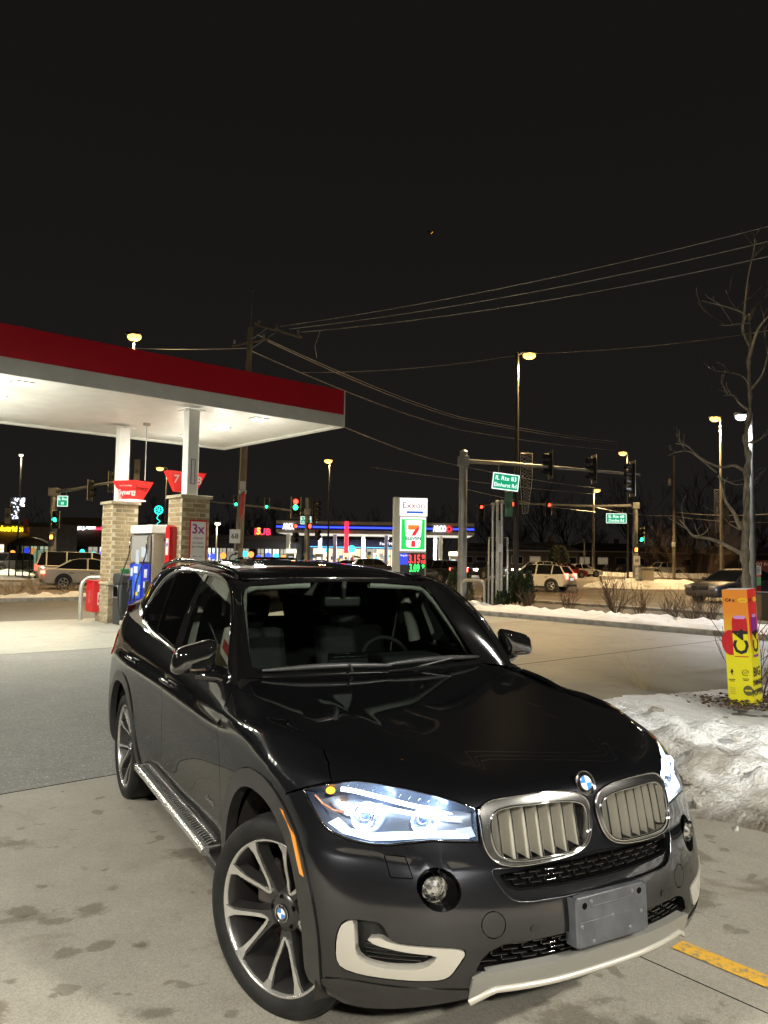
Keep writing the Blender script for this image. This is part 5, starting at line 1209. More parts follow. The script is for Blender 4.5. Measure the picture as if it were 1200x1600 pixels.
for (y, z, w_, h_, m_) in ((.10, 1.36, .20, .16, SCREENW), (.02, 1.16, .16, .14, LBLUE), (.40, 1.30, .12, .20, WHITE), (-.38, 1.28, .14, .20, WHITE), (-.36, 1.02, .14, .14, WHITE), (.38, 1.0, .12, .15, WHITE), (.05, .80, .22, .09, mat('pump_yellow', (.7, .55, .02), .4)), (-.12, .93, .10, .16, WHITE)):
    b = MB(); b.cbox((-.358 if abs(y) < .3 else -.324, y, z), (.012, w_, h_), .003); b.build('pump_label' if m_ is not SCREENW else 'pump_display', m_, fp)
text('lettering', 'Synergy', .21, frame((-.333, -.05, .36), (0, -1, 0)), WHITE, fp, .001, bold=.003, shear=.1)
text('lettering', 'Exxon', .10, frame((-.333, .36, .16), (0, -1, 0)), WHITE, fp, .001)
b = MB(); b.cbox((-.29, 0, 1.86), (.05, D2-.10, .62), .01); b.build('upper_panel', mat('pump_grey', (.30, .29, .28), .4), pu)
for (y, z, w_, h_) in ((-.20, 1.78, .20, .24), (.12, 1.66, .18, .34), (-.36, 1.70, .12, .3)): b = MB(); b.cbox((-.318, y, z), (.01, w_, h_), .003); b.build('pump_label', mat('pump_label_grey', (.42, .48, .58), .4), pu)
for y in (.50, -.46):
    b = MB(); pts = [(-.30, y, 2.18), (-.34, y, 2.05), (-.36, y+.03, 1.7), (-.50, y+.10, 1.2), (-.56, y+.10, .7), (-.52, y+.02, .28), (-.42, y-.12, .30), (-.37, y-.20, .75), (-.37, y-.16, .98)]
    q = nat_spline(np.arange(9.), np.array(pts), np.linspace(0, 8, 48))[0]; b.tube([tuple(p) for p in q], .017, 8); hs = b.build('hose', HOSE, pu)
    b = MB(); b.cbox((-.38, y-.14, 1.02), (.09, .07, .20), .02); b.cbox((-.40, y-.14, .90), (.06, .04, .16), .012, M=Matrix.Rotation(R(18), 3, 'Y')); b.tube([(-.40, y-.14, .86), (-.39, y-.14, .74), (-.36, y-.14, .66)], .012, 8); b.build('nozzle', DARKG, hs)
    b = MB(); b.tube([(-.31, y, 2.14), (-.35, y, 2.0), (-.35, y, 1.86)], .024, 8); b.build('swivel', CHROME, hs)
b = MB(); pts = [(.02, -.585, 2.1), (.05, -.66, 1.8), (.0, -.68, 1.4), (-.12, -.64, 1.05), (-.16, -.60, 1.15)]; q = nat_spline(np.arange(5.), np.array(pts), np.linspace(0, 4, 26))[0]; b.tube([tuple(p) for p in q], .016, 8); b.build('hose', HOSE, pu)
b = MB(); b.cbox((0, 0, .05), (.9, 1.5, .14), .03); tag(b.build('pump_island', CAPM, None, cano(3.87, 2.40)), kind='structure').rotation_euler.z = SITE_RZ
# neon wreath light on the far lamp post seen above the pump is built with the street lamps
# waste bin with windscreen washer tub
wb = thing('waste_bin', 'dark grey waste bin with squeegee tub beside the pump', 'bin', spot(193, 968, 19.0), SITE_RZ)
b = MB(); b.cbox((0, 0, .50), (.42, .46, 1.0), .05); b.build('bin_body', DARKG, wb)
b = MB(); b.cbox((0, 0, 1.10), (.46, .50, .30), .08); b.build('bin_hood', DARKG, wb)
b = MB(); b.cbox((-.215, .0, .80), (.02, .30, .22), .008); b.build('bin_mouth', BLACKHOLE, wb)
b = MB(); b.tube([(-.235, -.17, .66), (-.235, -.17, .95), (-.235, .17, .95), (-.235, .17, .66)], .013, 6, closed=True); b.build('bin_frame', STEEL, wb)
b = MB(); b.cbox((-.02, -.02, 1.30), (.16, .20, .14), .03); b.build('squeegee_head', mat('green_sponge', (.02, .16, .05), .6), wb)
b = MB(); b.cyl((-.05, -.05, 1.30), (-.16, -.10, .95), .012, n=6); b.build('squeegee_handle', PLASTIC, wb)
# red bin and hoop rail
rb_ = thing('ice_melt_box', 'tilted red plastic box with white logo beside the hoop rail', 'box', spot(149, 952, 19.75), SITE_RZ)
b = MB(); b.cbox((0, 0, .62), (.34, .50, .76), .02); b.build('box_body', REDF, rb_)
b = MB(); b.cbox((0, 0, 1.02), (.36, .52, .04), .01); b.build('box_lid', REDF, rb_)
b = MB(); b.prism([(-.05, -.16), (.05, -.16), (.05, .16), (-.05, .16)], .004, frame((.0, -.2505, .58), (1, 0, 0))); b.build('white_logo', WHITE, rb_)
b = MB(); b.box((0, -.2565, .58), (.05, .002, .20)); b.box((-.03, -.2565, .52), (.02, .002, .05)); b.build('logo_print', REDF, rb_)
text('lettering', 'salt box', .10, frame((-.172, 0, .62), (0, 0, 1), (0, 1, 0)), WHITE, rb_, .001)
GALV = mat('galvanised_steel', (.52, .52, .48), .42, .6, noise=.1, nscale=10)
def hoop(lab, p0, p1, h, r, rad=.22, grp=None):
    th = thing('hoop_guard', lab, 'guard rail', p0, 0, grp); d = p1-p0; u = d.normalized(); L = d.length; pts = [Vector((0, 0, -.05))]
    for a in range(0, 91, 15): pts.append(u*(rad-rad*math.cos(R(a))) + Vector((0, 0, h-rad+rad*math.sin(R(a)))))
    pts += [d - (p - Vector((0, 0, p.z))) + Vector((0, 0, p.z)) for p in pts[::-1]]
    b = MB(); b.tube(pts, r, 10); b.build('hoop', GALV, th); return th
hoop('pale steel hoop rail protecting the rear canopy column', spot(125, 968, 20.1), spot(125, 968, 20.1)+SX*1.1+TX*.2, 1.08, .057, .26, 'steel hoop guards')
# ================================================================ lamps that light the place
POLEG = mat('pole_grey', (.30, .31, .30), .45, .4, noise=.12, nscale=4); POLEB = mat('pole_dark', (.035, .034, .032), .5); POLEW = mat('pole_pale', (.42, .40, .34), .5)
WOOD = mat('weathered_wood', (.20, .175, .14), .9, noise=.35, nscale=6, stretch=(6, 6, .4), bump=.4, bscale=30)
def lamp_light(name, loc, e, col, par=None, r=.12):
    l = bpy.data.lights.new(name, 'SPOT'); l.spot_size = R(142); l.spot_blend = .35; l.energy = e; l.color = col; l.shadow_soft_size = r
    o = bpy.data.objects.new(name, l); COL.objects.link(o); o.location = loc
    if par is not None: o.parent = par
    l.energy = e*2.2; l2 = bpy.data.lights.new('lamp_spill', 'POINT'); l2.energy = e*.10; l2.color = col; l2.shadow_soft_size = .3; o2 = bpy.data.objects.new('lamp_spill', l2); COL.objects.link(o2); o2.location = loc; o2.parent = par
    return o
WARM = (1.0, .66, .30); COOL = (.92, .96, 1.0)
HOT = glow('sodium_lamp', (1.0, .54, .14), 2.6); HOTW = glow('white_lamp', (.95, .97, 1.0), 6.0); HOTG = glow('pale_green_lamp', (.93, 1.0, .72), 4.0)
def refractor(name, col, e, tr):
    if name in MATS: return MATS[name]
    m = bpy.data.materials.new(name); m.use_nodes = True; MATS[name] = m; nt = m.node_tree; nt.nodes.clear(); o = nt.nodes.new('ShaderNodeOutputMaterial'); t = nt.nodes.new('ShaderNodeBsdfTransparent'); em = nt.nodes.new('ShaderNodeEmission'); x = nt.nodes.new('ShaderNodeMixShader')
    em.inputs[0].default_value = (*col, 1); em.inputs[1].default_value = e/(1-tr)*.5; x.inputs[0].default_value = 1-tr; nt.links.new(t.outputs[0], x.inputs[1]); nt.links.new(em.outputs[0], x.inputs[2]); nt.links.new(x.outputs[0], o.inputs[0]); return m
def street_lamp(label, lx, ly, px, Y, energy, glowm=HOT, col=WARM, mpole=POLEB, r=.075, size=.30, grp='street lamps', wood=False):
    base = spot(px, 880, Y); head = at_y(lx, ly, Y); h = head.z
    th = thing('street_lamp', label, 'street lamp', base, 0, grp); hx = head.x-base.x
    top = h+.12; b = MB(); lean = at_y(px, ly, Y).x-base.x
    b.cyl((0, 0, 0), (lean*0, 0, top), r*1.25, r*.7, n=10); b.cyl((0, 0, 0), (0, 0, .35), r*2, r*1.7, n=10); b.build('pole', mpole, th)
    b = MB(); b.tube([(0, 0, top-.1), (hx*.5, 0, top+.03), (hx, 0, h+.06)], r*.5, 6); b.build('arm', mpole, th)
    b = MB(); b.cbox((hx, 0, h+.05+size*.12), (size*1.25, size*.7, .12), .04); hd = b.build('lamp_head', mpole, th)
    b = MB(); b.sphere((hx, 0, h-.02), size*.42, 18, 12, sc=(1.35, 1, .8)); b.build('lamp_bulb', glowm, hd)
    if False:
        b = MB(); b.sphere((hx, 0, h-.02), size*.82, 18, 12, sc=(1.1, .9, .80)); b.build('lamp_refractor', refractor('amber_refractor', (1.0, .50, .10), .16, .88), hd)
    if energy: lamp_light('lamp_light', (hx, 0, h-.28), energy, col, th, .2)
    return th
street_lamp('tall dark street lamp behind the LED ornament near the mast arm', 827, 555, 806, 33, 3000, size=.5, r=.11)
street_lamp('street lamp glowing just above the canopy roof', 210, 526, 196, 38, 6000, size=.62)
street_lamp('slim street lamp between the utility pole and the lit price sign', 513, 720, 512, 66, 4200, size=.62)
street_lamp('street lamp seen under the canopy between the two columns', 250, 732, 256, 70, 4000, size=.6)
street_lamp('street lamp just above the end of the right mast arm', 973, 708, 981, 70, 4500, size=.66)
street_lamp('street lamp on a pale wooden pole above the ranch houses', 933, 766, 927, 92, 4500, mpole=WOOD, r=.15, size=.7)
street_lamp('pale lamp post with hanging ornament left of the bare tree', 1117, 654, 1128, 55, 4200, mpole=POLEW, r=.12, size=.66)
street_lamp('white area light on a thick pole right behind the bare tree', 1158, 651, 1176, 26, 1100, HOTW, COOL, POLEG, .10, .34)
street_lamp('short white lamp post beside the strip of shops', 340, 818, 337, 62, 500, HOTG, (.95, 1, .8), POLEW, .07, .42)
street_lamp('dim lamp on a dark pole at the far left', 33, 711, 26, 62, 5000, HOTG, (1, .9, .6), POLEB, .08, .30)
# unseen flood lights added behind and beside the camera to brighten the near slab
def fill_light(label, loc, e, size=.5, col=(1.0, .96, .85)):
    th = thing('fill_light', label, 'flood light', (loc[0], loc[1], 0), 0, 'yard lights behind the camera')
    b = MB(); b.cyl((0, 0, 0), (0, 0, loc[2]), .08, .06); b.build('pole', POLEG, th)
    b = MB(); b.cbox((0, 0, loc[2]+.06), (size*1.3, size*1.3, .12), .02); hd = b.build('lamp_head', POLEG, th)
    b = MB(); b.box((0, 0, loc[2]-.006), (size, size, .01)); b.build('led_panel', glow('fill_led', (1.0, .93, .78), 12.0), hd)
    l = bpy.data.lights.new('fill_lamp', 'AREA'); l.size = size; l.energy = e; l.color = col; o = bpy.data.objects.new('fill_lamp', l); COL.objects.link(o); o.parent = th; o.location = (0, 0, loc[2]-.02)
fill_light('square flood light on a pole left of the camera', (-6.5, -1.5, 5.6), 1700)
fill_light('square flood light on a pole behind the camera', (1.0, -5.5, 5.4), 1650)
fill_light('square flood light on a pole right of the camera', (7.5, -1.0, 6.0), 2150)

# ================================================================ traffic signals
BLACKP = mat('signal_black', (.010, .010, .010), .4, coat=.2)
SIGG = glow('signal_green', (.02, 1.0, .42), 9.0); SIGR = glow('signal_red', (1.0, .035, .02), 9.0); SIGO = glow('signal_hand', (1.0, .22, .03), 9.0); SIGD = mat('dark_signal_lens', (.02, .016, .014), .2)
STRIPE = mat('reflective_strip', (.62, .60, .48), .45)
def signal(label, loc, rz, lit=None, n=3, s=1.0, grp='traffic signals', plate=True):
    """head facing local -y; lit: {index from the top: material}"""
    th = thing('traffic_signal', label, 'traffic light', loc, rz, grp); lit = lit or {}
    hgt = .36*n*s; b = MB(); b.cbox((0, .09*s, 0), (.34*s, .20*s, hgt), .02*s); b.build('signal_body', BLACKP, th)
    if plate:
        b = MB(); b.box((0, .11*s, 0), (.62*s, .012*s, hgt+.26*s)); pl_ = b.build('backplate', BLACKP, th)
        b = MB()
        for sx in (-1, 1): b.box((sx*.295*s, .102*s, 0), (.035*s, .004, hgt+.26*s))
        b.build('plate_edge', STRIPE, pl_)
    for i in range(n):
        z = hgt/2-.18*s-.36*s*i
        b = MB(); b.sphere((0, -.005, z), .15*s, 16, 8, sc=(1, .25, 1)); b.build('signal_lens', lit.get(i, SIGD), th)
        b = MB(); m = 12; vs = []
        for k in range(m+1):
            t = R(-25+230*k/m); vs += [(.165*s*math.cos(t), -.01, z+.165*s*math.sin(t)), (.16*s*math.cos(t), -.26*s, z+.01*s+.16*s*math.sin(t))]
        b.add(vs, [(2*k, 2*k+1, 2*k+3, 2*k+2) for k in range(m)], 0, True); b.build('visor', BLACKP, th)
    return th
def ped_signal(label, loc, rz, m, s=1.0):
    th = thing('pedestrian_signal', label, 'crossing light', loc, rz, 'pedestrian signals'); b = MB(); b.cbox((0, .08, 0), (.46*s, .18, .46*s), .02); b.build('signal_body', BLACKP, th)
    b = MB(); b.prism([(-.09, -.14), (.09, -.14), (.12, .0), (.10, .13), (.04, .15), (-.02, .14), (-.08, .13), (-.10, .02)], .01, frame((0, -.012, 0), (1, 0, 0)) @ Matrix.Diagonal((s, s, 1, 1))); b.build('hand_symbol', m, th)
    b = MB(); b.tube([(-.22*s, -.16, .10*s), (-.22*s, -.16, .22*s), (.22*s, -.16, .22*s), (.22*s, -.16, .10*s)], .012, 4); b.build('visor', BLACKP, th); return th
SIGNG = glow('lit_street_sign_green', (.005, .40, .20), .85); SIGNW = glow('lit_sign_white', (.85, 1.0, .95), 1.35)
def mast_arm(label, bx, top_y, Y, arm_px, rpole=.16, grp='signal mast arms', m=POLEG, rot=0):
    """pole at pixel column bx with its arm through the pixels arm_px [(x, y, Y)]"""
    base = spot(bx, 905, Y); th = thing('mast_arm_pole', label, 'signal pole', base, 0, grp); h = zat(bx, top_y, Y)
    b = MB(); b.cyl((0, 0, 0), (0, 0, h), rpole*1.15, rpole*.92, n=14); b.cyl((0, 0, 0), (0, 0, .12), rpole*1.9, n=14); b.cyl((0, 0, h), (0, 0, h+.08), rpole*1.05, rpole*.6, n=14); b.build('pole', m, th)
    pts = [at_y(*q)-base for q in arm_px]; b = MB(); N = len(pts); b.tube([Vector((0, 0, pts[0].z))]+pts, [rpole*.60]+[rpole*(.55-.30*i/max(1, N-1)) for i in range(N)], 10); b.build('mast_arm', m, th)
    b = MB(); b.cbox((0, 0, pts[0].z), (rpole*2.6, rpole*2.4, rpole*2.4), .02); b.build('arm_clamp', m, th); return th
# --- right hand corner: big pole, arm, three heads seen from the side, lit street name
mast_arm('grey signal mast pole at the right corner carrying the IL Rte 83 sign', 722, 706, 30.5, [(738, 721, 30.5), (800, 725, 30.0), (900, 733, 29.4), (1000, 742, 28.8)], .165)
for k, (px, py, n_, Y) in enumerate(((857, 726, 3, 29.6), (925, 733, 3, 29.2), (985, 748, 4, 28.8))):
    c = at_y(px, py, Y); signal(('left', 'middle', 'tall end')[k]+' of the three dark signal heads on the right mast arm', c, R(-82), n=n_, s=.82 if n_ == 3 else .80)
def street_sign(label, px, py, Y, w, h, lines, rz, sz):
    c = at_y(px, py, Y); th = thing('street_name_sign', label, 'street sign', c, rz, 'lit street name signs')
    b = MB(); b.cbox((0, .04, 0), (w, .10, h), .015); b.build('sign_case', POLEG, th)
    b = MB(); b.box((0, -.014, 0), (w-.02, .004, h-.02)); b.build('sign_border', SIGNW, th); b = MB(); b.box((0, -.018, 0), (w-.09, .004, h-.09)); b.build('sign_face', SIGNG, th)
    for i, t in enumerate(lines): text('lettering', t, sz*(1.3 if i == 0 else 1.22), frame((0, -.022, h*(.19-.40*i)), (1, 0, 0)), SIGNW, th, .001, bold=.0015, sx=.95 if i == 0 else .80)
    for sx in (-1, 1):
        b = MB(); b.cyl((sx*w*.3, .04, h/2), (sx*w*.3, .04, h/2+.30), .015, n=6); b.build('hanger', POLEG, th)
    return th
s1 = street_sign('lit green street sign reading IL Rte 83 Elmhurst Rd', 790, 753, 29.6, 1.06, .66, ('IL Rte 83', 'Elmhurst Rd'), R(2), .185); s1.rotation_euler = (0, R(6), R(4))
# second corner pole further away
mast_arm('signal pole on the far island carrying the IL Rte 68 sign', 993, 787, 60, [(985, 790, 60), (930, 791, 60.5), (800, 786, 61), (742, 790, 61.5)], .20)
street_sign('lit green street sign reading IL Rte 68 Dundee Rd', 963, 810, 58.5, 1.55, .76, ('IL Rte 68', 'Dundee Rd'), R(-3), .26)
signal('signal head showing green on the far island pole', at_y(1002, 836, 59.5), R(5), {2: SIGG}, 3, .95)
ped_signal('orange hand signal low on the far island pole', at_y(994, 859, 59.4), 0, SIGO, 1.0)
for k, (px, py, dsc) in enumerate(((752, 793, 'right of the ARCO canopy end'), (858, 787, 'between the street sign and the far lamp'))):
    signal('signal head showing red, '+dsc, at_y(px, py+8, 58), R(6), {0: SIGR}, 4 if k == 0 else 3, .80)
signal('signal head showing red half hidden behind the green banner', at_y(803, 791, 34.5), R(-40), {0: SIGR}, 2, .55)
# --- left corner
mast_arm('signal pole with its arm reaching under the canopy at far left', 79, 766, 48, [(84, 769, 48), (120, 764, 47), (160, 756, 46), (200, 750, 45)], .22)
for k, (px, py) in enumerate(((143, 766), (175, 753))): signal(('first', 'second')[k]+' dark signal head from the left on the far left arm', at_y(px, py, 46.4), R(80), n=3, s=.95)
signal('signal head showing green on the far left pole', at_y(86, 812, 47.5), R(5), {1: SIGG}, 3, .82)
ped_signal('orange hand signal on the far left pole', at_y(80, 839, 47.4), 0, SIGO, .9)
s2 = street_sign('small lit green street sign under the far left arm', 98, 783, 47.5, .66, .68, ('IL Rte', '83'), 0, .18)
# --- middle junction arm behind the utility pole
mast_arm('signal pole in front of the ARCO canopy with arm reaching left', 478, 779, 52, [(474, 800, 52), (420, 793, 53), (370, 788, 54), (325, 783, 55)], .17)
for k, (px, py, d) in enumerate(((369, 790, 'beside the red banner of the utility pole'), (417, 794, 'midway along the middle arm'))):
    signal('signal head showing green, '+d, at_y(px, py-7, 53), R(3), {2: SIGG}, 3, .62)
signal('signal head showing red and green next to the ARCO canopy', at_y(462, 793, 51.5), R(2), {0: SIGR, 1: SIGG}, 3, 1.1)
signal('black signal head seen side on beside the ARCO pole', at_y(494, 800, 51), R(70), None, 4, 1.0)
ped_signal('red hand signal on the left of the ARCO pole', at_y(462, 822, 51.4), 0, SIGR, .75); ped_signal('red hand signal on the right of the ARCO pole', at_y(484, 822, 51.4), R(20), SIGR, .9)
for px, py, lab in ((462, 840, 'lower black signal housing left of the ARCO pole'), (497, 836, 'lower black signal housing right of the ARCO pole')): signal(lab, at_y(px, py, 51), R(30), None, 2, .95, plate=False)
street_sign('small lit green street sign behind the signal pole at ARCO', 478, 813, 53, .76, .56, ('IL Rte 68', 'Dundee'), 0, .15)
# controller cabinet and route signs of the far island
cbn = thing('signal_cabinet', 'pale signal controller cabinet on the snowy island', 'cabinet', spot(1010, 905, 57), 0); b = MB(); b.cbox((0, 0, .68), (.95, .6, 1.36), .04); b.build('cabinet_body', mat('cabinet_tan', (.40, .36, .28), .5), cbn); b = MB(); b.cbox((0, 0, 1.38), (1.02, .68, .07), .02); b.build('cabinet_lid', mat('cabinet_lid', (.34, .31, .25), .5), cbn)
def plate_sign(nm, label, cat, px, py, Y, w, h, body, m, tm, size, rz=0, z0=True, grp=None):
    c = at_y(px, py, Y); th = thing(nm, label, cat, (c.x, c.y, 0), rz, grp)
    b = MB(); b.cyl((0, .03, 0), (0, .03, c.z+h/2), .03, n=6); b.build('post', POLEG, th)
    b = MB(); b.cbox((0, 0, c.z), (w, .012, h), .004); b.build('plate', m, th)
    if body: text('lettering', body, size, frame((0, -.009, c.z), (1, 0, 0)), tm, th, .001, bold=.004)
    return th
PW = mat('sign_white', (.62, .62, .60), .4); PK = mat('sign_ink', (.015, .015, .015), .5)
plate_sign('route_sign', 'white route 68 sign on the utility pole', 'road sign', 367, 838, 31.2, .44, .56, '68', PW, PK, .30)
plate_sign('route_arrow_sign', 'white curved arrow sign below the route 68 sign', 'road sign', 363, 869, 31.1, .44, .42, '', PW, PK, .2)
b = MB(); th = bpy.data.objects['route_arrow_sign']; c = at_y(363, 869, 31.1); b.tube([(-.10, -.012, c.z-.17), (-.09, -.012, c.z-.04), (0, -.012, c.z+.06), (.12, -.012, c.z+.10)], .028, 5); b.prism([(0, -.09), (.16, 0), (0, .09)], .006, frame((.10, -.012, c.z+.10), (1, 0, .2))); b.build('arrow', PK, th)
for px, py, s_, k in ((993, 876, .52, '68'), (996, 893, .5, '')):
    plate_sign('route_sign', 'small white route sign on the far island pole' + (', above its arrow plate' if k else ' with an arrow'), 'road sign', px+2, py, 58, s_*.95, .70 if k else .55, k or '>', PW, PK, .32)

# ================================================================ ornaments, banners, utility pole, wires
DECO = mat('wire_ornament', (.55, .53, .45), .4, .5); LEDW = glow('led_white', (.72, .78, 1.0), 6.0); LEDG = glow('led_teal', (.02, .75, .55), 3.0)
def banner(label, px, py, Y, w, h, m, sym=True, rz=0):
    c = at_y(px, py, Y); th = thing('pole_banner', label, 'banner', c, rz, 'lamp post banners'); b = MB(); n_ = 8; vs = []
    for i in range(n_+1):
        for x in (-w/2, w/2): vs.append((x, .03*math.sin(i*.9+x), h/2-h*i/n_))
    b.add(vs, [(2*i, 2*i+1, 2*i+3, 2*i+2) for i in range(n_)], 0, True); b.build('cloth', m, th)
    if sym:
        b = MB(); b.tube([(w*.36*math.cos(R(a)), -.05, w*.36*math.sin(R(a))) for a in range(0, 360, 30)], w*.035, 5, closed=True)
        for a in (20, 80, 140): b.tube([(w*.34*math.cos(R(a)), -.05, w*.34*math.sin(R(a))), (-w*.34*math.cos(R(a)), -.05, -w*.34*math.sin(R(a)))], w*.025, 4)
        b.build('wheel_emblem', PK, th)
    b = MB(); b.cyl((-w*.6, 0, h/2+.02), (w*.6, 0, h/2+.02), .02, n=6); b.build('banner_rod', POLEB, th); return th
GREENC = mat('banner_teal', (.10, .26, .20), .7); GREYC = mat('banner_grey', (.32, .32, .30), .7); REDC = mat('banner_red', (.30, .05, .05), .7)
banner('teal banner with a wheel emblem under the Elmhurst street sign', 795, 788, 32.6, .34, 1.05, GREENC)
banner('grey banner with a wheel emblem on the ornament lamp post', 1133, 814, 55, .62, 1.9, GREYC)
banner('grey banner with a wheel emblem at the far left edge', 12, 806, 52, .40, 1.05, GREYC); banner('reddish banner on the second far left lamp post', 40, 822, 54, .32, 1.0, REDC); banner('grey banner hanging behind the product sign', 214, 737, 50, .38, 1.6, GREYC)
# tall net ornament on the lamp post by the mast arm
def ornament(label, px, y0, y1, Y, w, m, seed, lights=None, arcs=6):
    rr = random.Random(seed); c0 = at_y(px, y1, Y); c1 = at_y(px, y0, Y); h = c1.z-c0.z; th = thing('light_ornament', label, 'ornament', c0, 0, 'lamp post ornaments'); b = MB(); d = MB()
    b.tube([(-w/2, 0, h), (w/2, 0, h), (w/2, 0, h*.55), (w*.15, 0, .05), (-w*.25, 0, 0)], .012, 4); b.tube([(-w/2, 0, h), (-w/2, 0, h*.5), (-w*.3, 0, 0)], .012, 4)
    for i in range(arcs*3):
        z0 = h*i/(arcs*3); k = (.35+.65*z0/h)*w/2; a = [(-k, 0, z0), (k*rr.uniform(-.3, .3), 0, z0+h*.07), (k, 0, z0+h*.01)]; b.tube(a, .008, 3); b.tube([(-k, 0, z0+h*.06), (k, 0, z0)], .006, 3)
    b.build('wire_frame', m, th)
    if lights:
        for i in range(34): d.sphere((rr.uniform(-w/2, w/2)*.8, -.03, rr.uniform(.02, .98)*h), .035, 6, 4)
        lo = d.build('led_bulbs', lights, th); lo['kind'] = 'stuff'
    return th
ornament('tall unlit wire net ornament on the dark lamp post', 822, 708, 803, 32.8, .50, DECO, 1)
ornament('chain shaped unlit ornament on the pale lamp post', 1122, 765, 832, 54.8, .5, DECO, 2)
ornament('white lit LED ornament on the far left lamp post', 23, 778, 812, 58, .75, DECO, 3, LEDW); ornament('small white lit LED ornament beside it at the far left', 35, 778, 792, 58, .4, DECO, 4, LEDW)
th = thing('light_ornament', 'teal LED wheel ornament glowing above the pump', 'ornament', at_y(248, 797, 55), 0, 'lamp post ornaments'); b = MB(); b.tube([(.28*math.cos(R(a)), 0, .28*math.sin(R(a))) for a in range(0, 360, 24)], .045, 6, closed=True)
for a in (10, 70, 130): b.tube([(.26*math.cos(R(a)), 0, .26*math.sin(R(a))), (-.26*math.cos(R(a)), 0, -.26*math.sin(R(a)))], .022, 4)
b.tube([(0, 0, -.3), (-.12, 0, -.6), (.14, 0, -.8), (-.1, 0, -1.0), (.1, 0, -1.2)], .03, 4); b.build('led_wheel', LEDG, th)
# utility pole
UP = 32.0; ub = spot(371, 880, UP); ut = at_y(395, 450, UP)
up = thing('utility_pole', 'leaning wooden utility pole with crossarm behind the canopy', 'utility pole', ub)
tp = ut-ub; b = MB(); b.tube([(0, 0, 0), tp*.45, tp*.87], [.18, .15, .11], 10); b.build('pole', WOOD, up); b = MB(); b.tube([tp*.86, tp], .022, 5); b.build('pole_top_rod', POLEG, up)
xa, xb = at_y(361, 538, UP)-ub+Vector((0, 1.0, 0)), at_y(472, 526, UP)-ub+Vector((0, -1.0, 0)); c0 = at_y(391, 535, UP)-ub
m0, m1 = at_y(398, 506, UP)-ub, at_y(472, 527, UP)-ub; b = MB(); b.tube([m0, m1], .065, 4); b.tube([at_y(362, 541, UP)-ub, at_y(420, 529, UP)-ub], .06, 4); b.build('crossarm', WOOD, up)
b = MB(); b.tube([at_y(392, 545, UP)-ub, at_y(430, 520, UP)-ub], .02, 4); b.tube([at_y(394, 530, UP)-ub, at_y(418, 512, UP)-ub], .02, 4); b.build('arm_brace', POLEG, up)
for px, py in ((405, 508), (432, 516), (466, 525), (366, 540), (412, 531)):
    b = MB(); q = at_y(px, py-6, UP)-ub; b.lathe([(.0, .10), (.05, .09), (.06, .02), (.04, 0), (.06, -.04), (.03, -.1)], 8, c=q); b.build('insulator', mat('insulator_grey', (.25, .25, .25), .3), up)
b = MB(); q = at_y(381, 759, UP)-ub; b.cbox(q+Vector((0, -.22, 0)), (.22, .16, .34), .02); q2 = at_y(381, 765, UP)-ub; b2 = MB(); b2.cbox(q2+Vector((0, -.24, -.12)), (.30, .12, .16), .02); b.build('service_box', PW, up); b2.build('service_box', PW, up)
b = MB(); p_ = [at_y(x, y, UP-.3)-ub for x, y in ((377, 768), (383, 768), (380, 800), (374, 815))]; b.add(p_+[v+Vector((0, .02, 0)) for v in p_], [(0, 1, 2, 3), (7, 6, 5, 4), (0, 4, 5, 1), (2, 6, 7, 3)]); tag(b.build('red_banner', mat('pennant_red_cloth', (.60, .03, .03), .6), None, ub), 'narrow red pennant hanging down the utility pole', 'banner')  # plain red base colour, no emission
WIRE = mat('power_cable', (.62, .60, .55), .5)
def wire(label, pts, r, sag=.0, grp='overhead cables'):
    P = [at_y(*q) for q in pts]; n_ = 40; out = []; seg = len(P)-1
    for i in range(n_*seg+1):
        k = min(seg-1, i//n_); t = i/n_-k; p = P[k].lerp(P[k+1], t); p.z -= sag*4*t*(1-t); out.append(p)
    b = MB(); b.tube([p-out[0] for p in out], r, 4); o = b.build('power_cable', WIRE, None, out[0]); return tag(o, label, 'cable', grp)
wire('uppermost cable rising from the crossarm to the right', [(438, 510, 32), (1230, 346, 26)], .016, .30); wire('middle cable rising from the crossarm to the right', [(452, 514, 32), (1230, 370, 26)], .016, .32); wire('lowest cable rising from the crossarm to the right', [(470, 519, 32), (1230, 394, 26)], .016, .34)
wire('upper cable sloping from the crossarm down to the right', [(404, 524, 32), (720, 652, 62), (1000, 694, 110)], .022, .25); wire('middle cable sloping from the crossarm down to the right', [(418, 533, 32), (720, 655, 62), (1000, 697, 110)], .022, .28); wire('lower cable sloping from the utility pole down to the right', [(392, 548, 32), (720, 672, 62), (990, 705, 110)], .022, .3)
wire('cable running left from the crossarm over the canopy', [(384, 544, 32), (180, 542, 48)], .02, .1); wire('long faint cable across the sky behind the lamps', [(470, 582, 60), (820, 553, 60), (1240, 510, 60)], .025, .4)
wire('cable passing behind the canopy corner to the far corner', [(540, 668, 34), (720, 728, 60), (930, 762, 92)], .022, .2); wire('second cable passing behind the canopy corner', [(580, 730, 60), (930, 772, 92)], .025, .2)
wire('cable between the far wooden poles', [(930, 792, 92), (1050, 806, 80), (1240, 815, 70)], .03, .3); wire('cable at the right edge behind the tree', [(1055, 800, 80), (1240, 800, 60)], .03, .3); wire('low cable across the far houses', [(720, 762, 75), (930, 800, 92)], .03, .3)
wire('loop of slack cable hanging from the upper cables', [(500, 518, 31.8), (492, 540, 31.8), (495, 560, 32.2)], .014, -.0)
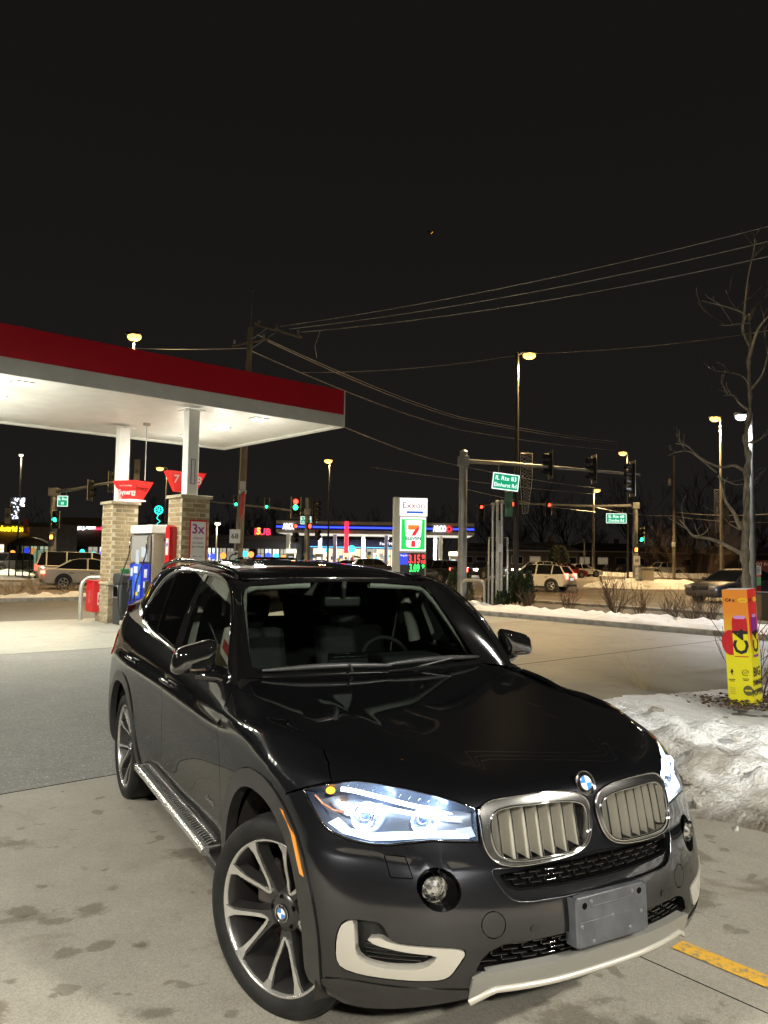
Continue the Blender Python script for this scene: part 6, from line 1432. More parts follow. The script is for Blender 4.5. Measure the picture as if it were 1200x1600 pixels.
# far wooden poles with transformer
for (px, py0, Y, lab, r) in ((1053, 712, 78, 'wooden pole with a transformer can right of the pickup', .16), (1128, 655, 200, '', .1)):
    if not lab: continue
    base = spot(px, 890, Y); th = thing('utility_pole', lab, 'utility pole', base); h = zat(px, py0, Y); b = MB(); b.cyl((0, 0, 0), (.1, 0, h), r*1.1, r*.75, n=8); b.build('pole', WOOD, th)
    b = MB(); z = zat(px, 753, Y); b.cyl((-.35, 0, z-.35), (-.35, 0, z+.35), .20, n=10); b.build('transformer', POLEG, th)
    b = MB(); b.cbox((-.1, -.2, zat(px, 851, Y)), (.35, .2, .5), .03); b.build('meter_box', PW, th)
p0 = spot(913, 885, 90); th = thing('service_post', 'thin bare post left of the wooden lamp pole', 'post', p0); b = MB(); b.cyl((0, 0, 0), (0, 0, zat(913, 842, 90)), .1, .09, n=8); b.build('post', WOOD, th)
# meter pipes and hoop at the right corner
HP = spot(722, 938, 31.5); hoop('pale steel hoop rail in front of the evergreen shrubs', spot(721, 940, 29.5), spot(757, 944, 28.9), .95, .06, .25, 'steel hoop guards')
mp = thing('vent_pipes', 'cluster of tall steel vent pipes standing among the shrubs', 'pipes', spot(775, 940, 28.6))
for px, py, r, Y in ((769, 787, .045, 28.6), (776, 783, .05, 28.7), (783, 783, .05, 28.8), (779, 815, .03, 29)):
    q = at_y(px, py, Y); bx = spot(px, 930, Y); b = MB(); b.cyl(bx-spot(775, 940, 28.6), Vector((bx.x, Y, q.z))-spot(775, 940, 28.6), r, n=8); b.lathe([(r*1.0, -.08), (r*1.7, -.06), (r*1.7, .02), (0, .05)], 8, c=Vector((bx.x, Y, q.z))-spot(775, 940, 28.6)); b.build('vent_pipe', GALV, mp)
b = MB(); o_ = spot(775, 940, 28.6); q0, q1 = at_y(764, 840, 28.5)-o_, at_y(793, 840, 28.5)-o_
b.tube([Vector((q0.x, q0.y, 0)), q0, q1, Vector((q1.x, q1.y, 0))], .035, 6); b.build('pipe_frame', GALV, mp); b = MB(); q = at_y(782, 856, 28.4)-o_; b.cbox(q, (.16, .04, .30), .01); b.build('pipe_label', PW, mp)
# ================================================================ vehicles on the streets (front = local +x)
CARGLASS = mat('dark_car_glass', (.008, .009, .010), .05, coat=1.0); CTYRE = mat('street_tyre', (.010, .010, .010), .7); CRIM = mat('street_rim', (.42, .42, .42), .3, .9)
CTRIM = mat('car_trim_black', (.012, .012, .012), .5)
TAIL_ON = glow('tail_light_on', (1.0, .04, .02), 7.0); TAIL_BR = glow('brake_light_on', (1.0, .06, .04), 16.0); TAIL_OFF = mat('tail_light_off', (.25, .01, .01), .2, coat=1); HEAD_ON = glow('car_headlight_on', (1.0, .96, .86), 40.0); HEAD_OFF = mat('car_headlight_off', (.5, .5, .5), .1, .6); PLATEM = mat('car_plate', (.6, .62, .62), .4); PLATELIT = glow('lit_plate', (.8, .95, 1.0), .8)
KINDS_ = {  # lower body outline (x, z), cabin outline (x, z) from the windscreen foot over the roof to the tail, wheels, width
 'sedan': dict(L=4.8, W=1.82, wb=(1.40, -1.36), r=.33,
   body=[(2.36,.30),(2.40,.48),(2.33,.66),(2.05,.76),(1.15,.90),(-1.55,.98),(-2.15,.98),(-2.34,.92),(-2.40,.66),(-2.38,.38),(-2.25,.25),(2.20,.22)],
   cab=[(1.10,.90),(.30,1.36),(-.10,1.44),(-.75,1.44),(-1.20,1.33),(-1.80,.98)], pil=[(1.10,.90,.30,1.36),(-.32,.94,-.36,1.44),(-1.80,.98,-1.10,1.36)]),
 'suv': dict(L=4.6, W=1.86, wb=(1.38, -1.32), r=.37,
   body=[(2.22,.34),(2.30,.55),(2.24,.80),(1.95,.92),(1.05,1.04),(-1.60,1.08),(-2.16,1.10),(-2.28,.92),(-2.30,.55),(-2.18,.34),(2.0,.28)],
   cab=[(1.08,1.03),(.45,1.52),(.10,1.64),(-1.45,1.62),(-1.80,1.54),(-2.14,1.10)], pil=[(1.08,1.03,.42,1.53),(-.30,1.06,-.34,1.65),(-1.30,1.08,-1.36,1.62),(-2.14,1.10,-1.82,1.54)]),
 'van': dict(L=5.0, W=1.94, wb=(1.62, -1.42), r=.35,
   body=[(2.44,.32),(2.50,.52),(2.42,.78),(2.15,.92),(1.62,1.02),(-2.30,1.06),(-2.46,1.02),(-2.50,.55),(-2.40,.32),(2.2,.26)],
   cab=[(1.66,1.01),(.85,1.62),(.45,1.74),(-2.05,1.76),(-2.28,1.66),(-2.44,1.04)], pil=[(1.66,1.01,.84,1.62),(.30,1.04,.28,1.75),(-.95,1.05,-.97,1.76),(-1.95,1.05,-1.97,1.76),(-2.44,1.04,-2.26,1.66)]),
 'pickup': dict(L=5.7, W=1.98, wb=(1.75, -1.75), r=.40,
   body=[(2.72,.42),(2.80,.65),(2.74,1.00),(2.45,1.10),(1.25,1.16),(-2.75,1.18),(-2.85,1.12),(-2.86,.60),(-2.75,.45),(2.5,.36)],
   cab=[(1.30,1.15),(.70,1.72),(.40,1.84),(-.95,1.84),(-1.10,1.74),(-1.25,1.17)], pil=[(1.30,1.15,.68,1.73),(-.05,1.16,-.08,1.84),(-1.25,1.17,-1.05,1.76)])}
def street_car(kind, label, px, py_ground, Y, heading, paint, head=False, tail=None, cat='car', grp='cars on the streets', name=None, plate=None, scale=1.0):
    K = KINDS_[kind]; base = spot(px, py_ground, Y)
    th = thing(name or {'sedan': 'saloon_car', 'suv': 'street_suv', 'van': 'minivan', 'pickup': 'pickup_truck'}[kind], label, cat, base, heading, grp); th.scale = (scale,)*3
    W = K['W']/2; B_ = K['body']; n = len(B_); cx = sum(p[0] for p in B_)/n; cz = .62
    # body: rounded slab lofted across the width
    vs = []; st = [(-W, .93, .90), (-W+.05, .985, .97), (-W+.16, 1, 1), (W-.16, 1, 1), (W-.05, .985, .97), (W, .93, .90)]
    fine = []
    for i in range(n):
        p, q = B_[i], B_[(i+1) % n]; k = max(1, int(math.hypot(q[0]-p[0], q[1]-p[1])/.45)); fine += [(p[0]+(q[0]-p[0])*j/k, p[1]+(q[1]-p[1])*j/k) for j in range(k)]
    m = len(fine)
    for y, fx, fz in st: vs += [(x*fx, y*(1-.06*(abs(x)/K['L']*2)**4), cz+(z-cz)*fz) for x, z in fine]
    b = MB(); b.add(vs, [(a*m+i, a*m+(i+1) % m, (a+1)*m+(i+1) % m, (a+1)*m+i)[::-1] for a in range(5) for i in range(m)], 0, True); b.add(vs[:m], [list(range(m))]); b.add(vs[-m:], [list(range(m))[::-1]])
    b.build('body', paint, th)
    # cabin glass
    C_ = K['cab']; zb, zt = C_[0][1], max(p[1] for p in C_); hw = lambda z: (W-.07) - (z-zb)/(zt-zb)*.20
    vs = [(x, -hw(z), z) for x, z in C_] + [(x, hw(z), z) for x, z in C_]; k = len(C_); b = MB(); b.add(vs, [(i, i+1, k+i+1, k+i)[::-1] for i in range(k-1)] + [list(range(k)), list(range(k, 2*k))[::-1]]); b.build('cabin_glass', CARGLASS, th)
    rf_ = [p for p in C_ if p[1] > zt-.20]; b = MB(); vs = []
    for x, z in rf_: vs += [(x, -hw(z)-.012, z+.002), (x, -hw(z)*.6, z+.022), (x, hw(z)*.6, z+.022), (x, hw(z)+.012, z+.002), (x, 0, z-.03)]
    r_ = len(rf_); b.add(vs, [(5*i+j, 5*i+(j+1) % 5, 5*i+5+(j+1) % 5, 5*i+5+j) for i in range(r_-1) for j in range(5)] + [(0, 1, 2, 3, 4), tuple(5*(r_-1)+j for j in (4, 3, 2, 1, 0))], 0, True); b.build('roof', paint, th)
    b = MB()
    for x0, z0, x1, z1 in K['pil']:
        for s_ in (-1, 1): b.tube([(x0, s_*(hw(z0)+.004), z0-.03), (x1, s_*(hw(z1)+.004), z1+.01)], .042, 5)
    pl = b.build('window_pillars', paint, th); pl['kind'] = 'stuff'
    for x in K['wb']:
        for s_ in (-1, 1):
            b = MB(); b.cyl((x, s_*(W-.20), K['r']+.02), (x, s_*(W+.003), K['r']+.02), K['r']+.075, n=20); b.build('wheel_arch', CTRIM, th)
            w = bpy.data.objects.new('wheel', None); COL.objects.link(w); w.parent = th
            b = MB(); b.cyl((x, s_*(W-.20), K['r']), (x, s_*(W+.015), K['r']), K['r'], n=22); b.build('tyre', CTYRE, w)
            b = MB(); yy = s_*(W+.018); b.lathe([(K['r']*.66, 0), (K['r']*.60, .012*s_), (K['r']*.55, -.01*s_)], 20, c=(x, yy, K['r']), axis='Y')
            for a in range(5):
                t = R(72*a); b.tube([(x+.03*math.cos(t), yy, K['r']+.03*math.sin(t)), (x+K['r']*.6*math.cos(t), yy, K['r']+K['r']*.6*math.sin(t))], .030, 4)
            b.build('rim', CRIM, w)
    fx = max(p[0] for p in B_); bx = min(p[0] for p in B_); zl = {'sedan': .66, 'suv': .82, 'van': .80, 'pickup': .90}[kind]
    for s_ in (-1, 1):
        b = MB(); b.cbox((fx-.12, s_*(W-.27), zl), (.22, .36, .14), .04); h = b.build('headlight', HEAD_ON if head else HEAD_OFF, th)
        if head: 
            l = bpy.data.lights.new('headlight_beam', 'SPOT'); l.energy = 260; l.spot_size = R(60); l.spot_blend = .6; l.color = (1, .96, .88); l.shadow_soft_size = .08
            o = bpy.data.objects.new('headlight_beam', l); COL.objects.link(o); o.parent = th; o.location = (fx+.05, s_*(W-.27), zl); o.rotation_euler = (0, R(-84), 0)
        zt_ = zl+.14 if kind != 'pickup' else 1.0
        b = MB(); b.cbox((bx+.10, s_*(W-.22), zt_), (.20, .42 if kind == 'sedan' else .26, .15 if kind == 'sedan' else .34), .03); b.build('tail_light', tail or TAIL_OFF, th)
        b = MB(); b.cbox((K['cab'][0][0]-.22, s_*(W+.08), zb+.08), (.12, .18, .13), .03); b.build('door_mirror', paint, th)
        b = MB()
        for x in ((-.30, -1.2) if kind != 'pickup' else (-.1,)): b.cbox((x+.18, s_*(W-.005), zb-.13), (.20, .04, .035), .01)
        dh = b.build('door_handle', CTRIM, th)
        b = MB(); b.box((0, s_*(W-.02), .28), (K['L']*.55, .04, .08)); b.build('side_skirt', CTRIM, th)
    b = MB(); b.cbox((fx-.03, 0, zl-.04), (.08, W*.9, .16), .02); b.build('front_grille', CTRIM, th)
    b = MB(); b.box((bx-.005, 0, zl-.04), (.02, .48, .15)); b.build('number_plate', plate or PLATEM, th)
    b = MB(); b.cbox((bx+.02, 0, .40), (.12, W*1.7, .14), .03); b.build('rear_bumper', CTRIM, th)
    return th
def pm(n, c, metal=.4): return mat(n, c, .3, metal, coat=1.0)
SILV, WHT, DGR, BLK, RED_, BEI, GRY = pm('silver_paint', (.60, .58, .52), .1), pm('white_car_paint', (.62, .61, .58), 0), pm('dark_grey_paint', (.06, .06, .065)), pm('black_car_paint', (.012, .012, .013)), pm('dark_red_paint', (.22, .012, .012)), pm('beige_paint', (.46, .43, .35), .1), pm('grey_paint', (.17, .17, .17))
# left street: s runs right; these two wait nose to the right, seen from behind
street_car('sedan', 'silver saloon with red tail lights waiting left of the brick column', 150, 918, 37.5, SITE_RZ-.46, SILV, tail=TAIL_BR, plate=PLATELIT)
street_car('van', 'silver grey minivan with a red tail light just behind the silver saloon', 135, 906, 42.0, SITE_RZ-.42, SILV, tail=TAIL_ON, name='minivan')
street_car('suv', 'white parked SUV behind the minivan roof', 136, 880, 63, SITE_RZ-.9, WHT, grp='parked cars at the shops'); street_car('sedan', 'dark parked car left of the white parked SUV', 92, 880, 64, SITE_RZ-.8, BLK, grp='parked cars at the shops'); street_car('suv', 'dark grey parked SUV partly behind the brick column', 160, 882, 60, SITE_RZ-.6, DGR, grp='parked cars at the shops')
street_car('suv', 'car with glaring headlights at the far left edge', 10, 886, 60, -1.9, DGR, head=True)
# middle distance, seen over the SUV's roof
for px, Y, k, m_, hd, dsc in ((352, 66, 'sedan', DGR, -2.6, 'dark saloon with a lit front behind the utility pole'), (425, 64, 'suv', BLK, .3, 'black SUV in the row seen over the roof'), (392, 68, 'sedan', GRY, .2, 'grey saloon right of the utility pole'), (455, 70, 'suv', DGR, .1, 'dark grey SUV left of the ARCO signal pole'), (505, 74, 'sedan', SILV, .3, 'silver saloon in front of the ARCO store'), (548, 78, 'sedan', BLK, .2, 'black saloon left of the lit price sign'), (585, 76, 'suv', DGR, .25, 'dark SUV beside the lit price sign'), (312, 70, 'suv', GRY, .2, 'grey SUV between the two brick columns')):
    street_car(k, dsc, px, 890, Y, hd, m_, tail=TAIL_ON if k == 'sedan' else None, head=(px == 352))
street_car('suv', 'dark hatchback with red tail lights right of the lit price sign', 683, 904, 56, 2.25, BLK, tail=TAIL_BR, plate=PLATELIT)
street_car('suv', 'black SUV with headlights on behind the vent pipes', 757, 896, 72, -2.35, BLK, head=True)
street_car('suv', 'pale SUV with headlights on behind the white SUV', 838, 890, 76, -2.75, BEI, head=True)
street_car('suv', 'white SUV with lit tail lights crossing behind the shrubs', 838, 920, 44.5, 2.55, WHT, tail=TAIL_BR, plate=PLATELIT, scale=.93)
street_car('sedan', 'dark red saloon parked in front of the ranch houses', 884, 897, 82, .45, RED_, grp='parked cars at the houses'); street_car('sedan', 'white car nose hidden behind the dark red saloon', 908, 896, 88, .3, WHT, grp='parked cars at the houses')
street_car('pickup', 'white pickup with bright headlights on the far street', 1036, 893, 104, -2.85, WHT, head=True)
street_car('sedan', 'dark saloon passing behind the bare tree at right', 1150, 936, 36, .50-math.pi, DGR, scale=1.05)
# ================================================================ buildings and big signs
def M2(px, Y, rz=0): return spot(px, 885, Y), rz
WALLG = mat('stucco_grey', (.24, .23, .21), .9, noise=.15, nscale=1.5); WALLB = mat('brown_brick_wall', (.13, .085, .06), .9, noise=.3, nscale=9); ROOFD = mat('shingle_roof', (.045, .042, .040), .9, noise=.3, nscale=6); ROOFS = mat('snowy_roof', (.30, .30, .31), .9, noise=.45, nscale=.8, col2=(.08, .078, .075)); DARKW = mat('dark_window', (.012, .013, .016), .08, coat=1)
def lit(name, c, s): return glow(name, c, s)
SHOPW = lit('shop_window_light', (1.0, .92, .72), 1.3); SHOPC = lit('shop_window_cool', (.75, .88, 1.0), 1.2)
# ---- lit price sign
ex = thing('price_sign', 'tall lit petrol price sign with store and price panels', 'sign', spot(643, 880, 24), R(3)); YS = 24
sx = lambda x: (x-643)*YS/FOCAL
def zz(py, px=643): return zat(px, py, YS)
b = MB(); b.cbox((sx(640.5)-.02, .14, zz(860)/1-.0), (1.06, .30, (zz(777)-zz(943))), .03); b.v = [(x, y, z-(zz(860)-(zz(777)+zz(943))/2)) for x, y, z in b.v]; b.build('sign_cabinet', mat('sign_cabinet_tan', (.40, .37, .30), .5), ex)
FACEW = lit('sign_face_white', (1.0, .98, .98), 1.25)
def pan(nm, x0, x1, y0, y1, m, d=-.02, par=ex):
    b = MB(); z0, z1 = zz(y1), zz(y0); b.cbox(((sx(x0)+sx(x1))/2, d, (z0+z1)/2), (sx(x1)-sx(x0), .03, z1-z0), .004); return b.build(nm, m, par)
top = pan('brand_panel', 623.5, 666.5, 778.5, 806.5, FACEW)
FS = lambda px, py, d=-.042: frame((sx(px), d, zz(py)), (1, 0, 0))
text('lettering', 'Exxon', .275, FS(645, 790), mat('letter_red', (.45, .02, .05), .5), top, .001, sx=1.02)
b = MB(); b.box((sx(647), -.038, zz(800.5)), (.52, .006, .065)); b.build('blue_bar', lit('sign_blue', (.02, .10, .55), 1.0), top)
mid = pan('store_panel', 624.5, 664.5, 808.5, 861, FACEW)
b = MB(); b.box((sx(644.5), -.037, zz(835)), (.74, .006, .95)); b.build('green_field', lit('sign_green', (.01, .62, .10), 1.0), mid)
b = MB(); b.prism([(-.27, .42), (.27, .42), (.215, -.40), (.15, -.43), (-.15, -.43), (-.215, -.40)], .006, FS(645, 834, -.043)); b.build('white_cup', FACEW, mid)
b = MB(); b.prism([(-.17, .27), (.17, .27), (.17, .15), (.05, .13), (-.03, .125), (-.17, .125)], .006, FS(645, 834, -.050)); b.build('orange_stroke', lit('sign_orange', (1.0, .22, .02), 1.0), mid)
b = MB(); b.prism([(.175, .245), (.175, .13), (.11, .03), (.06, -.06), (-.06, -.06), (.0, .06), (.06, .14)], .006, FS(645, 834, -.053)); b.build('red_stroke', lit('sign_red', (.80, .02, .03), 1.0), mid)
b = MB(); b.prism([(-.06, -.22), (.06, -.22), (.065, -.41), (-.065, -.41)], .006, FS(645, 834, -.050)); b.build('red_stem', lit('sign_red', (.80, .02, .03), 1.0), mid)
text('lettering', 'ELEVEN', .145, FS(645, 841.5, -.052), lit('sign_dark_green', (.0, .22, .09), .7), mid, .001, bold=.006)
pr = pan('price_panel', 625, 663, 864, 898, mat('price_black', (.012, .010, .010), .4)); b = MB(); b.box((sx(631), -.037, zz(873.5)), (.26, .004, .36)); b.build('grade_panel', lit('sign_blue2', (.03, .06, .65), 1.1), pr); text('lettering', 'Regular', .075, FS(631, 868), FACEW, pr, .001)
LR, LG = lit('led_red', (1.0, .03, .03), 3.2), lit('led_green', (.03, 1.0, .12), 2.6)
for i, (ch, x) in enumerate((('3', 640.5), ('.', 644.6), ('1', 648.2), ('5', 653.8))): text('price_digit', ch, .36, FS(x, 874), LR, pr, .001, bold=.006, sx=.58)
text('price_digit', '9', .17, FS(661, 870), LR, pr, .001, bold=.006); text('price_digit', '10', .13, FS(660.6, 878), LR, pr, .001, bold=.004)
text('price_digit', '3.09', .34, FS(647.5, 888), LG, pr, .001, bold=.006, sx=.56); text('price_digit', '9', .16, FS(661, 885), LG, pr, .001, bold=.006)
# ---- the other petrol station across the junction
AY = 88.0; ar = thing('petrol_station', 'white canopy of the ARCO station with blue neon band across the junction', 'petrol station', spot(586, 885, AY), R(-3)); ax = lambda x: (x-586)*AY/FOCAL
def az(py, px=586): return zat(px, py, AY)
WCAN = mat('arco_white', (.55, .54, .52), .5); BLUEN = lit('neon_blue', (.03, .06, 1.0), 2.6); BLUEP = mat('arco_blue', (.015, .02, .25), .4)
zt, zb_ = az(816), az(835)
b = MB(); b.cbox((ax(585), 3.5, (zt+zb_)/2), (ax(739)-ax(432), 9.0, zt-zb_), .05); cn = b.build('canopy_deck', WCAN, ar)
zm = (zt+zb_)/2
for x0, x1 in ((432, 444), (460, 540), (545, 675), (706, 738)):
    b = MB(); b.box((ax((x0+x1)/2), -1.045, zm), (ax(x1)-ax(x0), .05, .62)); nb = b.build('blue_band', BLUEP, cn); b = MB(); b.box((ax((x0+x1)/2), -1.085, zm), (ax(x1)-ax(x0), .03, .20)); b.build('neon_tube', BLUEN, cn)
for x, s_ in ((452, .95), (685.5, .95)): text('lettering', 'ARCO', s_, frame((ax(x), -1.09, zm), (1, 0, 0)), lit('arco_letter_light', (1, 1, 1), 2.2), cn, .02, bold=.02, sx=.55)
b = MB(); b.prism([(-.36, 0), (0, .42), (.36, 0), (0, -.42)], .05, frame((ax(700), -1.10, zm), (1, 0, 0))); dm = b.build('red_diamond', lit('arco_red', (1, .03, .04), 1.6), cn); b = MB(); b.prism([(-.16, 0), (0, .2), (.16, 0), (0, -.2)], .06, frame((ax(700), -1.12, zm), (1, 0, 0))); b.build('diamond_spark', mat('arco_dark_red', (.25, 0, 0), .4), cn)
b = MB(); b.box((ax(585), 3.5, zb_-.03), (ax(736)-ax(436), 8.6, .04)); b.build('soffit', lit('arco_soffit_glow', (1, .95, .85), .55), ar)  # underside glows to imitate the lamplight falling on it
for i, x in enumerate((445, 490, 520, 562, 602, 680, 688, 725)):
    b = MB(); b.cbox((ax(x), 1.5+(i % 2)*3.5, zb_/2), (.42, .42, zb_-.05), .03); b.build('canopy_post', mat('arco_post', (.35, .36, .55), .4) if i % 3 else mat('arco_post_pale', (.6, .6, .5), .4), ar)
b = MB(); b.cyl((ax(542), -1.2, zb_-2.2), (ax(542), -1.2, zt), .25, n=8); b.build('red_neon_post', lit('neon_red', (1, .04, .08), 1.4), ar)
for x in (500, 560, 620, 690, 715):
    l = bpy.data.lights.new('station_light', 'AREA'); l.size = 1.5; l.energy = 1500; l.color = (1, .95, .85); o = bpy.data.objects.new('station_light', l); COL.objects.link(o); o.parent = ar; o.location = (ax(x), 3.0, zb_-.1)
for x in (452, 497, 655, 708):
    pmp = MB(); pmp.cbox((ax(x), .8, 1.1), (.9, .6, 2.2), .05); p_ = pmp.build('pump_body', mat('arco_pump', (.62, .60, .50), .4), ar)
    b = MB(); b.cbox((ax(x), .8, 2.35), (1.1, .7, .5), .05); b.build('pump_topper', SHOPW, p_)
    b = MB(); b.box((ax(x), .48, 1.45), (.5, .03, .5)); b.build('pump_screen', SHOPC, p_)
# its shop
sh = thing('convenience_store', 'brightly lit convenience store under the ARCO canopy', 'shop', spot(560, 885, 104), R(-2)); hx = lambda x: (x-560)*104/FOCAL
b = MB(); b.cbox((hx(560), 5, 2.1), (hx(640)-hx(484), 9, 4.2), .05); b.build('store_wall', mat('store_wall', (.20, .20, .24), .8), sh)
b = MB(); b.cbox((hx(560), .35, 3.65), (hx(640)-hx(486), .3, .95), .03); fb_ = b.build('fascia', mat('store_fascia', (.05, .06, .20), .5), sh); text('lettering', 'Food Mart', .55, frame((hx(606), .18, 3.65), (1, 0, 0)), lit('store_letter', (1, 1, 1), 2.0), fb_, .01)
b = MB(); b.box((hx(560), .45, 3.12), (hx(640)-hx(486), .1, .1)); b.build('cyan_strip', lit('neon_cyan', (.1, .55, 1.0), 1.8), sh)
rr = random.Random(5)
for i in range(16):
    x0 = 488+i*9.4; b = MB(); b.cbox((hx(x0+4.4), .44, 1.65), (hx(8.6)-hx(0), .08, 2.5), .02); w = b.build('store_window', rr.choice((SHOPW, SHOPW, lit('shop_window_warm', (1, .80, .50), 1.1), lit('shop_window_dim', (.75, .70, .55), .5))), sh)
    for k in range(3):
        b = MB(); b.box((hx(x0+2+rr.random()*5), .385, 1.0+rr.random()*1.7), (.25+rr.random()*.35, .02, .2+rr.random()*.4)); b.build('shelf_display', rr.choice((REDF, BLUE, WHITE, lit('neon_teal', (.05, .7, .8), 2), mat('poster_yellow', (.7, .5, .03), .5), DARKG)), w)
b = MB(); b.prism([(.5*math.cos(R(a)), .5*math.sin(R(a))) for a in range(0, 360, 20)], .08, frame((hx(549), .25, 2.9), (1, 0, 0))); b.build('round_neon', lit('neon_teal', (.05, .7, .8), 2), sh)
# ---- strips of shops on the left
def shops(name, label, px0, px1, Y, py_top, n, wall, signs, seed, door=SHOPC, rz=0, depth=8):
    base = spot((px0+px1)/2, 885, Y); th = thing(name, label, 'shops', base, rz, 'low shop rows'); w = (px1-px0)*Y/FOCAL; h = zat((px0+px1)/2, py_top, Y); rr = random.Random(seed)
    b = MB(); b.cbox((0, depth/2, h/2), (w, depth, h), .05); b.build('wall', wall, th)
    b = MB(); b.cbox((0, -.05, h-.25), (w+.3, .5, .5), .06); b.build('parapet', mat('parapet_dark', (.08, .075, .07), .8), th)
    for i in range(n):
        x = -w/2+w*(i+.5)/n; b = MB(); b.cbox((x, -.02, 1.5), (w/n*.78, .1, 2.2), .02); win = b.build('shop_window', rr.choice((door, SHOPW, DARKW, lit('shop_window_dim', (.75, .70, .55), .5))), th)
        b = MB(); b.box((x, -.08, 1.5), (.07, .05, 2.2)); b.box((x, -.085, 2.0), (w/n*.78, .05, .06)); b.build('window_bar', CTRIM, win)
        b = MB(); b.prism([(.38*math.cos(R(a)), .38*math.sin(R(a))) for a in range(0, 360, 30)], .04, frame((x+rr.uniform(-.3, .3), -.10, 1.7+rr.uniform(-.3, .3)), (1, 0, 0))); b.build('neon_disc', rr.choice((lit('neon_teal', (.05, .7, .8), 2), lit('neon_blue', (.03, .06, 1.0), 2.6), WHITE, lit('neon_orange', (1, .3, .05), 2))), win)
    for t, px, py, s_, c in signs:
        M_ = frame((at_y(px, py, Y).x-base.x, -.40, zat(px, py, Y)), (1, 0, 0)); text('sign_letters', t, s_, M_, c, th, .03, bold=.02)
    return th
YEL = lit('neon_yellow', (1, .78, .02), 3.0); NWH = lit('neon_white', (.85, .92, 1.0), 3.0); NRED = lit('neon_sign_red', (1, .03, .08), 3.0)
shops('shop_row', 'pale shop at the far left with a yellow lit sign', -40, 78, 98, 816, 5, mat('pink_wall', (.30, .17, .15), .9), (('Nutrition', 20, 826.5, .95, YEL),), 3, SHOPW)
shops('shop_row', 'grey block beside the yellow sign shop', 44, 76, 90, 817, 2, WALLG, (), 4, DARKW)
shops('shop_row', 'brown shop row with white and red lit letters left of the column', 118, 330, 112, 817, 12, WALLB, (('ABC', 124, 825, .95, NWH), ('Oasis', 141, 824, .85, NWH), ('food', 154, 826, .6, NRED)), 5)
b = MB(); b.cbox((0, 0, .5), (9, 3, 1.3), .1); gb = b.build('roof_cap', mat('cornice_tan', (.22, .17, .12), .8), bpy.data.objects['shop_row.002']); gb.location = (at_y(146, 815, 112).x-spot(224, 885, 112).x, 1, zat(146, 815, 112)-.6)
shops('shop_row', 'low dark shop row with neon window signs behind the utility pole', 318, 460, 96, 836, 12, mat('dark_front', (.05, .05, .058), .8), (('PUB', 411, 831.5, 1.15, NRED), ('5', 405, 830.5, 1.1, YEL)), 8)
# bus shelter
bs_ = thing('bus_shelter', 'dark bus shelter with an arched roof at far left', 'bus shelter', spot(46, 890, 55), R(8)); w = 52*55/FOCAL
b = MB(); n_ = 10; vs = []
for y in (-.8, .8):
    for i in range(n_+1):
        t = i/n_; vs += [(-w/2+w*t, y, 2.35+.45*math.sin(math.pi*t)), (-w/2+w*t, y, 2.15)]
k = 2*(n_+1); b.add(vs, [(2*i, 2*i+2, k+2*i+2, k+2*i) for i in range(n_)] + [(2*i, 2*i+1, 2*i+3, 2*i+2) for i in range(n_)] + [(k+2*i, k+2*i+2, k+2*i+3, k+2*i+1) for i in range(n_)], 0, True); b.build('arched_roof', BLACKP, bs_)
for i in range(6):
    b = MB(); b.cyl((-w/2+.05+(w-.1)*i/5, -.75, 0), (-w/2+.05+(w-.1)*i/5, -.75, 2.2), .045, n=6); b.build('shelter_post', CTRIM, bs_)
b = MB(); b.box((0, .72, 1.2), (w*.95, .03, 1.9)); b.build('back_glass', glass('shelter_glass', (.55, .62, .58), 1.5), bs_)
b = MB(); b.box((w/2-.28, -.70, 1.1), (.85, .04, 1.5)); b.build('advert_panel', lit('advert_green', (.35, .62, .45), .32), bs_); b = MB(); b.box((-.2, .3, .45), (1.6, .4, .06)); b.build('bench', GALV, bs_)
# ---- ranch houses across the right hand street
def house(label, px0, px1, Y, py_eave, py_ridge, wall, roof, seed, rz=0.0):
    base = spot((px0+px1)/2, 890, Y); th = thing('ranch_house', label, 'house', base, rz, 'ranch houses'); w = (px1-px0)*Y/FOCAL; he = zat((px0+px1)/2, py_eave, Y); hr = zat((px0+px1)/2, py_ridge, Y); d = 9; rr = random.Random(seed)
    b = MB(); b.box((0, d/2, he/2), (w, d, he)); b.build('wall', wall, th)
    o = .5; b = MB(); vs = [(-w/2-o, -o, he-.05), (w/2+o, -o, he-.05), (w/2+o, d+o, he-.05), (-w/2-o, d+o, he-.05), (-w/2+w*.16, d/2, hr), (w/2-w*.16, d/2, hr)]; b.add(vs, [(0, 1, 5, 4), (2, 3, 4, 5), (1, 2, 5), (3, 0, 4), (3, 2, 1, 0)]); rf_ = b.build('roof', roof, th)
    b = MB(); b.box((w*.2, d*.55, hr+.2), (.7, .5, 1.1)); b.build('chimney', WALLB, rf_)
    b = MB(); b.box((0, -o-.02, he-.10), (w+2*o, .06, .16)); b.build('gutter', mat('gutter_white', (.35, .35, .34), .6), rf_)
    for i in range(4):
        x = -w*.38+w*.76*i/3; b = MB(); b.box((x, -.03, he*.55), (1.7, .06, 1.2)); fr = b.build('window', mat('window_frame_white', (.42, .41, .38), .6), th); b = MB(); b.box((x, -.07, he*.55), (1.5, .03, 1.0)); b.build('pane', DARKW if rr.random() < .8 else lit('house_window', (1, .8, .5), .15), fr)
    b = MB(); b.box((w*.1, -.03, 1.05), (1.0, .06, 2.1)); b.build('door', mat('house_door', (.12, .08, .05), .6), th)
HBR = mat('dark_brick_house', (.10, .075, .06), .9, noise=.25, nscale=7); HTN = mat('tan_siding', (.17, .15, .12), .9)
house('ranch house with a snowy roof behind the white SUV', 795, 905, 112, 860, 846, HBR, ROOFS, 1); house('low dark ranch house between the two lamp poles', 900, 1012, 118, 861, 848, HBR, ROOFD, 2)
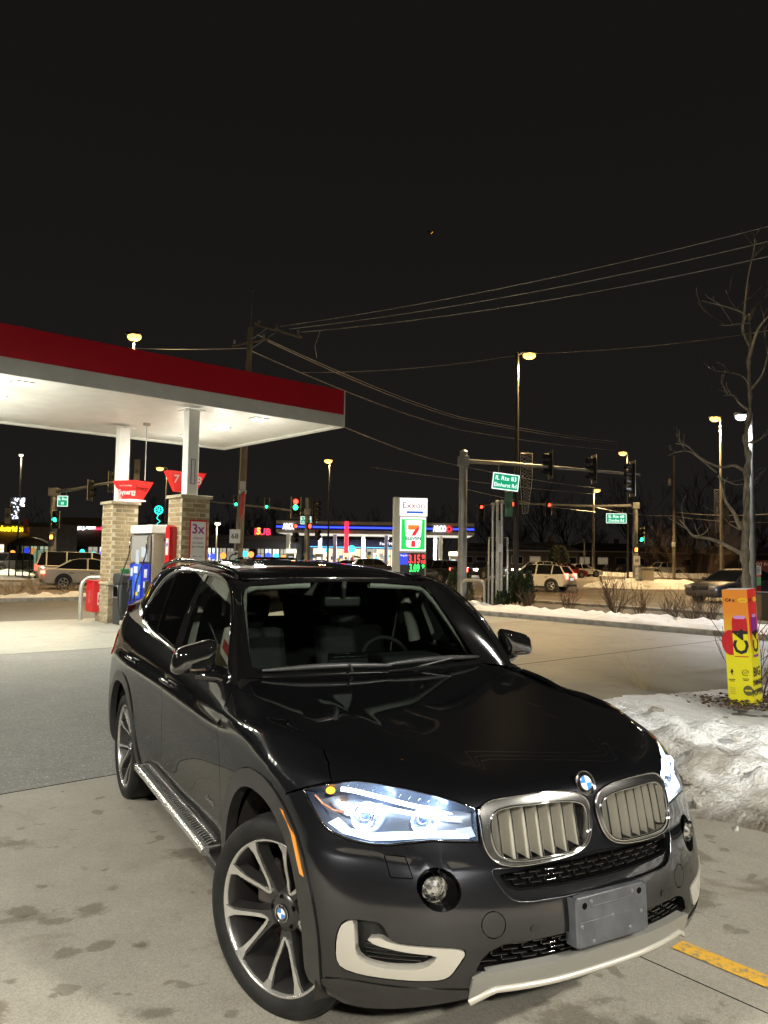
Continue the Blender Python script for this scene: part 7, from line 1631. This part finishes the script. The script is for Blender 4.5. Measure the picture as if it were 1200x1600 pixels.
house('ranch house with a pale garage right of the traffic pole', 722, 800, 128, 862, 848, HTN, ROOFS, 3); house('dark ranch house behind the white pickup', 1008, 1110, 124, 864, 853, HTN, ROOFD, 4); house('ranch house at the right edge behind the bare tree', 1105, 1260, 118, 866, 854, HBR, ROOFS, 5)
# ---- lot sign, newspaper box on the right
q = spot(1196, 905, 38); rs = thing('property_sign', 'dark lot for sale board at the right edge', 'sign', q, R(-10)); b = MB(); b.cbox((0, 0, zat(1196, 892, 38)), (1.25, .05, 1.0), .01); b.build('board', mat('sign_maroon', (.10, .025, .03), .5), rs); b = MB(); b.cyl((-.5, .05, 0), (-.5, .05, 2.2), .04); b.cyl((.5, .05, 0), (.5, .05, 2.2), .04); pp = b.build('sign_posts', POLEW, rs); pp['kind'] = 'stuff'
text('lettering', 'LOT FOR', .22, frame((-.1, -.03, zat(1196, 882, 38)), (1, 0, 0)), WHITE, rs, .002); text('lettering', '-842', .26, frame((-.1, -.03, zat(1196, 896, 38)), (1, 0, 0)), WHITE, rs, .002)
q = spot(1177, 930, 27); nb_ = thing('newspaper_box', 'red and green newspaper box behind the bare tree', 'newspaper box', q, R(5)); b = MB(); z1, z0 = zat(1177, 898, 27), zat(1177, 950, 27); b.cbox((0, 0, (z1+z0)/2), (.36, .36, z1-z0), .02); b.build('box_body', mat('red_box', (.35, .03, .02), .5), nb_); b = MB(); b.box((.05, -.19, z1-.22), (.24, .02, .30)); b.build('window', mat('green_poster', (.10, .28, .12), .5), nb_); b = MB(); b.cbox((0, 0, z0/2), (.10, .10, max(.1, z0)), .01); b.build('leg', CTRIM, nb_)
q = spot(1178, 895, 26.5); wn = thing('notice_board', 'small white notice on the pole right of the bare tree', 'notice', q); b = MB(); z = zat(1178, 891, 26.5); b.cbox((0, -.2, z), (.30, .02, .30), .004); b.build('plate', WHITE, wn); b = MB(); 
for k in range(4): b.box((0, -.2115, z+.09-.05*k), (.22, .001, .012))
b.build('print_lines', PK, wn)
q = spot(1196, 955, 24); bb = thing('litter_bin', 'brown square litter bin at the right edge', 'bin', q); b = MB(); b.cbox((0, 0, .42), (.5, .5, .84), .03); b.build('bin_body', mat('bin_brown', (.13, .10, .07), .7), bb); b = MB(); b.cbox((0, 0, .86), (.54, .54, .06), .02); b.build('bin_lid', mat('bin_lid', (.06, .05, .04), .6), bb)
# ================================================================ planting
BARK = mat('furrowed_bark', (.26, .22, .165), .95, noise=.45, nscale=9, stretch=(2.2, 2.2, .5), bump=1.0, bscale=16)
TWIG = mat('grey_twig', (.32, .27, .20), .9, noise=.25, nscale=5); TWIGB = mat('brown_twig', (.13, .085, .055), .9, noise=.3, nscale=6); TWIGF = mat('far_twig', (.055, .045, .036), .95)
EVG = mat('evergreen_needles', (.040, .060, .022), .8, noise=.5, nscale=5); EVG2 = mat('evergreen_tips', (.065, .085, .030), .8, noise=.4, nscale=5)
def branch(b, p, d, L, r, depth, rr, spread=.6, up=.15, n=5, mi=0, kids=(2, 4), minr=.004, ratio=.62):
    pts = [p.copy()]; rad = [r]; q = p.copy(); dd = d.normalized()
    for i in range(n):
        dd = (dd + Vector((rr.uniform(-1, 1), rr.uniform(-1, 1), rr.uniform(-.8, 1)))*.16 + Vector((0, 0, up*.2))).normalized(); q = q+dd*(L/n); pts.append(q.copy()); rad.append(max(minr, r*(1-.65*(i+1)/n)))
    b.tube(pts, rad, 7 if r > .05 else (5 if r > .02 else 3), mi, caps=False)
    if depth:
        for k in range(rr.randint(*kids)):
            i = rr.randint(max(1, n//3), n); a = (dd+Vector((rr.uniform(-1, 1), rr.uniform(-1, 1), rr.uniform(-.5, .9)))*spread*1.6).normalized()
            branch(b, pts[i], a, L*rr.uniform(.45, .75), max(minr, rad[i]*ratio), depth-1, rr, spread, up, n, mi, kids, minr, ratio)
# --- the bare street tree at the right, limbs where the photograph shows them
TY = 17.0; rr = random.Random(11); tb = spot(1168, 995, TY)
tree = thing('bare_tree', 'tall bare tree with furrowed bark beside the energy drink sign', 'tree', tb)
V = lambda px, py, dy=0: at_y(px, py, TY+dy)-tb
trunk = [(1169, 1000), (1166, 930), (1164, 880), (1165, 830), (1167, 780), (1167, 740), (1170, 715), (1165, 690), (1169, 660), (1172, 620), (1170, 570), (1172, 530), (1171, 490)]
P = nat_spline(np.arange(len(trunk)), np.array([tuple(V(x, y)) for x, y in trunk]), np.linspace(0, len(trunk)-1, 70))[0]
rad = [.105-.07*(i/69)**1.2 + .012*math.sin(i*1.1)+rr.uniform(-.008, .008) for i in range(70)]
b = MB(); b.tube([tuple(p) for p in P], rad, 16)
t_ = b.build('trunk', BARK, tree)
for v in t_.data.vertices:
    n_ = mnoise.turbulence(Vector((v.co.x*14, v.co.y*14, v.co.z*3.2)), 4, False); c = Vector((P[min(69, max(0, int(69*v.co.z/P[-1][2])))][0], P[0][1], v.co.z)); d = (v.co-c); d.z = 0
    if d.length > 1e-4: v.co += d.normalized()*(n_-.5)*.035
limbs = [([(1160, 866), (1140, 855), (1110, 842), (1085, 838), (1075, 828), (1062, 812)], .052), ([(1158, 828), (1146, 800), (1134, 783), (1128, 760), (1124, 745)], .048), ([(1160, 734), (1145, 727), (1130, 730), (1110, 724), (1090, 712), (1075, 698), (1056, 693)], .036), ([(1120, 738), (1095, 718), (1078, 706), (1060, 706), (1044, 712)], .022), ([(1122, 744), (1136, 752), (1151, 758)], .018), ([(1085, 838), (1098, 835), (1108, 826)], .016),
         ([(1168, 640), (1154, 628), (1146, 618), (1130, 618)], .030), ([(1171, 540), (1160, 510), (1165, 494), (1150, 484), (1126, 477), (1096, 470)], .030), ([(1171, 500), (1180, 480), (1192, 468), (1206, 455)], .036), ([(1171, 560), (1182, 520), (1195, 500), (1204, 490)], .036), ([(1172, 610), (1188, 590), (1196, 570), (1202, 540)], .030), ([(1166, 690), (1180, 690), (1196, 680), (1214, 672)], .028), ([(1171, 505), (1156, 506), (1138, 508), (1124, 508)], .014), ([(1170, 600), (1160, 588), (1140, 582), (1118, 580)], .016), ([(1150, 484), (1160, 474), (1172, 464)], .014), ([(1160, 520), (1168, 440), (1176, 400), (1180, 372)], .022), ([(1158, 828), (1142, 820), (1128, 806)], .012), ([(1040, 843), (1052, 830), (1062, 812)], .01)]
limbs = [l for l in limbs if l[0][0] != (1040, 843)]
lb = MB()
for L_, r in limbs:
    dy = rr.uniform(-1.6, 1.2); k = len(L_); pp = [V(x, y, dy*i/max(1, k-1)) for i, (x, y) in enumerate(L_)]
    Q = nat_spline(np.arange(k), np.array([tuple(p) for p in pp]), np.linspace(0, k-1, k*5))[0]; m = len(Q)
    o = MB(); o.tube([tuple(q) for q in Q], [r*(1-.72*i/(m-1)) for i in range(m)], 7, caps=False)
    for j in range(rr.randint(2, 4)):
        i = rr.randint(m//2, m-1); d = (Vector(Q[i])-Vector(Q[i-2])).normalized(); branch(o, Vector(Q[i]), d+Vector((rr.uniform(-.8, .8), rr.uniform(-.6, .6), rr.uniform(-.1, .9))), rr.uniform(.25, .7), r*.26, 1, rr, .5, .2, 4, kids=(0, 2))
    o.build('limb', TWIG, tree)
# --- shrubs
def evergreen(label, px0, px1, py_top, py_base, Y, seed, cols):
    rr = random.Random(seed); base = spot((px0+px1)/2, py_base, Y); th = thing('evergreen_shrub', label, 'shrub', base, 0, 'evergreen shrubs at the corner'); w = (px1-px0)*Y/FOCAL; h = zat((px0+px1)/2, py_top, Y)
    b = MB(); tr = MB()
    for c in range(cols):
        cx = (-.5+(c+.5)/cols)*w*.8+rr.uniform(-.08, .08); cy = rr.uniform(-.4, .4); ch = h*rr.uniform(.70, 1.0); cw = w/cols*rr.uniform(.55, .8); tr.tube([(cx, cy, -.05), (cx, cy, ch*.8)], [.04, .012], 5)
        for i in range(620):
            z = ch*rr.random()**.85; k = (1-(z/ch)**1.7)*.95+.08; a = rr.random()*6.283; rad_ = cw*k*rr.uniform(.45, 1.0)**.6; p = Vector((cx+rad_*math.cos(a), cy+rad_*math.sin(a), z+.03))
            out = Vector((math.cos(a)*.55, math.sin(a)*.55, 1)).normalized(); s = out.cross(Vector((rr.uniform(-1, 1), rr.uniform(-1, 1), .2))).normalized()*rr.uniform(.018, .04); L_ = rr.uniform(.09, .20)
            b.add([p-s, p+s, p+out*L_+s*.3, p+out*L_-s*.3], [(0, 1, 2, 3)], 0 if rr.random() < .7 else 1)
    b.build('foliage', [EVG, EVG2], th); tr.build('stem', TWIGB, th)
evergreen('narrow evergreen shrub at the foot of the traffic pole', 700, 738, 888, 940, 31.0, 1, 2); evergreen('broad evergreen shrub among the vent pipes', 752, 800, 900, 944, 29.6, 2, 3); evergreen('evergreen shrub at the foot of the dark lamp post', 792, 832, 886, 942, 30.4, 3, 3); evergreen('low evergreen shrub in front of the vent pipes', 776, 792, 925, 946, 28.0, 4, 2)
def bare_shrub(label, px, py_top, py_base, Y, wpx, seed, n=16, grp='bare shrubs along the verge', m=TWIGB):
    rr = random.Random(seed); base = spot(px, py_base, Y); th = thing('bare_shrub', label, 'shrub', base, 0, grp); h = zat(px, py_top, Y); w = wpx*Y/FOCAL/2; b = MB()
    for i in range(n):
        a = rr.random()*6.283; d = Vector((math.cos(a)*w*.9, math.sin(a)*w*.9, h*rr.uniform(.6, 1.0))); branch(b, Vector((math.cos(a)*w*.12, math.sin(a)*w*.12, -.03)), d, d.length*rr.uniform(.7, .95), .013, 2, rr, .45, .25, 4, kids=(2, 4), minr=.0045)
    b.build('twigs', m, th)
for i, (px, t, bs_, Y, w_, n_, dsc) in enumerate(((824, 922, 948, 28.0, 30, 16, 'next to the dark evergreen'), (888, 922, 950, 26.0, 34, 18, 'left of the tall bare shrub'), (962, 905, 952, 25.0, 46, 26, 'tallest, in front of the island cabinet'), (1001, 930, 955, 24.0, 26, 14, 'right of the tallest bare shrub'), (1050, 936, 962, 22.5, 30, 15, 'left of the pair near the drink sign'), (1080, 934, 966, 22.0, 34, 17, 'middle of the group near the drink sign'), (1110, 940, 966, 21.5, 28, 13, 'just left of the drink sign'), (740, 925, 946, 29.5, 14, 8, 'inside the pale hoop rail'))):
    bare_shrub('bare brown shrub on the verge, '+dsc, px, t, bs_, Y, w_, 20+i, n_)
for i, (px, t, Y, w_) in enumerate(((60, 912, 32.0, 50), (20, 915, 31.5, 40), (105, 914, 33.0, 34))): bare_shrub(('middle', 'leftmost', 'right hand')[i]+' tuft of dead grass in the snow strip at far left', px, t, 925, Y, w_, 60+i, 14, 'dead grass tufts behind the pumps', TWIG)
# brushy clump beyond the street at right, conifer near the houses
bare_shrub('large dark brushy clump across the street left of the bare tree', 1090, 838, 905, 72, 120, 81, 34, 'far shrubs', TWIGB); bare_shrub('thin bare brush behind the white pickup', 1040, 842, 893, 90, 90, 82, 22, 'far shrubs', TWIGF)
rr = random.Random(3); cz_ = thing('conifer', 'dark rounded conifer in front of the ranch houses', 'tree', spot(873, 890, 100)); b = MB()
for i in range(900):
    z = 3.4*rr.random(); k = 1.4*math.sqrt(max(0.02, 1-(z/3.5)**2)); a = rr.random()*6.283; r_ = k*rr.uniform(.5, 1)**.5; p = Vector((r_*math.cos(a), r_*math.sin(a), z+.2)); o = Vector((math.cos(a), math.sin(a), .8)).normalized(); s = o.orthogonal().normalized()*.10; b.add([p-s, p+s, p+o*.35+s*.4, p+o*.35-s*.4], [(0, 1, 2, 3)])
b.build('foliage', mat('dark_conifer', (.018, .024, .012), .9, noise=.4, nscale=3), cz_); b = MB(); b.cyl((0, 0, -.1), (0, 0, 2.5), .14, .05); b.build('trunk', TWIGB, cz_)
# bare trees beyond everything
def far_tree(seed, h):
    rr = random.Random(seed); th = thing('far_bare_tree', 'bare tree silhouette beyond the junction', 'tree', (0, 0, 0), 0, 'bare trees on the skyline'); b = MB(); b.tube([(0, 0, -.2), (.1, 0, h*.2), (0, .1, h*.42)], [.26, .2, .15], 7); b.build('trunk', TWIGF, th); b = MB()
    for i in range(11):
        a = rr.random()*6.283; branch(b, Vector((0, 0, h*rr.uniform(.2, .42))), Vector((math.cos(a)*.8, math.sin(a)*.8, rr.uniform(.7, 1.8))), h*rr.uniform(.3, .52), .085, 3, rr, .5, .25, 4, kids=(2, 4), minr=.022)
    b.build('crown', TWIGF, th); return th
protos = [far_tree(1, 12), far_tree(2, 10), far_tree(3, 14)]
SKY_ = ('just right of the utility pole', 'left of the utility pole', 'above the left end of the ARCO canopy', 'right behind the lit price sign', 'right of the slim street lamp', 'left of the grey signal mast pole', 'behind the green banner', 'behind the dark ornament lamp post', 'behind the red signal on the right', 'above the rounded conifer', 'behind the pale wooden lamp pole', 'behind the far island signal pole', 'behind the white pickup', 'behind the brushy clump', 'behind the pale lamp post at right', 'at the right edge behind the bare tree', 'above the bus shelter at far left', 'between the two brick columns')
rr = random.Random(9); spots_ = [(395, 150, 1.0), (350, 160, 1.1), (430, 170, .9), (575, 165, .95), (530, 175, 1.0), (690, 160, .8), (760, 165, 1.1), (810, 150, 1.0), (845, 160, 1.2), (885, 150, 1.1), (930, 165, 1.0), (985, 155, 1.15), (1030, 150, 1.0), (1075, 140, 1.1), (1115, 150, 1.2), (1190, 140, 1.0), (60, 150, .9), (250, 165, .9)]
for i, (px, Y, s_) in enumerate(spots_):
    o = protos[i] if i < 3 else copy_tree(protos[i % 3]); o.location = spot(px, 885, Y); o.rotation_euler.z = rr.uniform(0, 6.28); o.scale = (s_,)*3; o['label'] = 'bare tree silhouette on the skyline, '+SKY_[i]
# --- energy drink sleeve on the planter
CY = 9.2; cb = spot(1168, 1108, CY); cb.z = .09
dr = thing('drink_sign', 'leaning yellow and red energy drink sleeve on the snowy planter', 'advertising sign', cb, R(-10)); dr.rotation_euler = (R(1.5), R(-3.6), R(-6))
H_ = 1.36; hw_ = .20
def grad(name, stops):
    m = mat(name, (.5, .5, .5), .42); nt = m.node_tree; tc = nt.nodes.new('ShaderNodeTexCoord'); sp = nt.nodes.new('ShaderNodeSeparateXYZ'); mr = nt.nodes.new('ShaderNodeMapRange'); mr.inputs['From Max'].default_value = H_; r = nt.nodes.new('ShaderNodeValToRGB')
    el = r.color_ramp.elements; el[0].position = stops[0][0]; el[0].color = (*stops[0][1], 1); el[1].position = stops[-1][0]; el[1].color = (*stops[-1][1], 1)
    for p, c in stops[1:-1]: e = el.new(p); e.color = (*c, 1)
    nt.links.new(tc.outputs['Object'], sp.inputs[0]); nt.links.new(sp.outputs['Z'], mr.inputs['Value']); nt.links.new(mr.outputs[0], r.inputs[0]); nt.links.new(r.outputs[0], nt.nodes['Principled BSDF'].inputs['Base Color']); return m
YL, OR_, RD, PU = (.72, .66, .01), (.72, .24, .02), (.62, .03, .03), (.20, .02, .22)
GL = grad('print_orange_yellow', [(0, YL), (.50, YL), (.66, (.74, .40, .02)), (.80, OR_), (1, OR_)]); GR = grad('print_red_yellow', [(0, YL), (.46, YL), (.54, (.70, .30, .03)), (.64, RD), (1, RD)])
# square sleeve turned so that two sides show: left side wide, right side narrow
q = [Vector((-.215, -.015, 0)), Vector((.025, -.155, 0)), Vector((.185, .03, 0)), Vector((-.055, .17, 0))]
def side_face(i, m, nm):
    a, c = q[i], q[(i+1) % 4]; n = (c-a).cross(Vector((0, 0, 1))).normalized(); t = .004; b = MB(); b.add([a, c, c+Vector((0, 0, H_)), a+Vector((0, 0, H_)), a-n*t, c-n*t, c-n*t+Vector((0, 0, H_)), a-n*t+Vector((0, 0, H_))], [(0, 1, 2, 3), (7, 6, 5, 4), (3, 2, 6, 7), (0, 4, 5, 1)]); return b.build(nm, m, dr), frame((a+c)/2, c-a, (0, 0, 1)) @ Matrix.Translation((0, 0, .0015))
CW = mat('card_white', (.62, .62, .60), .6); f0, F0 = side_face(0, GL, 'left_face'); f1, F1 = side_face(1, GR, 'right_face'); side_face(2, CW, 'back_face'); side_face(3, CW, 'back_face')
INK = mat('print_ink', (.012, .010, .008), .45); CANR = mat('can_red', (.50, .015, .02), .35); CANY = mat('can_yellow', (.75, .68, .01), .35); CANP = mat('can_purple', (.22, .02, .24), .35); PILLY = mat('pill_yellow', (.80, .50, .02), .4); LILAC = mat('can_lilac', (.55, .28, .6), .35)
def shape(F, pts, m, par, nm, d=.001): b = MB(); b.prism(pts, .0012, F @ Matrix.Translation((0, 0, d))); return b.build(nm, m, par)
def rrect(cx, cy, w, h, r=.3): return [(cx+sx*(w/2-(r*min(w, h) if k else 0)), cy+sy*(h/2-(0 if k else r*min(w, h)))) for sx, sy, k in ((-1, -1, 0), (-1, -1, 1), (1, -1, 1), (1, -1, 0), (1, 1, 0), (1, 1, 1), (-1, 1, 1), (-1, 1, 0))][0:0] or [(cx-w/2, cy-h/2+r*h), (cx-w/2+r*w*.5, cy-h/2), (cx+w/2-r*w*.5, cy-h/2), (cx+w/2, cy-h/2+r*h), (cx+w/2, cy+h/2-r*h), (cx+w/2-r*w*.5, cy+h/2), (cx-w/2+r*w*.5, cy+h/2), (cx-w/2, cy+h/2-r*h)]
shape(F0, [(.10*math.cos(R(a))-.075, .735+.15*math.sin(R(a))) for a in range(0, 360, 20)], CANR, f0, 'red_splash', .0012)
shape(F0, rrect(.035, .80, .17, .46, .12), CANR, f0, 'can_print', .0025); shape(F0, rrect(.035, .72, .168, .28, .10), CANY, f0, 'can_label', .004); shape(F0, rrect(.035, 1.035, .13, .04, .3), LILAC, f0, 'can_top', .004)
text('print', 'C4', .225, F0 @ Matrix.Translation((.045, .745, .0055)) @ Matrix.Rotation(R(90), 4, 'Z'), INK, f0, .0006, bold=.006, sx=1.1)
text('print', 'C4 x', .055, F0 @ Matrix.Translation((-.055, 1.235, .003)), INK, f0, .0006, bold=.002); shape(F0, rrect(.085, 1.235, .10, .055, .35), PILLY, f0, 'pill_logo', .003); text('print', 'sour', .036, F0 @ Matrix.Translation((.085, 1.235, .0045)), CANR, f0, .0005)
shape(F0, [(-.095, .42), (-.075, .42), (-.062, .385), (-.078, .385), (-.07, .345), (-.105, .395), (-.088, .395)][:7], INK, f0, 'bolt_icon', .002)
b = MB(); b.tube([F0 @ Vector((.065+.034*math.cos(R(a)), .385+.034*math.sin(R(a)), .003)) for a in range(0, 330, 20)], .003, 4); b.tube([F0 @ Vector((.05, .39, .003)), F0 @ Vector((.062, .375, .003)), F0 @ Vector((.09, .405, .003))], .003, 4); b.build('tick_icon', INK, f0)
for x, z in ((-.085, .30), (.065, .315)):
    for k in range(2): shape(F0, rrect(x, z-.018*k, .075-.02*k, .007, .2), INK, f0, 'fine_print', .002)
shape(F0, [(.055*math.cos(R(a))+.085, .18+.06*math.sin(R(a))) for a in range(0, 360, 20)], mat('print_dark_olive', (.10, .10, .03), .5), f0, 'round_stamp', .002); shape(F0, rrect(.085, .18, .075, .016, .2), CANY, f0, 'stamp_print', .004)
for k in range(4): shape(F0, rrect(-.085, .20-.022*k, .06, .007, .2), mat('print_olive', (.35, .32, .02), .5), f0, 'fine_print', .002)
shape(F1, rrect(.01, .80, .15, .48, .12), CANP, f1, 'can_print', .0025); shape(F1, rrect(.01, .72, .148, .26, .10), CANY, f1, 'can_label', .004); shape(F1, rrect(.01, 1.045, .11, .04, .3), LILAC, f1, 'can_top', .004)
text('print', 'C4', .205, F1 @ Matrix.Translation((.018, .745, .0055)) @ Matrix.Rotation(R(90), 4, 'Z'), INK, f1, .0006, bold=.006, sx=1.1)
text('print', 'C4', .055, F1 @ Matrix.Translation((-.07, 1.235, .003)), INK, f1, .0006, bold=.002); shape(F1, rrect(.065, 1.235, .10, .055, .35), PILLY, f1, 'pill_logo', .003)
for t_x, z_, s_ in (('BIG', .385, .150), ('THINGS', .262, .085), ('POPPIN', .150, .100)): text('print', t_x, s_, F1 @ Matrix.Translation((.0, z_, .003)), INK, f1, .0006, bold=.003, sx=.86)
# dead leaves and grass round it
rr = random.Random(21); LEAFD = mat('dead_leaf', (.075, .045, .028), .85, noise=.4, nscale=30); b = MB()
for i in range(560):
    a = rr.random()*6.283; r_ = abs(rr.gauss(.32, .16)); p = Vector((cb.x+r_*math.cos(a)*1.15, cb.y+r_*math.sin(a)*.9, .085+rr.random()*.05+max(0, .26-r_)*.15)); s = rr.uniform(.018, .045); M_ = Matrix.Rotation(rr.random()*6.28, 3, 'Z') @ Matrix.Rotation(rr.uniform(-1, 1), 3, 'X')
    b.add([p+M_ @ Vector(v)*s for v in ((-1, 0, 0), (0, -.55, .2), (1.1, 0, 0), (0, .55, .2))], [(0, 1, 2, 3)])
lf = b.build('leaf_litter', LEAFD); lf['label'] = 'dead brown leaves round the foot of the drink sign'; lf['kind'] = 'stuff'
bare_shrub('reddish dead shrub behind the yellow drink sign', 1188, 1010, 1085, 9.9, 90, 90, 14, 'shrubs on the planter', mat('red_twig', (.13, .05, .03), .9))
gt = thing('grass_tuft', 'thin tuft of dry grass at the edge of the snow', 'grass tuft', spot(1008, 1072, 10.6), 0); b = MB()
for i in range(26):
    a = rr.uniform(-1.1, .7); L_ = rr.uniform(.25, .62); p = Vector((rr.uniform(-.06, .08), rr.uniform(-.05, .05), .0)); pts = [p+Vector((math.sin(a)*L_*t, rr.uniform(-.02, .02), L_*t*(1-.25*t*abs(a)))) for t in (0, .3, .6, .85, 1)]; b.tube(pts, [.0035, .003, .0025, .002, .001], 3)
b.build('blades', mat('dry_grass', (.42, .34, .18), .8), gt)
# pale crumbs and lumps of ice on the planter
_sb = bpy.data.objects['snow_bank']
from mathutils.bvhtree import BVHTree
_bv = BVHTree.FromPolygons([v.co.copy() for v in _sb.data.vertices], [tuple(p.vertices) for p in _sb.data.polygons])
for i in range(44):
    s_ = 5.02+abs(rr.gauss(0, .9)); t_ = rr.uniform(1.6, 5.0); sz = rr.choice((.022, .03, .04, .05, .065, .085)); p = site(s_, t_, 0); hit_ = _bv.ray_cast(p+Vector((0, 0, 3)), Vector((0, 0, -1)))
    if hit_[0] is None: p.z = 0
    else: p = hit_[0]
    bm = bmesh.new()
    for k in range(14): bm.verts.new(Vector((rr.gauss(0, 1), rr.gauss(0, 1), rr.gauss(0, .7))).normalized()*sz*rr.uniform(.7, 1.15))
    bmesh.ops.convex_hull(bm, input=list(bm.verts)); bmesh.ops.delete(bm, geom=[v for v in bm.verts if not v.link_faces], context='VERTS'); me = bpy.data.meshes.new('ice_chunk'); bm.to_mesh(me); bm.free(); me.materials.append(SNOWM)
    at = me.attributes.new('dirt', 'FLOAT', 'POINT'); at.data.foreach_set('value', [rr.uniform(.05, .40)]*len(me.vertices)); o = link(bpy.data.objects.new('ice_chunk', me)); o.location = p+Vector((0, 0, sz*.25)); tag(o, 'small angular chunk of dirty ice broken off the ploughed snow', 'ice chunk', 'ice chunks on the snow bank')
# airliner far off with its lamps on
pl = at_y(674, 363, 2400); ap = thing('airliner', 'distant airliner with two amber lights in the night sky', 'aircraft', pl, R(20)); AM = mat('airliner_skin', (.02, .02, .02), .6)
b = MB(); b.tube([(-14, 0, 0), (-12, 0, .3), (10, 0, 0), (14, 0, -.4)], [.4, 1.6, 1.6, .3], 10); b.build('fuselage', AM, ap); b = MB(); b.prism([(-2, -14), (1, -14), (4, 0), (1, 14), (-2, 14), (-1, 0)], .4, Matrix.Translation((0, 0, -.8))); b.build('wing', AM, ap); b = MB(); b.prism([(-14, 0), (-10.5, 0), (-13, 4.5), (-14.5, 4.5)], .4, frame((0, .2, .8), (1, 0, 0))); b.build('tail_fin', AM, ap)
for y in (-4.5, 4.5): b = MB(); b.sphere((2, y*1.0, -1), 1.7, 8, 6); b.build('landing_light', glow('amber_beacon', (1.0, .40, .03), 1.3), ap)
